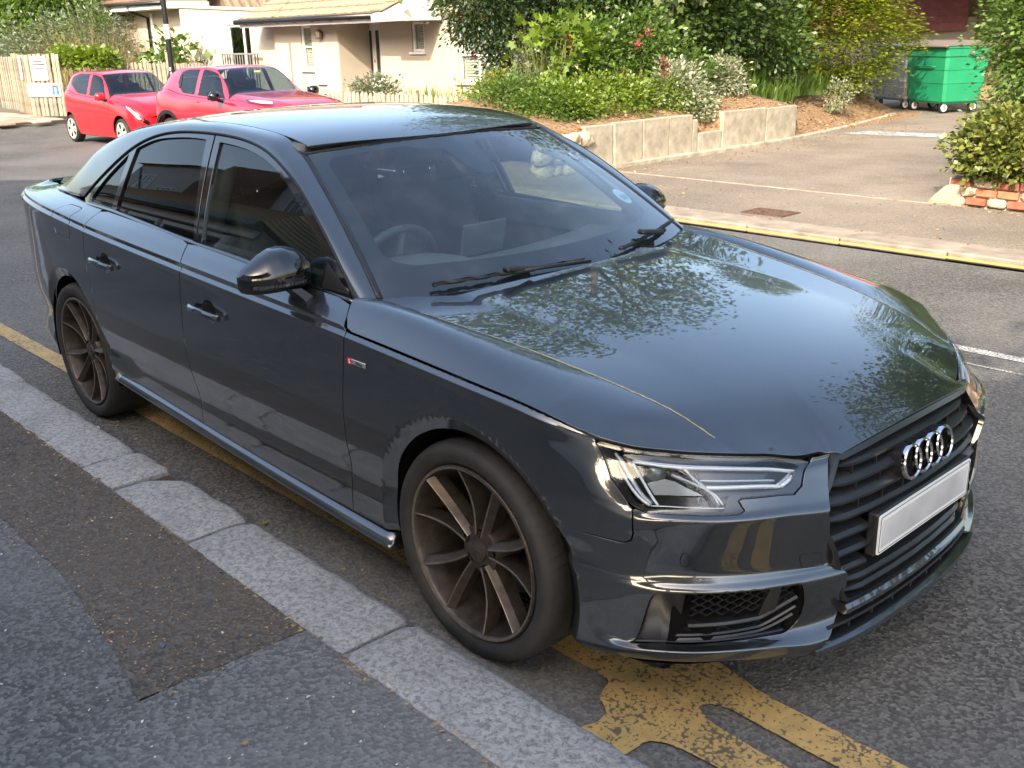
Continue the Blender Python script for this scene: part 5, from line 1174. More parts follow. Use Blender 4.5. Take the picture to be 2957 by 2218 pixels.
# ---------------------------------------------------------------- door mirrors
def make_mirror(sg):
    m = empty('door_mirror', (-.895, sg*.940, 1.000)); m.parent = CAR
    # shell cross-sections along the outward axis t in [0, 1] (inner -> tip); local x forward, y outward
    def section(t, z0, z1, nseg, close):
        pass
    NU, NVv = 22, 28
    def prof(t):
        # half depth forward, top, bottom heights along the outward axis
        T = (0, .02, .1, .25, .4, .55, .7, .85, .95, 1)
        top = np.interp(t, T, (.012, .022, .050, .077, .085, .081, .066, .043, .026, .010)); bot = -np.interp(t, T, (.030, .040, .052, .056, .056, .056, .055, .052, .046, .030)); fw = np.interp(t, T, (.03, .048, .074, .094, .100, .099, .091, .072, .050, .022)); return float(top), float(bot), float(fw)
    def ring(t, part):
        top, bot, fw = prof(t); y = -.160+.25*t; P = []
        for i in range(NVv):
            a = -math.pi/2+math.pi*i/(NVv-1)
            zz = math.sin(a); xx = math.cos(a)**.72 if math.cos(a) > 0 else 0
            z = zz*top if zz > 0 else -zz*bot
            P.append((fw*xx, y, z))
        return P
    ts = list(np.linspace(0, 1, 25))
    V = []; F = []
    for t in ts: V += [(p[0], sg*p[1], p[2]) for p in ring(t, 0)]
    n = NVv
    for i in range(len(ts)-1):
        for j in range(n-1): F.append((i*n+j, i*n+j+1, (i+1)*n+j+1, (i+1)*n+j))
    F.append(tuple(range(n))); F.append(tuple((len(ts)-1)*n+j for j in range(n)))
    def sub(z0, z1, name, mat, off=0):
        FF = []
        for f in F:
            zc = sum(V[k][2] for k in f)/len(f)
            if z0 <= zc < z1: FF.append(f)
        VV = [(v[0]*(1+off), v[1]*(1+off*.6), v[2]*(1+off*.5)) for v in V]
        b = MB(); b.V = VV; b.F = FF; b.M = [0]*len(FF); o = b.build(name, mat, m, True, angle=50)
        return o
    sub(.004, 1, 'mirror_cap', M_BLK, .012); sub(-.030, .004, 'mirror_band', M_BLK); sub(-1, -.030, 'mirror_base_shell', M_PLA, .004)
    # indicator strip with its segments
    for k in range(13):
        t0, t1 = .20+.055*k, .20+.055*k+.047; q = []
        for t in (t0, t1):
            top, bot, fw = prof(t)
            for z in (-.0275, -.0165):
                a = math.asin(max(-1, min(1, z/abs(bot)))); q.append((fw*math.cos(a)**.72+.0012, sg*(-.160+.25*t), z))
        mesh('indicator_segment', [q[0], q[2], q[3], q[1]], [(0, 1, 2, 3)], bpy.data.materials.get('indicator_lens') or plain('indicator_lens', (.07, .07, .075), .25), m)
    gl = MB(); gl.box((.004, sg*-.045, .008), (.006, .14, .075)); gl.build('mirror_glass', M_CHR, m)
    # stalk
    V = []; F = []
    st = [((.070, -.060, -.040), .030, .016), ((.092, -.082, -.064), .028, .018), ((.112, -.104, -.092), .030, .022), ((.118, -.110, -.118), .034, .020)]
    b = MB()
    for (c, lx, ly) in st: V += [(c[0]-lx, sg*(c[1]-ly), c[2]-.006), (c[0]+lx, sg*(c[1]-ly), c[2]), (c[0]+lx*.7, sg*(c[1]+ly), c[2]), (c[0]-lx, sg*(c[1]+ly), c[2]-.006)]
    for i in range(3):
        for k in range(4): F.append((i*4+k, i*4+(k+1) % 4, (i+1)*4+(k+1) % 4, (i+1)*4+k))
    F += [(0, 1, 2, 3), (12, 13, 14, 15)]
    b.add(V, F); b.build('mirror_stalk', M_PLA, m, angle=40)
    return m
for sg in (-1, 1): make_mirror(sg)
# ---------------------------------------------------------------- door handles
def make_handle(x, z, sg):
    s0 = float(s_of_x(x)); P = SIDE(s0, k_of_z(s0, z))[0]; h = empty('door_handle', (P[0], -sg*P[1]*-1 if False else sg*abs(P[1]), P[2])); h.parent = CAR
    h.rotation_euler = (0, R_(2.2), 0)
    V = []; F = []; N = 16
    for i in range(N+1):
        t = i/N; xx = -.112+.224*t; e = math.sin(math.pi*min(1, max(0, (t+.02)/1.04)))**.35
        oy = .012+.030*e; hh = .0135*(.75+.25*e)
        for (o_, z_) in ((oy, -hh*.6), (oy, hh*.5), (oy-.008, hh), (oy-.016, hh*.6), (oy-.016, -hh*.7), (oy-.008, -hh)): V.append((xx, sg*o_, z_+.004*math.sin(math.pi*t)))
    for i in range(N):
        for k in range(6): F.append((i*6+k, i*6+(k+1) % 6, (i+1)*6+(k+1) % 6, (i+1)*6+k))
    F += [tuple(range(6)), tuple(N*6+k for k in range(6))]
    b = MB(); b.add(V, F); b.build('handle_bar', M_GREY, h, True, angle=50)
    # scooped bowl behind
    V = []; F = []; n = 24
    for r_, d in ((1.02, -.004), (.97, -.008), (.8, -.020), (.45, -.030), (.0, -.034)):
        for k in range(n):
            a = 2*math.pi*k/n; V.append((.012+.050*r_*math.cos(a), sg*d, .002+.040*r_*math.sin(a)))
    for i in range(4):
        for k in range(n): F.append((i*n+k, i*n+(k+1) % n, (i+1)*n+(k+1) % n, (i+1)*n+k))
    b = MB(); b.add(V, F); b.build('handle_bowl', plain('handle_bowl', (.006, .0065, .007), .35, coat=.6) if 'handle_bowl' not in bpy.data.materials else bpy.data.materials['handle_bowl'], h, True)
for sg in (-1, 1): make_handle(-1.375, .790, sg); make_handle(-2.29, .835, sg)
# ---------------------------------------------------------------- badge on the wing
s0 = float(s_of_x(-.455)); P = ARCH(np.array([s0]), np.array([float(k_of_z(s0, .797)[0])*KS]))[0]
bd = empty('wing_badge', (P[0], P[1]-.0005, P[2])); bd.parent = CAR
b = MB(); b.bbox((.012, -.002, 0), (.072, .004, .017), .0015, Matrix.Shear('XZ', 3, (.15, 0)) if False else None); b.build('badge_plate', plain('badge_silver', (.48, .48, .49), .25, .7), bd)
b = MB(); b.bbox((-.030, -.003, .0), (.022, .006, .019), .0015); b.build('badge_red_block', plain('badge_red', (.42, .02, .03), .25), bd)
text('badge_letter_s', 'S', .020, M_PLATEW, bd, (-.028, -.0066, 0), (R_(90), 0, 0)); text('badge_lettering', 'line', .015, M_PLA, bd, (.018, -.0046, .0005), (R_(90), 0, 0), sx=1.5)
# ---------------------------------------------------------------- headlamps
def make_headlamp(sg):
    h = empty('headlamp'); h.parent = CAR
    def put(name, D, m):
        V, F, N = D
        if sg > 0: V, F, N = mirror(D)
        return mesh(name, V, F, m, h, True, N)
    HLo = HL+SK([(.47, 13.4), (.55, 13.75), (.62, 13.75), (.72, 13.8), (.85, 13.8), (.98, 13.5), (1.045, 12.9)])
    put('lamp_lens', panel_data(ARCH, HLo, rows=ROWS, h=(.02, .01), edge=.015, gap=.0025, lip=.004, off=-.0015), M_LENS)
    put('lamp_housing', panel_data(ARCH, HLo, h=(.05, .04), edge=.03, gap=.001, lip=0, off=-.052), M_LBLK)
    inner = roundc(SK([(1.018, 11.9), (.990, 10.2), (.950, 9.42), (.915, 9.08), (.72, 9.05), (.708, 9.7), (.555, 9.72), (.522, 10.0), (.475, 11.7), (.55, 13.0), (.72, 13.3), (.92, 13.0)]), .02)
    rim = panel_data(ARCH, HLo, holes=[inner], h=(.03, .02), edge=.012, gap=.002, lip=0, off=-.006); put('lamp_surround', rim, M_LBLK)
    V, F, N = panel_data(ARCH, inner, h=(.4, .4), edge=.012, gap=0, lip=.040, off=-.007); nb = len(V)
    # keep only the inner wall of that ring
    Fw = [f for f in F if len(f) == 4]; put('lamp_wall', (V, Fw, N), M_LBLK)
    def guide(name, pts, r, depth, m, flat=1.0):
        q = SK(spl(pts, 5) if len(pts) > 2 else pts); q = densify(q, .012, False); a = np.array(q); X = ARCH(a[:, 0], a[:, 1]); e = 1e-3
        N = np.cross(ARCH(a[:, 0]+e, a[:, 1])-ARCH(a[:, 0]-e, a[:, 1]), ARCH(a[:, 0], a[:, 1]+e)-ARCH(a[:, 0], a[:, 1]-e)); N /= np.linalg.norm(N, axis=1)[:, None]
        N *= np.sign((N*np.array([1, -1, .2])).sum(1))[:, None]; X = X-N*depth
        V, F = sweep(X, [(r*math.cos(t)*1.3, r*flat*math.sin(t)) for t in np.linspace(0, 2*math.pi, 9)[:-1]], ups=N); V = np.array(V)
        if sg > 0: V = V*np.array([1, -1, 1]); F = [f[::-1] for f in F]
        mesh(name, V, F, m, h, True)
    def poly(name, pts, depth, m, dvar=0):
        D = panel_data(ARCH, SK(pts), h=(.05, .05), edge=.02, gap=0, lip=.012, off=-depth); put(name, D, m)
    guide('light_guide', [(.962, 10.86), (.873, 11.02), (.718, 11.2), (.484, 11.0)], .0042, .016, M_LWHT, .8)
    guide('light_guide', [(.962, 11.15), (.873, 11.35), (.718, 11.5), (.490, 11.3)], .0026, .016, M_LSIL)
    guide('light_guide', [(.484, 10.95), (.512, 10.3), (.548, 9.9)], .0062, .018, M_LWHT)
    guide('light_guide', [(.500, 10.95), (.527, 10.3), (.560, 9.95)], .0035, .022, M_LSIL)
    guide('light_guide', [(.548, 9.88), (.667, 10.0), (.760, 10.0)], .0055, .018, M_LWHT)
    guide('light_guide', [(.560, 10.2), (.667, 10.28), (.775, 10.3)], .0032, .022, M_LSIL)
    guide('light_guide', [(.760, 10.0), (.797, 10.44), (.818, 10.95)], .0045, .020, M_LSIL)
    guide('light_guide', [(.962, 10.84), (.924, 9.95), (.884, 9.28)], .0035, .016, M_LWHT)
    guide('light_guide', [(1.024, 11.58), (.976, 10.05), (.934, 9.5), (.904, 9.26)], .0040, .018, M_LWHT)
    guide('light_guide', [(1.010, 11.55), (.964, 10.1), (.925, 9.55), (.899, 9.32)], .0070, .030, M_LSIL)
    guide('light_guide', [(.902, 9.24), (.813, 9.28), (.700, 9.25)], .0016, .012, M_LWHT)
    guide('light_guide', [(.854, 10.47), (.764, 9.96), (.728, 9.36)], .0040, .018, M_LSIL); guide('light_guide', [(.846, 10.40), (.752, 9.88), (.716, 9.36)], .0028, .020, M_LWHT)
    poly('reflector_tray', [(.918, 9.98), (.868, 10.25), (.842, 10.2), (.764, 9.70), (.895, 9.62)], .032, M_LSIL)
    poly('reflector_tray', [(.85, 10.9), (.828, 10.9), (.79, 10.2), (.765, 10.1), (.79, 10.35)], .030, M_LSIL)
    poly('dark_reflector', [(.812, 10.78), (.558, 10.78), (.584, 10.25), (.783, 10.33)], .036, M_LBLK)
    a = ARCH(np.array([.900]), np.array([10.4*KS]))[0]; nrm = Vector((.62, -.72, .30)).normalized(); c = Vector(a)-nrm*.040
    b = MB(); b.lathe([(0, .020), (.012, .018), (.020, .012), (.026, 0), (.030, -.002), (.030, -.03)], 'z', n=28)
    q = nrm.to_track_quat('Z', 'Y').to_matrix(); b.V = [tuple(q @ Vector(v)+c) for v in b.V]
    if sg > 0: b.V = [(v[0], -v[1], v[2]) for v in b.V]
    b.build('projector_lens', plain('projector_glass', (.10, .11, .12), .02, coat=1) if 'projector_glass' not in bpy.data.materials else bpy.data.materials['projector_glass'], h, True)
for sg in (-1, 1): make_headlamp(sg)
# tail lamp sliver
_tl = XZ([(-3.44, .905), (-3.60, .90), (-3.60, .985), (-3.44, .965)])+[]
emit('tail_lamp', panel_data(ARCH, SK([(float(s_of_x(-3.50)), 11.3), (SMAX-.35, 11.0), (SMAX-.35, 16.5), (float(s_of_x(-3.50)), 13.3)]), rows=ROWS, h=(.03, .01), gap=0, lip=.004, off=.0025), M_RED, CAR)
# ---------------------------------------------------------------- grille
gz = pch([.262, .292, .44, .58, .655, .69, .71], [.300, .338, .395, .446, .392, .364, .34]); gx = lambda y, z: np.interp(z, [.25, .30, .45, .58, .66, .71], [-.012, -.010, -.004, -.012, -.040, -.056])+np.interp(np.abs(y), OUT[:8, 1], OUT[:8, 0])
def g3(y, z, dx=0): return (float(gx(y, z))+dx, y, z)
def grille_loop(ins, n=10):
    zs = np.linspace(.30, .690, 16); R = [(-float(gz(z))+ins, z) for z in zs]; R[0] = (R[0][0], R[0][1]+ins*.6); 
    top = [(y, .697-ins+.018*(1-(y/.364)**2)) for y in np.linspace(-.355+ins, .355-ins, 14)]
    L = [(-y, z) for y, z in R[::-1]]; botm = [(y, .292+ins*.7) for y in np.linspace(.325-ins, -.325+ins, 10)]
    return R+top+L+botm
GR = empty('grille'); GR.parent = CAR
lo, li = grille_loop(.001), grille_loop(.013)
V = [g3(y, z, -.006) for y, z in lo]+[g3(y, z, -.002) for y, z in li]+[g3(y, z, -.05) for y, z in li]+[g3(y, z, -.03) for y, z in lo]; n = len(lo); F = []
for k in range(3):
    for i in range(n): j = (i+1) % n; F.append((k*n+i, k*n+j, (k+1)*n+j, (k+1)*n+i))
for i in range(n): j = (i+1) % n; F.append((i, 3*n+i, 3*n+j, j))
b = MB(); b.add(V, F); b.build('grille_surround', M_GRILLE, GR, True, angle=35)
b = MB(); L = grille_loop(-.01); b.add([g3(y, z, -.10) for y, z in L], [tuple(range(len(L)))]); b.build('grille_backing', M_DARK, GR)
def slat(z, ym=None, y0=None, depth=.045, hgt=.017, fr=-.010):
    ye = float(gz(z))-.020 if ym is None else ym
    ys = np.linspace(-ye, ye, 33) if y0 is None else np.linspace(y0[0], y0[1], 17)
    prof = [(fr, -hgt*.5), (fr+.002, -.001), (fr-.006, hgt*.45), (fr-depth, hgt*1.25), (fr-depth, hgt*.95), (fr-.012, -hgt*.5)]
    V = []; F = []; m = len(prof)
    for y in ys:
        edge = max(0, 1-(ye-abs(y))/.055) if y0 is None else 0
        for k, (dx, dz) in enumerate(prof): V.append(g3(y, z+dz*(1-edge*.55), dx-edge*.016 if k < 3 else dx))
    for i in range(len(ys)-1):
        for k in range(m): F.append((i*m+k, i*m+(k+1) % m, (i+1)*m+(k+1) % m, (i+1)*m+k))
    F += [tuple(range(m)), tuple((len(ys)-1)*m+k for k in range(m))]
    b = MB(); b.add(V, F); b.build('grille_slat', M_GRILLE, GR, angle=25)
for z in (.668, .628, .587, .543): slat(z)
for z in (.494, .444, .394):
    ye = float(gz(z))-.020; slat(z, y0=(-ye, -.262)); slat(z, y0=(.262, ye))
for z in (.352, .318): slat(z)
for y in (-.30, -.20, .20, .30, -.1, .1):
    for z in (.648, .607, .565): b = MB(); b.box((float(gx(y, z))-.035, y, z), (.04, .004, .030)); b.build('grille_rib', M_GRILLE, GR)
# plate holder, plate
b = MB(); b.bbox((.862, 0, .4695), (.030, .530, .121), .005); b.build('plate_holder', M_GRILLE, GR)
b = MB(); b.prism(roundc([(-.26, -.0555), (.26, -.0555), (.26, .0555), (-.26, .0555)], .008), 0, .004, frame=Matrix.Translation((.8775, 0, .4695)) @ Matrix(((0, 0, 1, 0), (1, 0, 0, 0), (0, 1, 0, 0), (0, 0, 0, 1))))
np_ = b.build('number_plate', M_PLATEW, GR)
b = MB(); b.box((.8822, 0, .4695), (.0012, .490, .078)); b.build('plate_face', M_PLATE, np_)
V, F = sweep([(.8822, y, z) for y, z in roundc([(-.254, .4195), (.254, .4195), (.254, .5195), (-.254, .5195)], .008)], [(.0008*math.cos(a), .0011*math.sin(a)) for a in (0, 1.57, 3.14, 4.7)], closed=True, ups=[(1, 0, 0)]*20); mesh('plate_border_line', V, F, M_PLA, np_)
# four rings on a dark pedestal
RG_ = empty('ring_emblem', (.868, 0, .6215)); RG_.parent = CAR; RG_.rotation_euler = (0, R_(-9), 0)
for k in range(4):
    yc = (k-1.5)*.0607; V = []; F = []; n = 40; pr = [(.0395, -.004), (.0395, .004), (.0425, .0075), (.0455, .0075), (.0485, .004), (.0485, -.004)]
    for i in range(n):
        a = 2*math.pi*i/n
        for r_, d in pr: V.append((d, yc+r_*math.cos(a), r_*math.sin(a)))
    for i in range(n):
        for j in range(6): F.append((i*6+j, i*6+(j+1) % 6, ((i+1) % n)*6+(j+1) % 6, ((i+1) % n)*6+j))
    b = MB(); b.add(V, F); b.build('emblem_ring', M_CHR, RG_, True, angle=40)
    b = MB(); b.lathe([(.0475, -.003), (.047, -.03), (.050, -.06)], 'x', (0, yc, 0), n=32); b.build('emblem_pedestal', M_GRILLE, RG_, True)
# lower grille slot and lip
ts = np.linspace(-.452, .452, 41)
def lipsweep(name, z, off, prof, m, w=.452):
    S_ = np.linspace(-w, w, 41); nx, ny = outn(np.abs(S_)); X = np.stack([_fx(np.abs(S_))+nx*off, np.sign(S_)*(_fy(np.abs(S_))+ny*off), np.full(41, z)], 1)
    V, F = sweep(X, prof, ups=np.stack([nx, np.sign(S_)*ny, 0*nx], 1)); mesh(name, V, F, m, CAR, True).data.set_sharp_from_angle(angle=R_(35))
lipsweep('grille_lower_bar', .276, -.006, [(-.04, .018), (-.004, .016), (.004, .006), (.0, -.010), (-.05, -.014)], M_GREY, .345)
lipsweep('lower_slot', .232, -.06, [(0, .05), (.005, .05), (.005, -.04), (0, -.04)], M_DARK, .46)
lipsweep('lower_slat', .240, -.012, [(-.05, .006), (0, .004), (.002, -.003), (-.05, -.004)], M_GRILLE, .40)
lipsweep('front_lip', .196, .004, [(-.06, .018), (-.016, .014), (.004, .004), (.006, -.006), (-.004, -.014), (-.08, -.02)], M_GREY, .455)
for y in np.linspace(-.3, .3, 7):
    b = MB(); b.box((float(np.interp(abs(y), OUT[:8, 1], OUT[:8, 0]))-.045, y, .232), (.05, .006, .05)); b.build('lower_rib', M_GRILLE, CAR)
# side intakes: mesh with hexagons, horizontal blades
def make_intake(sg):
    it = empty('side_intake'); it.parent = CAR
    def IN(a, b): return ARCH(a, b)
    def put(name, D, m):
        if sg > 0: D = mirror(D)
        return mesh(name, D[0], D[1], m, it, True, D[2])
    big = SK([(.93, 4.2), (.49, 4.3), (.45, 3.3), (.5, 2.6), (.97, 2.6)])
    put('intake_backing', panel_data(IN, big, h=(.1, .1), lip=0, gap=0, off=-.055), M_DARK)
    put('intake_blank', panel_data(IN, SK([(.93, 4.05), (.80, 4.05), (.835, 2.75), (.98, 2.75)]), h=(.1, .1), lip=.004, gap=0, off=-.034), M_PLA)
    def blade(kf, s0, s1, off, wd, hk):
        S_ = np.linspace(s0, s1, 24); k = np.array([kf(s) for s in S_]); X = ARCH(S_, k*KS); nx, ny = outn(S_); X[:, 0] -= nx*off; X[:, 1] += ny*off
        V, F = sweep(X, [(0, -hk), (.004, 0), (0, hk), (-wd, hk*1.6), (-wd, -hk)], ups=np.stack([nx, -ny, 0*nx], 1)); V = np.array(V)
        if sg > 0: V *= np.array([1, -1, 1])
        mesh('intake_blade', V, F, M_GRILLE, it, True).data.set_sharp_from_angle(angle=R_(30))
    tip = lambda s, b: b+max(0, (.60-s)/.12)*.30
    blade(lambda s: tip(s, 3.35), .50, .80, .014, .03, .006); blade(lambda s: tip(s, 3.18), .50, .84, .012, .03, .0035); blade(lambda s: tip(s, 3.05), .505, .84, .010, .03, .004)
    blade(lambda s: 2.86, .53, .94, .008, .02, .003)
    # honeycomb
    def comb(s0, s1, z0, z1, hx, hz):
        V = []; F = []; rows = int((z1-z0)/hz)+1; cols = int((s1-s0)/hx)+1
        def seg(a, b):
            nonlocal V, F
            pa, pb = [], []
            for (s, z) in (a, b):
                if not (s0 <= s <= s1 and z0 <= z <= z1): return
                k = float(k_of_z(s, z)[0]); X = ARCH(np.array([s]), np.array([k*KS]))[0]; nx, ny = outn(np.array([s])); X = X-np.array([nx[0], -ny[0], 0])*.026
                pa.append(X); pb.append(np.array([nx[0], -ny[0], 0]))
            d = pa[1]-pa[0]; d /= np.linalg.norm(d); up = np.cross(d, pb[0])*.0011; o = pb[0]*.006; b0 = len(V)
            for X in pa: V += [X-up+o, X+up+o, X+up-o, X-up-o]
            for q in ((0, 1, 5, 4), (1, 2, 6, 5), (3, 0, 4, 7)): F.append(tuple(b0+i for i in q))
        for r in range(rows+1):
            for c in range(cols+1):
                x = s0+(c+(.5 if r % 2 else 0))*hx; z = z0+r*hz; q = hx*.5; e = hx*.20
                seg((x-q+e, z), (x-e, z)); seg((x-e, z), (x, z+hz*.5)) if False else None
                seg((x-e, z), (x+e, z+hz)) if False else None
                seg((x-e, z), (x+e*.0+0.0, z+hz*.5)); seg((x, z+hz*.5), (x+hx*.5-(hx*.5-e), z+hz)); seg((x-q+e, z), (x-q, z+hz*.5)); seg((x-q, z+hz*.5), (x-q-e, z+hz))
        V = np.array(V)
        if sg > 0: V *= np.array([1, -1, 1])
        mesh('intake_mesh', V, F, M_GRILLE, it, kind='stuff')
    comb(.51, .80, .335, .405, .042, .0115); comb(.56, .82, .272, .296, .052, .0115)
    D = panel_data(IN, SK([(.585, 3.95), (.555, 3.95), (.560, 3.45), (.61, 3.40)]), h=(.1, .1), lip=.02, gap=0, off=-.012); put('intake_fin', D, M_GRILLE)
for sg in (-1, 1): make_intake(sg)
# ---------------------------------------------------------------- wipers
def wiper(pts_arm, pts_blade, name):
    w = empty(name); w.parent = CAR
    b = MB(); b.tube(pts_arm, [.007]*len(pts_arm), 8); b.build('wiper_arm', M_PLA, w, True)
    V, F = sweep(pts_blade, [(.0, -.007), (.010, -.004), (.012, .003), (.004, .008), (-.002, .006)], ups=[(0, 0, 1)]*len(pts_blade)); mesh('wiper_blade', V, F, M_PLA, w, True)
    m_ = pts_blade[len(pts_blade)//2]; b = MB(); b.bbox(Vector(m_)+Vector((0, 0, .012)), (.035, .13, .018), .006, Matrix.Rotation(R_(-8), 3, 'X')); b.build('wiper_joint', M_PLA, w)
def wpt(u, v, up=.012): p = WIND(np.array(float(u)), np.array(float(v))); return (float(p[0])+up*.5, float(p[1]), float(p[2])+up)
wiper([wpt(.05, .0, .02), wpt(-.20, .005, .03), wpt(-.40, .015, .026)], [wpt(u, .012+.010*(1-((u+.41)/.42)**2), .016) for u in np.linspace(-.78, .02, 20)], 'wiper')
wiper([wpt(.93, .055, .025), wpt(.84, .045, .032), wpt(.66, .03, .028)], [wpt(u, .02+.035*max(0, (u-.35)/.57), .017) for u in np.linspace(.30, .92, 20)], 'wiper')
b = MB(); V = []; 
cw = [(xr(y)-.03, y, .915) for y in np.linspace(-.76, .76, 20)]; V, F = sweep(cw, [(-.12, -.01), (.12, -.01), (.12, .0), (-.12, .004)], ups=[(1, 0, 0)]*20); mesh('scuttle_panel', V, F, M_PLA, CAR, True)
# ---------------------------------------------------------------- cabin
CB = empty('cabin'); CB.parent = CAR
# dashboard top with an instrument hood in front of the driver (right side)
nx_, ny_ = 24, 40; V = []; F = []
for i in range(nx_):
    t = i/(nx_-1)
    for j in range(ny_):
        y = -.72+1.44*j/(ny_-1); x = -.50-.145*(y/.745)**2-.44*t
        hood = math.exp(-((y+.37)/.20)**4)*max(0, min(1, (t-.25)/.35)); z = .925+.010*math.sin(math.pi*min(1, t*1.1))-.008*t+.048*hood
        if t > .90: z -= .10*(t-.90)/.10
        V.append((x, y, z))
for i in range(nx_-1):
    for j in range(ny_-1): F.append((i*ny_+j, i*ny_+j+1, (i+1)*ny_+j+1, (i+1)*ny_+j))
mesh('dashboard', V, F, M_DASH, CB, True)
b = MB(); b.bbox((-.965, -.0, .74), (.10, 1.42, .28), .03); b.build('dashboard_front', M_INT, CB)
b = MB(); b.bbox((-.885, -.015, .985), (.012, .215, .125), .006, Matrix.Rotation(R_(12), 3, 'Y')); b.build('centre_screen', plain('screen_back', (.08, .09, .10), .35), CB)
# steering wheel
SW = Matrix.Translation((-.985, -.37, .895)) @ Matrix.Rotation(R_(-66), 4, 'Y')
b = MB(); pts = [SW @ Vector((.186*math.cos(a), .186*math.sin(a), 0)) for a in np.linspace(0, 2*math.pi, 41)]; b.tube(pts, .0155, 10, cap=False); b.build('steering_wheel', plain('wheel_leather', (.07, .075, .08), .4), CB, True)
b = MB(); 
for a in (0, 180, 270): b.tube([SW @ Vector((.04*math.cos(R_(a+90)), .04*math.sin(R_(a+90)), -.02)), SW @ Vector((.18*math.cos(R_(a+90)), .18*math.sin(R_(a+90)), 0))], .014, 8)
b.lathe([(0, .02), (.06, .015), (.075, -.01), (.06, -.04)], 'z', n=20); b.V = [tuple(SW @ Vector(v)) if i >= len(b.V)-80 else v for i, v in enumerate(b.V)]; b.build('steering_hub', M_INT, CB, True)
def seat(x, y, w=.50, front=True):
    s = empty('seat', (x, y, 0)); s.parent = CB
    def cushion(c, d, rot, name, bv=.05):
        bm = bmesh.new(); bmesh.ops.create_cube(bm, size=1)
        for v in bm.verts: v.co = Vector((v.co.x*d[0], v.co.y*d[1], v.co.z*d[2]))
        bmesh.ops.bevel(bm, geom=bm.edges[:], offset=bv, segments=3, affect='EDGES', profile=.6)
        for v in bm.verts: v.co = rot @ v.co+Vector(c)
        me = bpy.data.meshes.new(name); bm.to_mesh(me); bm.free(); me.materials.append(M_SEAT); me.polygons.foreach_set('use_smooth', [True]*len(me.polygons)); o = bpy.data.objects.new(name, me); COL.objects.link(o); o.parent = s; return o
    ry = Matrix.Rotation(R_(-18), 3, 'Y')
    cushion((.06, 0, .50), (.54, w, .20), Matrix.Rotation(R_(-8), 3, 'Y'), 'seat_cushion'); cushion((-.25, 0, .80), (.18, w, .66), ry, 'backrest', .06)
    cushion((-.37, 0, 1.235), (.12, .27 if front else .24, .19), Matrix.Rotation(R_(-8), 3, 'Y'), 'headrest', .045)
    b = MB()
    for d in (-.075, .075): b.tube([(-.335, d, 1.06), (-.36, d, 1.20)], .006, 8)
    b.build('headrest_post', M_CHR, s, True)
seat(-1.42, -.37); seat(-1.42, .37)
seat(-2.30, -.36, .55, False); seat(-2.30, .36, .55, False)
b = MB(); b.bbox((-1.25, 0, .55), (.9, .20, .34), .04); b.build('centre_console', M_INT, CB)
# roof lining, sensor housing and inner mirror
nl = 14; V = []; F = []
for i in range(nl):
    for j in range(nl):
        x = -1.16-1.44*i/(nl-1); y = -.53+1.06*j/(nl-1); V.append((x, y, float(ROOF(x, y))-.035))
for i in range(nl-1):
    for j in range(nl-1): F.append((i*nl+j, i*nl+j+1, (i+1)*nl+j+1, (i+1)*nl+j))
mesh('roof_lining', V, F, plain('roof_lining', (.16, .165, .17), .9), CB, True)
p = Vector(WIND(np.array(.0), np.array(.76)).tolist()); b = MB(); b.bbox(p+Vector((-.075, 0, -.012)), (.12, .11, .05), .02, Matrix.Rotation(R_(38), 3, 'Y')); b.bbox(p+Vector((-.13, 0, -.045)), (.03, .24, .065), .014); b.build('interior_mirror', M_PLA, CB)
p = Vector(WIND(np.array(.19), np.array(.80)).tolist()); b = MB(); b.bbox(p+Vector((-.05, 0, -.015)), (.06, .075, .03), .006, Matrix.Rotation(R_(38), 3, 'Y')); b.build('dash_camera', M_PLA, CB)
b = MB()
for sg in (-1, 1): b.tube([(-1.665, sg*.725, .98), (-1.70, sg*.565, 1.33)], .040, 8)
for sg in (-1, 1): b.tube([(-.66, sg*.715, .94), (-.98, sg*.635, 1.16), (-1.22, sg*.55, 1.305)], .022, 8)
for sg in (-1, 1): b.tube([(-1.2, sg*.56, 1.33), (-1.7, sg*.57, 1.36), (-2.3, sg*.57, 1.33), (-2.7, sg*.62, 1.16)], .026, 8)
b.build('pillar_trim', M_INT, CB, True)
# round blue-white sticker in the windscreen corner, and the small black maker's mark
N0 = 24; c0 = (.835, .335); V = [tuple(map(float, WIND(np.array(c0[0]+.055*math.cos(a)), np.array(c0[1]+.060*math.sin(a)))+np.array([-.003, 0, -.004]))) for a in np.linspace(0, 2*math.pi, N0+1)[:-1]]
mesh('parking_sticker', V, [tuple(range(N0))], plain('sticker_pale_blue', (.50, .72, .78), .6), CAR)
for k in range(5):
    u = .815+.013*k; V = [tuple(map(float, WIND(np.array(u+du), np.array(.325+dv))+np.array([-.001, 0, -.002]))) for du, dv in ((-.004, -.018), (.004, -.018), (.004, .018), (-.004, .018))]
    mesh('sticker_digit', V, [(0, 1, 2, 3)], bpy.data.materials.get('sticker_ink') or plain('sticker_ink', (.12, .30, .42), .6), CAR)
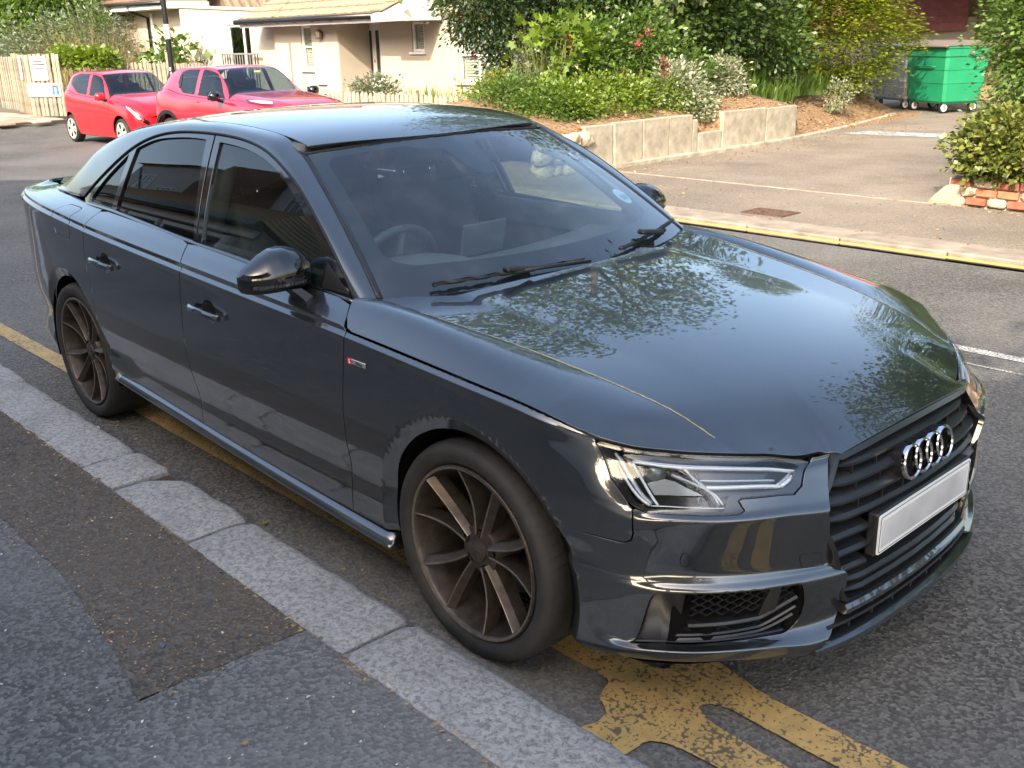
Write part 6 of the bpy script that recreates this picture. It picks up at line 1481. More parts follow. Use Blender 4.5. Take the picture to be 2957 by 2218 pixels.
# ---------------------------------------------------------------- the two red cars parked behind
class Shell:
    """half body: rows 0 sill .. 4 belt .. 5 window top, 6 roof edge, 7 centre line"""
    def __init__(s, st):
        x = np.array([q[0] for q in st]); o = np.argsort(x); x = x[o]; s.x0, s.x1 = x[0], x[-1]
        Y = np.array([st[i][1] for i in o], float); Z = np.array([st[i][2] for i in o], float); s.fY, s.fZ = pch(x, Y), pch(x, Z)
    def P(s, a, b):
        a = np.atleast_1d(np.asarray(a, float)); k = np.clip(np.atleast_1d(np.asarray(b, float))/.2, 0, 7); a = np.broadcast_to(a, k.shape)
        return np.stack([a, -prow2(s.fY(a), k), prow2(s.fZ(a), k)], 1)
    def k(s, x, z, kmax=5.0):
        x = np.atleast_1d(np.asarray(x, float)); Zt = s.fZ(x); lo = np.zeros(len(x)); hi = np.full(len(x), kmax)
        for _ in range(36):
            m = (lo+hi)/2; g = prow2(Zt, m) < z; lo = np.where(g, m, lo); hi = np.where(g, hi, m)
        return lo
    def xz(s, pts): a = np.array(pts, float); return [(float(p), float(q)*.2) for p, q in zip(a[:, 0], s.k(a[:, 0], a[:, 1]))]
    def xk(s, pts): return [(p, q*.2) for p, q in pts]
def prow2(V, k):
    d = np.diff(V, axis=1); m = np.zeros_like(V); n = V.shape[1]; a, b = d[:, :-1], d[:, 1:]
    with np.errstate(divide='ignore', invalid='ignore'): m[:, 1:-1] = np.where(a*b > 0, 2*a*b/(a+b), 0)
    m[:, 0] = d[:, 0]; m[:, -1] = 0
    i = np.clip(np.floor(k).astype(int), 0, n-2); u = k-i; r = np.arange(len(k))
    return (2*u**3-3*u**2+1)*V[r, i]+(u**3-2*u**2+u)*m[r, i]+(3*u**2-2*u**3)*V[r, i+1]+(u**3-u**2)*m[r, i+1]
def stations(X, wmax, wsill, ybelt, zbelt, yre, zc, zb, zre=None, zmid=.62):
    out = []
    for x, wm, yb, zbt, yr, zt, zbo in zip(X, wmax, ybelt, zbelt, yre, zc, zb):
        dz = zt-zbt; Y = [wm*wsill, wm*.985, wm, wm*.5+yb*.5+.015, yb, yr+.02+(yb-yr)*.08, yr-.04, 0]
        Z = [zbo, zbo+.16, zbo+(zbt-zbo)*.58, zbt-.07*min(1, (zbt-zbo)/.5), zbt, zbt+dz*.80, zbt+dz*.955, zt]; out.append((x, Y, Z))
    return out
def wheel_small(par, x, y, r, rim, m_rim, sg, style):
    w = empty('wheel', (x, y, r)); w.parent = par; w.rotation_euler = (0, 0, 0 if sg < 0 else math.pi)
    b = MB(); b.lathe([(rim-.01, .02), (rim+.006, .0), (rim+.03, -.012), (r-.03, -.008), (r-.008, .012), (r, .035), (r, .15), (r-.02, .18), (rim, .18)], 'y', n=40); b.build('tyre', M_RUB, w, True)
    b = MB(); b.lathe([(0, .0), (rim*.25, -.004), (rim*.6, .006), (rim*.92, .002), (rim, -.002), (rim, .03)], 'y', n=40); b.build('wheel_cover', m_rim, w, True, angle=30)
    for k in range(style):
        a = 2*math.pi*(k+.5)/style; q = []
        for da, rr in ((-.14, .42), (.10, .42), (.20, .85), (-.22, .85)): q.append((rim*rr*math.cos(a+da), -.004 if rr < .6 else .0005, rim*rr*math.sin(a+da)))
        b = MB(); b.add(q+[(p[0], p[1]+.012, p[2]) for p in q], [(0, 1, 2, 3), (4, 5, 6, 7), (0, 1, 5, 4), (1, 2, 6, 5), (2, 3, 7, 6), (3, 0, 4, 7)]); b.build('cover_slot', M_DARK, w)
def small_car(name_label, loc, rz, S, M, wb, r, rim, arch, doors, side_glass, wsb, wst, roof_end, hatch, rim_m, style, mirror_m, mirror, extras, sillz, cladding=None):
    C = empty('parked_car', loc, rz, label=name_label, cat='car')
    def em(nm, poly, m, both=True, **kw):
        kw.setdefault('h', (.06, .05)); kw.setdefault('edge', .04); kw.setdefault('lip', .012); D = panel_data(S.P, poly, **kw)
        mesh(nm, D[0], D[1], m, C, True, D[2])
        if both: V, F, N = mirror_D(D); mesh(nm, V, F, m, C, True, N)
    f0, f1 = S.x1-.001, S.x0+.001; gx = doors
    A1 = arc(0, r+.01, arch, -18, 198, 26); A2 = arc(-wb, r+.01, arch, -18, 198, 26); A1k, A2k = S.xz(A1), S.xz(A2)
    kb = 4*.2; line = lambda x, k0, k1, n=8: [(x, k0+(k1-k0)*i/n) for i in range(n+1)]
    bot = lambda x0, x1, n=8: [(x0+(x1-x0)*i/n, .002) for i in range(n+1)]
    top = lambda x0, x1, n=10, k=kb-.004: [(x0+(x1-x0)*i/n, k) for i in range(n+1)]
    em('front_wing', bot(f0, A1[0][0], 4)[:-1]+A1k+bot(A1[-1][0], gx[0], 4)[1:]+line(gx[0], .002, kb-.004)[1:]+top(gx[0], f0, 14)[1:], M)
    em('front_door', bot(gx[0], gx[1])+line(gx[1], .002, kb-.004)[1:]+top(gx[1], gx[0])[1:]+line(gx[0], kb-.004, .002)[1:-1], M)
    em('rear_quarter', bot(gx[1], A2[0][0], 4)[:-1]+A2k+bot(A2[-1][0], f1, 4)[1:]+line(f1, .002, kb-.004)[1:]+top(f1, gx[1], 12)[1:]+line(gx[1], kb-.004, .002)[1:-1], M)
    k7 = 1.399
    em('bonnet', top(f0-.02, wsb, 16, kb+.004)+line(wsb, kb+.004, k7)[1:]+[(wsb+(f0-.02-wsb)*i/16, k7) for i in range(1, 17)]+line(f0-.02, k7, kb+.004)[1:-1], M)
    # roof, pillars and frames: everything above the belt minus the glass
    gl = [S.xk(g) for g in side_glass]
    em('roof', top(wst, roof_end, 16, 5.55*.2)+line(roof_end, 5.55*.2, k7)[1:]+[(roof_end+(wst-roof_end)*i/10, k7) for i in range(1, 11)]+line(wst, k7, 5.55*.2)[1:-1], M)
    pil = [(wsb, kb+.002)]+[(wsb+(wst-wsb)*i/10, (4.02+(5.55-4.02)*min(1, (i/10)*1.02)**.9)*.2 if False else kb+.002+(5.55*.2-kb-.002)*(i/10)**.8) for i in range(1, 11)]
    em('cabin_side', [(wsb, kb+.002)]+[(p[0], p[1]+.06) for p in pil[1:]]+top(wst, roof_end, 14, 5.55*.2+.0)[1:]+[(roof_end+(hatch-roof_end)*i/6, (5.55-(1.3*i/6))*.2) for i in range(1, 7)]+top(hatch, wsb, 24, kb+.002)[:-1], M, holes=gl)
    for g in gl: em('side_window', g, M_GL_F, lip=0, gap=-.004, off=-.004)
    wsp = [(wsb, 4.35*.2), (wsb, k7), (wst, k7), (wst, 5.75*.2)]
    em('windscreen', densify(wsp, .05), M_GL_W2, lip=0, gap=0, off=.003)
    em('hatch_glass', densify([(roof_end, 5.7*.2), (roof_end, k7), (hatch, k7), (hatch, 5.1*.2)], .06), M_GL_R, lip=0, gap=0, off=.002)
    em('tailgate', [(hatch, 4.1*.2), (hatch, k7), (f1, k7), (f1, 4.1*.2)], M)
    for sg in (-1, 1):
        for x in (0, -wb): wheel_small(C, x, sg*(S.P(x, .4)[0][1]*-1-.012), r, rim, rim_m, sg, style)
    for x in (0, -wb):
        b = MB(); n = 20
        for sg in (-1, 1):
            V = [];
            for i in range(n): a = math.pi*(-.1+1.2*i/(n-1)); V += [(x+(arch+.004)*math.cos(a), sg*.70, r+(arch+.004)*math.sin(a)), (x+(arch+.004)*math.cos(a), sg*.35, r+(arch+.004)*math.sin(a))]
            b.add(V, [(2*i, 2*i+1, 2*i+3, 2*i+2) for i in range(n-1)]); b.add([(x-arch, sg*.36, .1), (x+arch, sg*.36, .1), (x+arch, sg*.36, r+arch), (x-arch, sg*.36, r+arch)], [(0, 1, 2, 3)])
        b.build('wheel_house', M_DARK, C)
    b = MB(); b.box((-wb/2, 0, .30), (wb-.62, 1.3, .16)); b.box((-wb/2-.2, 0, .72), (wb*.62, 1.2, .10)); b.build('underbody', M_DARK, C)
    # inside: seats and dashboard silhouettes
    b = MB(); b.bbox((wsb-.25, 0, sillz+.05), (.4, 1.25, .14), .04); b.build('dashboard', M_PLA, C)
    for sx in (wst-.25, wst-1.0):
        for y in (-.33, .33):
            b = MB(); b.bbox((sx-.10, y, sillz-.12), (.14, .44, .58), .05, Matrix.Rotation(R_(-14), 3, 'Y')); b.bbox((sx-.22, y, sillz+.24), (.09, .24, .17), .03); b.build('seat', M_PLA, C)
    for sg in (-1, 1):
        m = empty('door_mirror', (mirror[0], sg*mirror[1], mirror[2])); m.parent = C
        b = MB(); b.bbox((.02, 0, 0), (.14, .20, .15), .045); b.build('mirror_cap', mirror_m, m, angle=50); b = MB(); b.bbox((-.055, 0, 0), (.012, .17, .12), .004); b.build('mirror_glass', M_PLA, m); b = MB(); b.tube([(.02, -sg*.05, -.06), (.04, -sg*.14, -.09)], .025, 8); b.build('mirror_stalk', M_PLA, m)
    for nm, poly, m, off, both in extras: em(nm, poly, m, lip=.004, gap=0, off=off, both=both)
    return C
mirror_D = mirror
M_GL_W2 = glassmat('far_windscreen_glass', (.50, .58, .60), refl=1.3)
M_REDA = plain('bright_red_paint', (.56, .008, .018), .30, coat=1); M_REDB = paint('deep_red_metallic', (.42, .012, .040), .30, .32, flake=.15)
M_WCOV = plain('silver_wheel_cover', (.55, .53, .48), .4, .4)
X = [.62, .60, .54, .40, .20, 0, -.30, -.44, -.75, -1.08, -1.5, -2.0, -2.4, -2.62, -2.78, -2.82]
SA = Shell(stations(X, [0, .50, .66, .745, .785, .80, .805, .805, .805, .806, .807, .807, .795, .75, .62, 0], .93,
    [0, .42, .56, .64, .69, .715, .735, .738, .742, .745, .75, .745, .72, .67, .56, 0], [.52, .58, .68, .77, .83, .86, .90, .915, .93, .94, .96, 1.00, 1.06, 1.06, .96, .80],
    [0, .20, .30, .42, .50, .55, .60, .615, .585, .56, .565, .56, .54, .50, .45, 0], [.56, .64, .75, .84, .90, .945, .99, 1.005, 1.21, 1.405, 1.455, 1.45, 1.41, 1.30, 1.05, .85], [.26, .24, .20, .19, .19, .19, .18, .18, .18, .18, .18, .18, .19, .22, .30, .36]))
ex = [('headlamp', SA.xk([(.20, 3.62), (.33, 3.55), (.50, 3.05), (.56, 2.7), (.53, 2.55), (.40, 2.9), (.24, 3.3)]), plain('lamp_clear', (.55, .56, .58), .15, .3, coat=.6), .004, True),
      ('black_accent_strip', SA.xk([(-.42, 3.98), (-.20, 3.98), (.05, 3.80), (.22, 3.62), (.24, 3.32), (.05, 3.55), (-.25, 3.78), (-.45, 3.82)]), M_BLK, .003, True),
      ('black_accent_strip', SA.xk([(.52, 3.3), (.60, 2.9), (.60, 2.2), (.545, 2.65), (.50, 3.05)]), M_BLK, .003, True),
      ('front_grille', SA.xk([(.615, 1.0), (.615, 1.9), (.56, 1.7), (.57, .9)]), M_PLA, .003, True),
      ('door_handle', SA.xk([(-1.30, 3.05), (-1.14, 3.05), (-1.14, 3.2), (-1.30, 3.2)]), M_REDA, .022, True),
      ('tail_lamp', SA.xk([(-2.70, 3.0), (-2.60, 3.0), (-2.60, 4.3), (-2.70, 4.3)]), M_RED, .006, True)]
AYG = small_car('small bright red hatchback parked beside the plank fence', (-18.46, 6.74, -.272), R_(2.2), SA, M_REDA, 2.34, .285, .215, .335, (-.42, -1.42),
    [[(-.60, 4.13), (-.98, 5.28), (-1.38, 5.36), (-1.38, 4.13)], [(-1.48, 4.13), (-1.48, 5.36), (-1.95, 5.32), (-2.30, 5.0), (-2.36, 4.5), (-1.9, 4.13)]], -.46, -1.06, -2.36, -2.66, M_WCOV, 5, M_REDA, (-.56, .88, .98), ex, .85)
X = [.88, .86, .78, .60, .35, 0, -.35, -.52, -.80, -1.20, -1.6, -2.2, -2.7, -3.0, -3.2, -3.255]
SJ = Shell(stations(X, [0, .58, .74, .83, .875, .885, .875, .87, .865, .862, .865, .88, .88, .83, .70, 0], .93,
    [0, .50, .62, .70, .74, .765, .785, .79, .79, .79, .79, .775, .75, .69, .58, 0], [.62, .70, .84, .93, .98, 1.01, 1.03, 1.035, 1.04, 1.045, 1.06, 1.10, 1.17, 1.17, 1.05, .85],
    [0, .25, .35, .45, .52, .57, .62, .635, .61, .585, .585, .57, .54, .50, .45, 0], [.68, .78, .92, 1.00, 1.05, 1.085, 1.115, 1.13, 1.32, 1.525, 1.565, 1.555, 1.50, 1.36, 1.12, .90], [.30, .28, .24, .22, .22, .22, .22, .22, .22, .22, .22, .22, .23, .26, .34, .40]))
ex = [('side_lamp', SJ.xk([(.02, 4.15), (.30, 4.35), (.50, 4.55), (.56, 4.35), (.40, 3.98), (.14, 3.95)]), plain('pale_lamp', (.62, .63, .66), .2, .3, coat=.6), .035, True),
      ('lamp_bezel', SJ.xk([(-.06, 4.05), (.10, 4.45), (.08, 4.0)]), M_BLK, .035, True),
      ('door_handle', SJ.xk([(-1.62, 2.95), (-1.44, 2.95), (-1.44, 3.12), (-1.62, 3.12)]), M_REDB, .024, True),
      ('rear_handle', SJ.xk([(-2.28, 4.3), (-2.22, 4.3), (-2.26, 4.8), (-2.32, 4.8)]), M_PLA, .004, True)]
JUK = small_car('deep red compact crossover with black mirrors parked in front of the picket fence', (-13.48, 6.79, -.262), R_(2.3), SJ, M_REDB, 2.53, .34, .24, .405, (-.50, -1.62),
    [[(-.66, 4.14), (-1.10, 5.30), (-1.56, 5.38), (-1.56, 4.14)], [(-1.68, 4.14), (-1.68, 5.38), (-2.10, 5.34), (-2.30, 5.0), (-2.36, 4.5), (-2.10, 4.14)]], -.54, -1.18, -2.62, -3.02, M_WCOV, 5, M_BLK, (-.66, .985, 1.10), ex, .98)
V, F = sweep([(-2.53+.445*math.cos(a), -.885+.01*math.cos(a), .345+.445*math.sin(a)) for a in np.linspace(-.1, math.pi+.1, 24)], [(-.03, -.03), (.012, -.03), (.012, .03), (-.03, .03)], ups=[(0, -1, 0)]*24); mesh('arch_cladding', V, F, M_PLA, JUK)
b = MB(); b.tube([(-1.9, -.35, 1.55), (-2.06, -.35, 1.86)], .006, 6); b.build('aerial', M_PLA, JUK)
b = MB(); b.box((-1.0, .10, 1.44), (.01, .12, .05)); b.build('windscreen_sticker', plain('sticker_yellow', (.62, .60, .22), .5), JUK)
# ---------------------------------------------------------------- vegetation
def leafmat(name, c0, c1, trans=.35, rough=.45):
    q = NT(name); t = q.t; t.nodes.remove(q.b); g = q.n('NewGeometry'); c = q.ramp(g.outputs['Random Per Island'], [(0, c0), (.55, tuple((a+b)/2 for a, b in zip(c0, c1))), (1, c1)])
    d = q.n('BsdfDiffuse'); q.l(c, d.inputs[0]); tr = q.n('BsdfTranslucent'); q.l(q.mix(1.0, c, (1.0, .95, .45), 'MULTIPLY'), tr.inputs[0]); gl = q.n('BsdfGlossy'); gl.inputs['Roughness'].default_value = rough
    gl.inputs[0].default_value = (.9, .9, .9, 1)
    m1 = q.n('MixShader'); m1.inputs[0].default_value = trans; q.l(d.outputs[0], m1.inputs[1]); q.l(tr.outputs[0], m1.inputs[2]); m2 = q.n('MixShader'); m2.inputs[0].default_value = .045; q.l(m1.outputs[0], m2.inputs[1]); q.l(gl.outputs[0], m2.inputs[2]); q.l(m2.outputs[0], q.out.inputs[0]); return q.m
LM = dict(
    dark=leafmat('leaf_dark_green', (.018, .040, .012), (.050, .095, .022)), mid=leafmat('leaf_mid_green', (.040, .085, .016), (.105, .175, .035)), lime=leafmat('leaf_lime', (.085, .150, .012), (.235, .330, .030), .45),
    fresh=leafmat('leaf_fresh', (.055, .115, .018), (.150, .245, .040), .42), silver=leafmat('leaf_silver_edged', (.16, .20, .11), (.44, .46, .33)), ivy=leafmat('leaf_ivy_variegated', (.055, .10, .02), (.30, .31, .07)),
    gold=leafmat('leaf_golden', (.20, .22, .02), (.42, .38, .05), .4), dry=leafmat('dry_stalks', (.28, .22, .11), (.44, .36, .20)), sage=leafmat('leaf_sage', (.10, .13, .075), (.20, .24, .14)), tree=leafmat('leaf_tree', (.030, .062, .012), (.110, .155, .028), .4),
    white=leafmat('petal_white', (.62, .62, .56), (.80, .80, .74), .3), pink=leafmat('petal_pink', (.45, .06, .10), (.70, .16, .20), .3), crimson=leafmat('petal_crimson', (.30, .02, .05), (.48, .05, .09), .3), litter=leafmat('fallen_leaf', (.22, .13, .06), (.48, .33, .17), .1), yew=leafmat('leaf_spring_yellow', (.105, .165, .010), (.300, .360, .022), .45))
M_BARK = plain('bark', (.10, .075, .05), .95, var=.4, vscale=9, bump=.6, bscale=20); M_STEM = plain('green_stem', (.16, .15, .06), .9, var=.3)
def leaves(name, P, size, m, parent=None, D=None, asp=.55, droop=.3, seed=1, fold=.25, flat=0.0, lob=False, **kw):
    """one small folded leaf per point; D outward directions, random otherwise"""
    r = np.random.RandomState(seed); P = np.asarray(P, float); n = len(P)
    if n == 0: return None
    d = r.normal(size=(n, 3)); d /= np.linalg.norm(d, axis=1)[:, None]
    if D is not None: d = d*(.75)+np.asarray(D, float); 
    d[:, 2] = d[:, 2]*(1-flat)-droop; d /= np.linalg.norm(d, axis=1)[:, None]
    u = r.normal(size=(n, 3)); u[:, 2] += 1.2+flat*3; u -= d*(u*d).sum(1)[:, None]; u /= np.linalg.norm(u, axis=1)[:, None]; w = np.cross(d, u)
    L = (size*(.6+.8*r.rand(n)))[:, None] if np.isscalar(size) else np.asarray(size)[:, None]
    W_ = L*asp*.5
    if lob:   # five-lobed outline
        ang = np.array([0, .5, .95, 1.5, 2.2, 3.14, -2.2, -1.5, -.95, -.5]); rad = np.array([1, .5, .85, .42, .62, .12, .62, .42, .85, .5])
        V = np.stack([P+d*L*(.5+rad[i]*.5*math.cos(ang[i]))+w*L*rad[i]*.5*math.sin(ang[i]) for i in range(10)], 1).reshape(-1, 3)
        F = (np.arange(n)[:, None]*10+np.arange(10)[None]); me = bpy.data.meshes.new(name); k = 10
    else:
        V = np.stack([P, P+d*L*.5+w*W_+u*W_*fold, P+d*L, P+d*L*.5-w*W_+u*W_*fold], 1).reshape(-1, 3); F = (np.arange(n)[:, None]*4+np.arange(4)[None]); me = bpy.data.meshes.new(name); k = 4
    me.vertices.add(len(V)); me.vertices.foreach_set('co', V.ravel().astype(np.float32)); me.loops.add(n*k); me.loops.foreach_set('vertex_index', F.ravel().astype(np.int32)); me.polygons.add(n); me.polygons.foreach_set('loop_start', np.arange(0, n*k, k, dtype=np.int32)); me.polygons.foreach_set('loop_total', np.full(n, k, dtype=np.int32)); me.update(); me.validate()
    me.materials.append(m); o = bpy.data.objects.new(name, me); COL.objects.link(o)
    if parent is not None: o.parent = parent
    return tag(o, **kw)
def clumps(c, rad, nc, nl, cr, seed, hollow=.55, zmin=None, gaps=.25):
    """leaf points gathered in twig clumps through a lumpy ellipsoid; returns points and outward directions"""
    r = np.random.RandomState(seed); c = np.array(c, float); rad = np.array(rad, float); d = r.normal(size=(nc, 3)); d /= np.linalg.norm(d, axis=1)[:, None]
    lump = np.array([1+.28*mnoise.noise(tuple(q*1.9+seed)) + .16*mnoise.noise(tuple(q*4.5+seed)) for q in d]); t = (hollow**3+(1-hollow**3)*r.rand(nc))**(1/3.)
    keep = np.array([mnoise.noise(tuple(q*3.1+seed*2.3)) > -.5+gaps for q in d]) | (r.rand(nc) < .35); C = c+d*rad*(t*lump)[:, None]; C = C[keep]; dd = d[keep]
    if zmin is not None: k = C[:, 2] > zmin; C, dd = C[k], dd[k]
    n = len(C); o = r.normal(size=(n, nl, 3))*cr*np.array([1, 1, .55]); P = (C[:, None]+o).reshape(-1, 3); D = (np.repeat(dd[:, None], nl, 1)*.9+o/cr*.35).reshape(-1, 3); return P, D
def tree(loc, h, crown, seed, label, m='tree', leaf=.10, nc=500, nl=26, cr=.34, r0=.16, trunk_to=.75, group=None, limbs=7, lob=False, gaps=.2, cat='tree'):
    t = empty('tree', loc, label=label, cat=cat, group=group); rr = random.Random(seed); b = MB()
    top = Vector((rr.uniform(-.3, .3), rr.uniform(-.3, .3), h*trunk_to)); pts = [Vector((0, 0, -.1)), Vector((rr.uniform(-.08, .08), rr.uniform(-.08, .08), h*.22)), top*.6, top]; b.tube(pts, [r0*1.25, r0, r0*.7, r0*.3], 10)
    for k in range(limbs):
        a = 2*math.pi*k/limbs+rr.uniform(-.4, .4); z0 = h*rr.uniform(.25, .62); s = Vector((top.x*z0/h, top.y*z0/h, z0)); c = crown[0][0]; R = crown[0][1]; e = Vector((c[0]+R[0]*.72*math.cos(a), c[1]+R[1]*.72*math.sin(a), c[2]+R[2]*rr.uniform(-.3, .5))); mid = s*.5+e*.5+Vector((0, 0, .3)); b.tube([s, mid, e], [r0*.5, r0*.3, r0*.10], 7)
        for q in range(2): e2 = e+Vector((rr.uniform(-.8, .8), rr.uniform(-.8, .8), rr.uniform(-.2, .7))); b.tube([mid, mid*.4+e2*.6, e2], [r0*.22, r0*.14, r0*.04], 5)
    b.build('trunk', M_BARK, t, True); Ps, Ds = [], []
    for i, (c, R) in enumerate(crown): p, d = clumps(c, R, nc, nl, cr, seed+i*7, .45, gaps=gaps); Ps.append(p); Ds.append(d)
    leaves('crown', np.concatenate(Ps), leaf, LM[m], t, np.concatenate(Ds), seed=seed, lob=lob, asp=.7); return t
def bush(loc, blobs, m, label, leaf=.06, nc=160, nl=16, cr=.12, seed=1, stems=10, cat='shrub', group=None, asp=.55, droop=.15, flowers=(), gaps=.15, flat=0.0, hollow=.5, lob=False):
    t = empty('shrub', loc, label=label, cat=cat, group=group); rr = random.Random(seed); b = MB()
    for k in range(stems):
        c, R = blobs[k % len(blobs)]; a = rr.uniform(0, 6.28); q = rr.uniform(.3, .9); e = Vector((c[0]+R[0]*q*math.cos(a), c[1]+R[1]*q*math.sin(a), max(.1, c[2]+R[2]*rr.uniform(-.2, .8)))); s = Vector((rr.uniform(-.15, .15), rr.uniform(-.15, .15), -.05)); b.tube([s, s*.4+e*.6+Vector((0, 0, .1)), e], [.018, .012, .005], 5)
    b.build('stems', M_STEM, t); Ps, Ds = [], []
    for i, (c, R) in enumerate(blobs): p, d = clumps(c, R, nc, nl, cr, seed+i*5, hollow, zmin=.0, gaps=gaps); Ps.append(p); Ds.append(d)
    P, D = np.concatenate(Ps), np.concatenate(Ds); leaves('foliage', P, leaf, LM[m], t, D, seed=seed, asp=asp, droop=droop, flat=flat, lob=lob)
    for nm, mm, n, size, front in flowers:
        r = np.random.RandomState(seed+3); ok = np.where((D @ np.array(front)) > .7)[0]; idx = r.choice(ok, min(n, len(ok)), replace=False); Q = (P[idx][:, None]+np.array(front)*.05+r.normal(size=(len(idx), 16, 3))*size*.36).reshape(-1, 3); leaves(nm, Q, size*.42, LM[mm], t, np.tile(np.array(front, float), (len(Q), 1)), seed=seed, asp=.9, droop=0)
    return t
CAMD = np.array([.68, -.70, .2])           # roughly towards the street
# earth bank behind the retaining wall
def bank_z(x, y):
    inn = np.clip((-6.9-x)/2.2, 0, 1); base = (.53+.30*inn**.7)*(1-sm((-9.3-x)/1.2)*sm((10.2-y)/1.0)); f = sm((y-11.78)/.30); low = .05+.75*np.clip((-7.0-.10*np.maximum(0, y-12)-x)/1.7, 0, 1.15); z = base*(1-f)+low*f
    return z+.03*np.sin(x*5+y*3)*inn
xs, ys = np.r_[np.linspace(-12.2, -6.97, 44), -6.955], np.linspace(6.5, 17.2, 70); V = []; F = []
for i, x in enumerate(xs):
    for j, y in enumerate(ys): V.append((x-.10*max(0, y-12)*(1 if x > -7.2 else (x+12.2)/5.0), y, (.0 if x > -6.96 else float(bank_z(np.array(x), np.array(y)))-(.24*math.exp(-((y-9.6)/.28)**4) if x > -7.15 else 0))+.025*mnoise.noise((x*4, y*4, 0))+.012*mnoise.noise((x*14, y*14, 3))))
for i in range(len(xs)-1):
    for j in range(len(ys)-1): F.append((i*70+j, (i+1)*70+j, (i+1)*70+j+1, i*70+j+1))
_q = NT('bark_mulch_soil'); _q.l(_q.mix(_q.ramp(_q.noise(26, 6, .75), [(.40, 0), (.62, 1)]), (.15, .085, .045), (.40, .26, .14)), _q.b.inputs['Base Color']); _q.set(Roughness=1.0); _q.bump(_q.noise(40, 5, .7), .8, .03)
mesh('planting_bank', V, F, _q.m, None, True, kind='structure')
r = np.random.RandomState(5); n = 2600; px = r.uniform(-9.5, -6.95, n); py = r.uniform(6.8, 16.6, n); leaves('leaf_litter', np.stack([px-.1*np.maximum(0, py-12), py, bank_z(px, py)+.02], 1), .055, LM['litter'], droop=0, flat=.7, seed=3, label=None, kind='stuff')
# sycamore-like tree over the bed (fills the top of the picture and the bonnet's reflection)
tree((-10.9, 12.4, .6), 10.2, [((.2, -.2, 6.6), (3.0, 2.6, 3.0)), ((1.3, -1.5, 2.6), (1.9, 1.6, 1.3)), ((-1.2, -1.3, 3.0), (1.6, 1.6, 1.7))], 21, 'tall leafy sycamore rising from the planted bank behind the roses', 'tree', .20, 420, 24, .36, .17, lob=True, gaps=.2)
bush((-9.0, 11.7, .75), [((0, 0, .9), (1.0, 1.0, 1.0)), ((-.5, .8, 1.2), (1.1, .9, 1.2)), ((.2, 1.7, .8), (.9, .8, .9))], 'mid', 'loose green shrub in the middle of the bank under the sycamore', .095, 330, 18, .15, 31, 16)
bush((-9.7, 8.9, .5), [((0, 0, 1.3), (1.0, .95, 1.35)), ((-.5, -.5, 1.9), (.9, .8, 1.0)), ((.4, .9, 1.7), (1.0, .9, 1.3))], 'dark', 'dark small-leaved climbing rose bush at the corner of the bungalow', .065, 520, 20, .12, 37, 16, flowers=(('blossom', 'crimson', 6, .09, CAMD),))
bush((-8.5, 8.7, .7), [((0, 0, .60), (.65, .6, .62)), ((.25, .85, .65), (.65, .6, .65))], 'fresh', 'rose bush with pink blooms in front of the sycamore', .070, 300, 16, .11, 41, 12, flowers=(('blossom', 'pink', 12, .11, CAMD),))
bush((-9.3, 9.9, .75), [((0, 0, 1.0), (.9, .9, 1.1)), ((.2, .9, .8), (.8, .7, .9))], 'mid', 'dense mid-green shrub behind the rose bush', .075, 330, 18, .13, 43, 12)
bush((-8.45, 8.15, .75), [((0, 0, .78), (.50, .45, .34))], 'lime', 'pale shrub with big lobed leaves beside the rosemary', .19, 60, 6, .14, 47, 8, asp=.95, lob=True)
bush((-7.75, 8.3, .58), [((0, 0, .22), (.60, .75, .34)), ((.05, 1.0, .20), (.50, .5, .30)), ((-.1, -.8, .2), (.6, .5, .32))], 'lime', 'low bright green ground shrub just behind the concrete slabs', .055, 330, 16, .09, 53, 10)
bush((-8.5, 7.35, .55), [((0, 0, .28), (.7, .5, .36)), ((.7, -.1, .14), (.6, .45, .28))], 'fresh', 'mixed low green plants at the left end of the bank', .05, 330, 16, .09, 59, 10)
bush((-9.25, 7.75, .28), [((0, 0, .42), (.50, .48, .50))], 'gold', 'rounded golden-leaved shrub at the end of the picket fence', .05, 330, 18, .085, 61, 6)
bush((-7.55, 9.62, .50), [((0, 0, .36), (.40, .46, .40)), ((.15, .1, .1), (.35, .35, .25))], 'silver', 'white-edged variegated shrub spilling over the broken slab', .058, 260, 18, .07, 67, 8)
bush((-7.85, 11.2, .60), [((0, 0, .32), (.30, .36, .36))], 'silver', 'smaller pale variegated shrub behind the last concrete slab', .052, 170, 16, .07, 71, 8)
bush((-8.2, 10.4, .68), [((0, 0, .35), (.6, .55, .5))], 'fresh', 'leafy green shrub between the two pale variegated ones', .07, 220, 16, .10, 69, 8)
bush((-7.75, 14.5, .30), [((0, 0, .22), (.20, .24, .30))], 'silver', 'small pale dried plant at the foot of the yellow-green hedge', .05, 70, 12, .06, 73, 5)
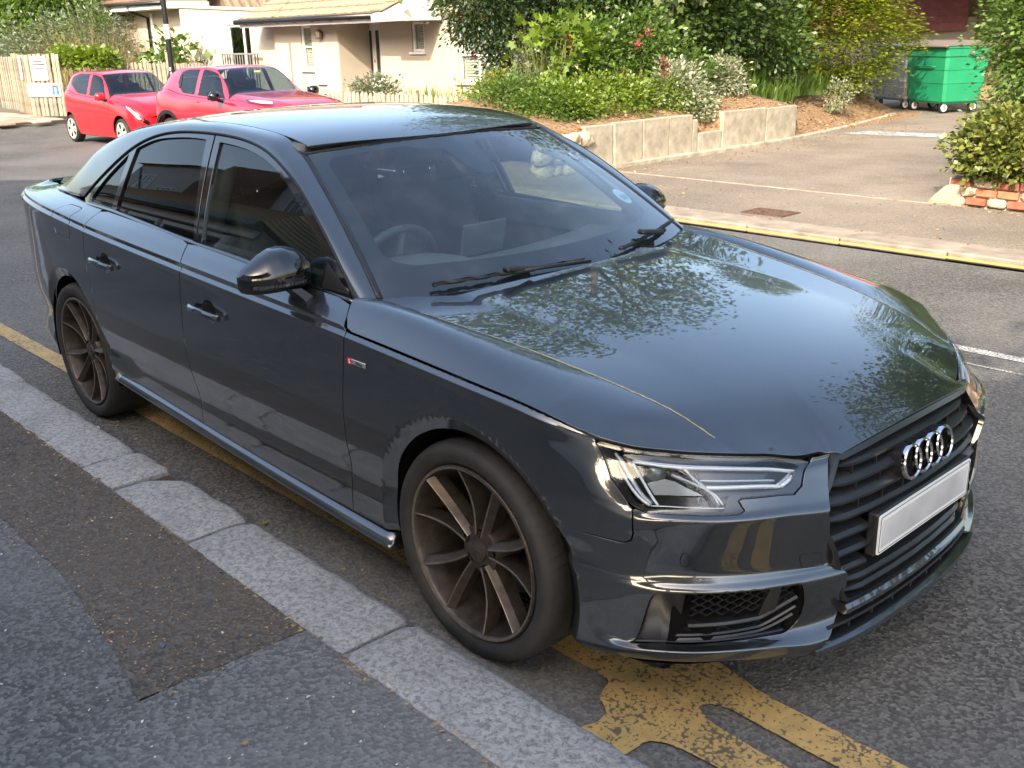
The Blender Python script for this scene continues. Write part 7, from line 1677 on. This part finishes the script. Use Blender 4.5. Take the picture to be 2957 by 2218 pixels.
# rosemary-like upright spikes and other spiky plants
def spikes(loc, n, h, spread, m, label, seed, wid=.02, lean=.35, cat='plant'):
    t = empty('spiky_plant', loc, label=label, cat=cat); r = np.random.RandomState(seed); V = []; F = []
    for k in range(n):
        a = r.rand()*6.28; q = r.rand()**.5*spread; b0 = np.array([q*math.cos(a), q*math.sin(a), 0]); hh = h*(.55+.5*r.rand()); ln = np.array([math.cos(a), math.sin(a), 0])*lean*hh*r.rand(); w = np.array([-math.sin(a), math.cos(a), 0])*wid; s = len(V)
        for i in range(4): c = b0+ln*(i/3)**2+np.array([0, 0, hh*i/3]); ww = w*(1-i/3.3); V += [c-ww, c+ww]
        for i in range(3): F.append((s+2*i, s+2*i+1, s+2*i+3, s+2*i+2))
    mesh('blades', V, F, LM[m], t); return t
def needly(loc, n, h, spread, m, label, seed, leaf=.035, lean=.3):
    """upright stems set with short narrow leaves"""
    t = spikes(loc, n, h, spread, 'dry', label, seed, .006, lean); o = t.children[0]; V = np.array([v.co[:] for v in o.data.vertices]).reshape(n, 8, 3); r = np.random.RandomState(seed); P = []
    for k in range(n):
        for q in r.rand(26): i = min(2, int(q*3)); f = q*3-i; P.append(V[k, 2*i]*(1-f)+V[k, 2*i+2]*f)
    P = np.array(P); leaves('foliage', P, leaf, LM[m], t, np.tile([0, 0, .9], (len(P), 1)), seed=seed, asp=.22, droop=-.2); return t
needly((-8.75, 7.95, .55), 70, 1.15, .26, 'sage', 'tall grey-green rosemary beside the golden shrub', 3, .05)
needly((-8.2, 10.0, .70), 40, .85, .20, 'sage', 'upright rosemary stems behind the pale variegated shrub', 4, .045)
for k, (x, y) in enumerate(((-8.0, 12.1), (-8.1, 12.9), (-8.35, 13.6), (-8.3, 14.3), (-8.7, 13.0), (-8.8, 12.3))): spikes((x, y, float(bank_z(np.array(x), np.array(y)))), 130, .40, .42, 'fresh', ('strap-leaved plants nearest the last slab', 'second strap-leaved clump from the slabs', 'third strap-leaved clump from the slabs', 'strap-leaved clump at the foot of the yellow-green hedge', 'strap-leaved clump further back under the shrub', 'strap-leaved clump behind the pale shrub')[k]+' on the earth slope', 9+k, .030, .8)
# yellow-green hedge tree
bush((-9.0, 15.9, .3), [((.3, .1, 1.3), (1.35, 1.3, 1.45)), ((0, .2, 2.9), (1.4, 1.3, 1.7)), ((-1.0, -.7, 1.7), (1.1, 1.1, 1.5)), ((.4, -.2, 4.4), (1.2, 1.1, 1.4)), ((-.9, -.4, 3.2), (1.0, 1.0, 1.2))], 'yew', 'tall yellow-green hedge tree with layered sprays next to the bins', .080, 900, 26, .13, 83, 16, cat='hedge', flat=.75, droop=.1, asp=.6, gaps=.35)
bush((-10.9, 14.8, .5), [((0, 0, 1.4), (1.3, 1.2, 1.6)), ((.2, -.6, 3.2), (1.5, 1.2, 1.6)), ((.8, -1.2, 1.2), (1.0, 1.0, 1.2))], 'dark', 'dark green shrub between the sycamore and the yellow-green hedge', .085, 330, 18, .17, 89, 12)
# grass and flowers by the bungalow
bush((-14.6, 9.4, 0), [((0, 0, .55), (.60, .4, .45))], 'sage', 'round grey-green shrub under the bungalow wall', .06, 200, 16, .09, 97, 8)
spikes((-12.9, 9.5, 0), 520, .85, .85, 'lime', 'tuft of tall bright grass under the large bungalow window', 12, .02, .4)
spikes((-17.1, 9.2, 0), 10, 1.15, .35, 'dry', 'few bare dry stalks standing behind the picket fence', 13, .008, .3)
# right-hand flowering hedge and ivy on the garden wall
bush((-1.15, 8.75, .1), [((0, .1, 1.4), (1.60, 1.1, 1.55)), ((.1, .6, 3.1), (1.7, 1.3, 1.8)), ((1.7, .2, 1.4), (1.4, 1.1, 1.6)), ((-1.0, 1.4, 2.0), (.95, 1.2, 1.9)), ((-.9, .2, 1.5), (.75, .8, .9))], 'fresh', 'tall hedge with clusters of white blossom at the right edge of the picture', .050, 900, 30, .12, 101, 14, cat='hedge', flowers=(('blossom', 'white', 75, .07, CAMD),), gaps=.35)
bush((-1.1, 7.75, .18), [((-.85, -.05, .36), (.60, .38, .36)), ((.4, -.1, .40), (.75, .45, .42)), ((1.5, -.05, .42), (.8, .45, .45))], 'ivy', 'variegated ivy spilling over the garden wall', .055, 520, 20, .07, 103, 6, cat='ivy', asp=.85)
bush((-2.55, 8.7, .4), [((0, .2, .25), (.25, .6, .35))], 'sage', 'grey-green euphorbia sprawling over the side wall', .09, 60, 14, .08, 107, 6, asp=.35)
t = spikes((-2.75, 9.3, .45), 5, 1.25, .10, 'crimson', 'thin red-flowered valerian stems in front of the green bin', 17, .006, .7)
r = np.random.RandomState(3); leaves('flower_heads', np.concatenate([np.array([-.25+.08*k, -.1*k, .95+.12*k])+r.normal(size=(14, 3))*.035 for k in range(4)]), .04, LM['crimson'], t, droop=0)
# big trees across the road mirrored in the bonnet
tree((2.2, 11.0, 0), 10.5, [((0, 0, 6.6), (3.2, 2.8, 3.6)), ((-1.2, -1.4, 4.4), (2.0, 1.6, 1.9))], 121, 'large dark tree across the road to the right, mirrored in the bonnet', 'tree', .17, 420, 20, .40, .2, gaps=.1)
tree((7.5, 10.0, 0), 9, [((0, 0, 5.6), (3, 2.6, 3.3))], 131, 'second dark tree further along the far pavement to the right', 'dark', .17, 330, 20, .42, .2)
# far left: green tree, buddleia-like scrub with dry stems, ivy over the fence
tree((-36.0, 11.0, 0), 7.5, [((0, 0, 4.2), (3.6, 2.2, 3.0)), ((3.2, -.6, 3.6), (2.2, 1.4, 1.8))], 141, 'bright green tree behind the fence at the top left corner', 'fresh', .18, 520, 20, .30, .14)
bush((-31.0, 9.6, 0), [((0, 0, 1.5), (2.0, 1.0, 1.2)), ((2.6, .2, 1.6), (1.7, .8, 1.1)), ((-2.3, -.2, 1.3), (1.8, .9, 1.0))], 'sage', 'grey-leaved buddleia scrub behind the plank fence', .12, 300, 16, .17, 149, 20, asp=.35, gaps=.3)
bush((-28.3, 9.5, 0), [((0, 0, 2.0), (.85, .6, 1.5))], 'fresh', 'tall thin green climber against the cream gable', .09, 150, 14, .15, 151, 10, gaps=.35)
spikes((-27.6, 9.3, .6), 620, 1.7, 1.5, 'dry', 'tangle of pale dry stems between the scrub and the black drainpipe', 19, .011, .9)
bush((-25.0, 7.7, 1.25), [((-.2, 0, .12), (.95, .35, .24)), ((.75, .3, .0), (.5, .4, .30))], 'lime', 'bright green ivy topping the fence beside the notices', .10, 140, 14, .10, 157, 6, cat='ivy', asp=.9)
bush((-23.6, 9.7, 0), [((0, 0, 1.40), (.80, .5, .42)), ((-.9, .1, 1.15), (.5, .4, .2))], 'fresh', 'leafy sapling against the cream wall by the lamp post', .17, 34, 9, .17, 163, 8, asp=.8)
# near-side trees that shade the car and dapple the road
tree((5.6, -7.4, 0), 7.4, [((0, 0, 5.0), (2.7, 2.0, 2.1)), ((-2.6, -.3, 4.6), (1.9, 1.4, 1.6))], 171, 'spreading street tree behind the viewer that dapples the road', 'tree', .22, 620, 24, .42, .19, gaps=.5)
tree((9.2, -6.9, 0), 7.4, [((0, 0, 4.9), (2.6, 2.2, 2.3))], 181, 'second street tree behind the viewer further along the pavement', 'dark', .18, 300, 20, .42, .17)
# ---------------------------------------------------------------- small things lying about
def bits(name, n, xr, yr, z, size, m, seed, flat=.85, asp=.5, clump=None, **kw):
    r = np.random.RandomState(seed); P = np.stack([r.uniform(*xr, n), r.uniform(*yr, n), np.full(n, z)], 1)
    if clump: P[:, 1] = yr[0]+(yr[1]-yr[0])*r.rand(n)**clump
    return leaves(name, P, size, m, droop=0, flat=flat, seed=seed, asp=asp, **kw)
bits('pavement_litter', 1500, (-5, -.30), (-1.66, -1.235), NK_+.002, .011, LM['litter'], 3, clump=1.8, kind='stuff')
bits('kerb_litter', 420, (-5.5, 1.2), (-1.245, -1.222), NK_+.001, .016, LM['litter'], 5, kind='stuff')
bits('gutter_litter', 160, (-6, 1.4), (-.95, -.66), .003, .020, LM['litter'], 7, kind='stuff')
bits('blossom_litter', 90, (-3, 1.2), (-2.6, -1.3), NK_+.006, .012, LM['white'], 11, asp=.7, kind='stuff')
bits('far_litter', 900, (-7.5, 4), (5.3, 7.6), .024, .028, LM['litter'], 13, kind='stuff'); bits('drive_litter', 700, (-6.85, -6.1), (7.3, 15), .022, .035, LM['litter'], 15, clump=None, kind='stuff'); bits('wall_foot_litter', 300, (-2.6, 3), (7.15, 7.42), .024, .035, LM['litter'], 17, kind='stuff')
def leaf_thing(p, size, m, label, rz, seed, lob=False): o = leaves('fallen_leaf', [(0, 0, 0)], size/1.0, m, droop=0, flat=.97, seed=seed, lob=lob, asp=.6); o.location = p; o.rotation_euler = (0, 0, rz); return tag(o, label, 'leaf')
leaf_thing((-.02, -1.62, NK_+.008), .05, LM['litter'], 'pale dry leaf alone on the newer pavement at the bottom', .4, 3, True)
leaf_thing((-1.50, -.93, .012), .05, LM['gold'], 'yellow leaf in the gutter beside the chipped kerb joint', 1.2, 5); leaf_thing((-1.17, -.90, .012), .045, LM['gold'], 'round yellow leaf in the gutter under the front door', 2.2, 7); leaf_thing((-.12, -.94, .012), .06, LM['litter'], 'curled brown leaf in the gutter by the front tyre', .7, 9, True)
def pebble(p, d, m, label, name='pebble', cat='pebble', seed=1): o = rock(name, p, d, m, None, seed); return tag(o, label, cat)
M_GUM = plain('pale_plaster', (.62, .60, .53), .9, var=.2); pebble((-1.185, -1.90, NK_+.008), (.035, .022, .018), M_GUM, 'cream coloured lump on the old pavement at the left', seed=2); pebble((-.555, -1.565, NK_+.006), (.020, .014, .012), plain('slate_blue', (.08, .10, .15), .6), 'small blue-grey pebble on the edge of the pavement patch', seed=5)
b = MB(); b.tube([(0, 0, 0), (.028, .004, 0)], .0038, 8); o = b.build('cigarette_end', M_UPVC, None, label='white cigarette end in the gutter by the front kerb stone', cat='cigarette end'); o.location = (.315, -.945, .006)
pebble((-2.62, -.925, .010), (.022, .016, .014), M_GUM, 'pale chip of stone in the gutter behind the rear door', seed=9)
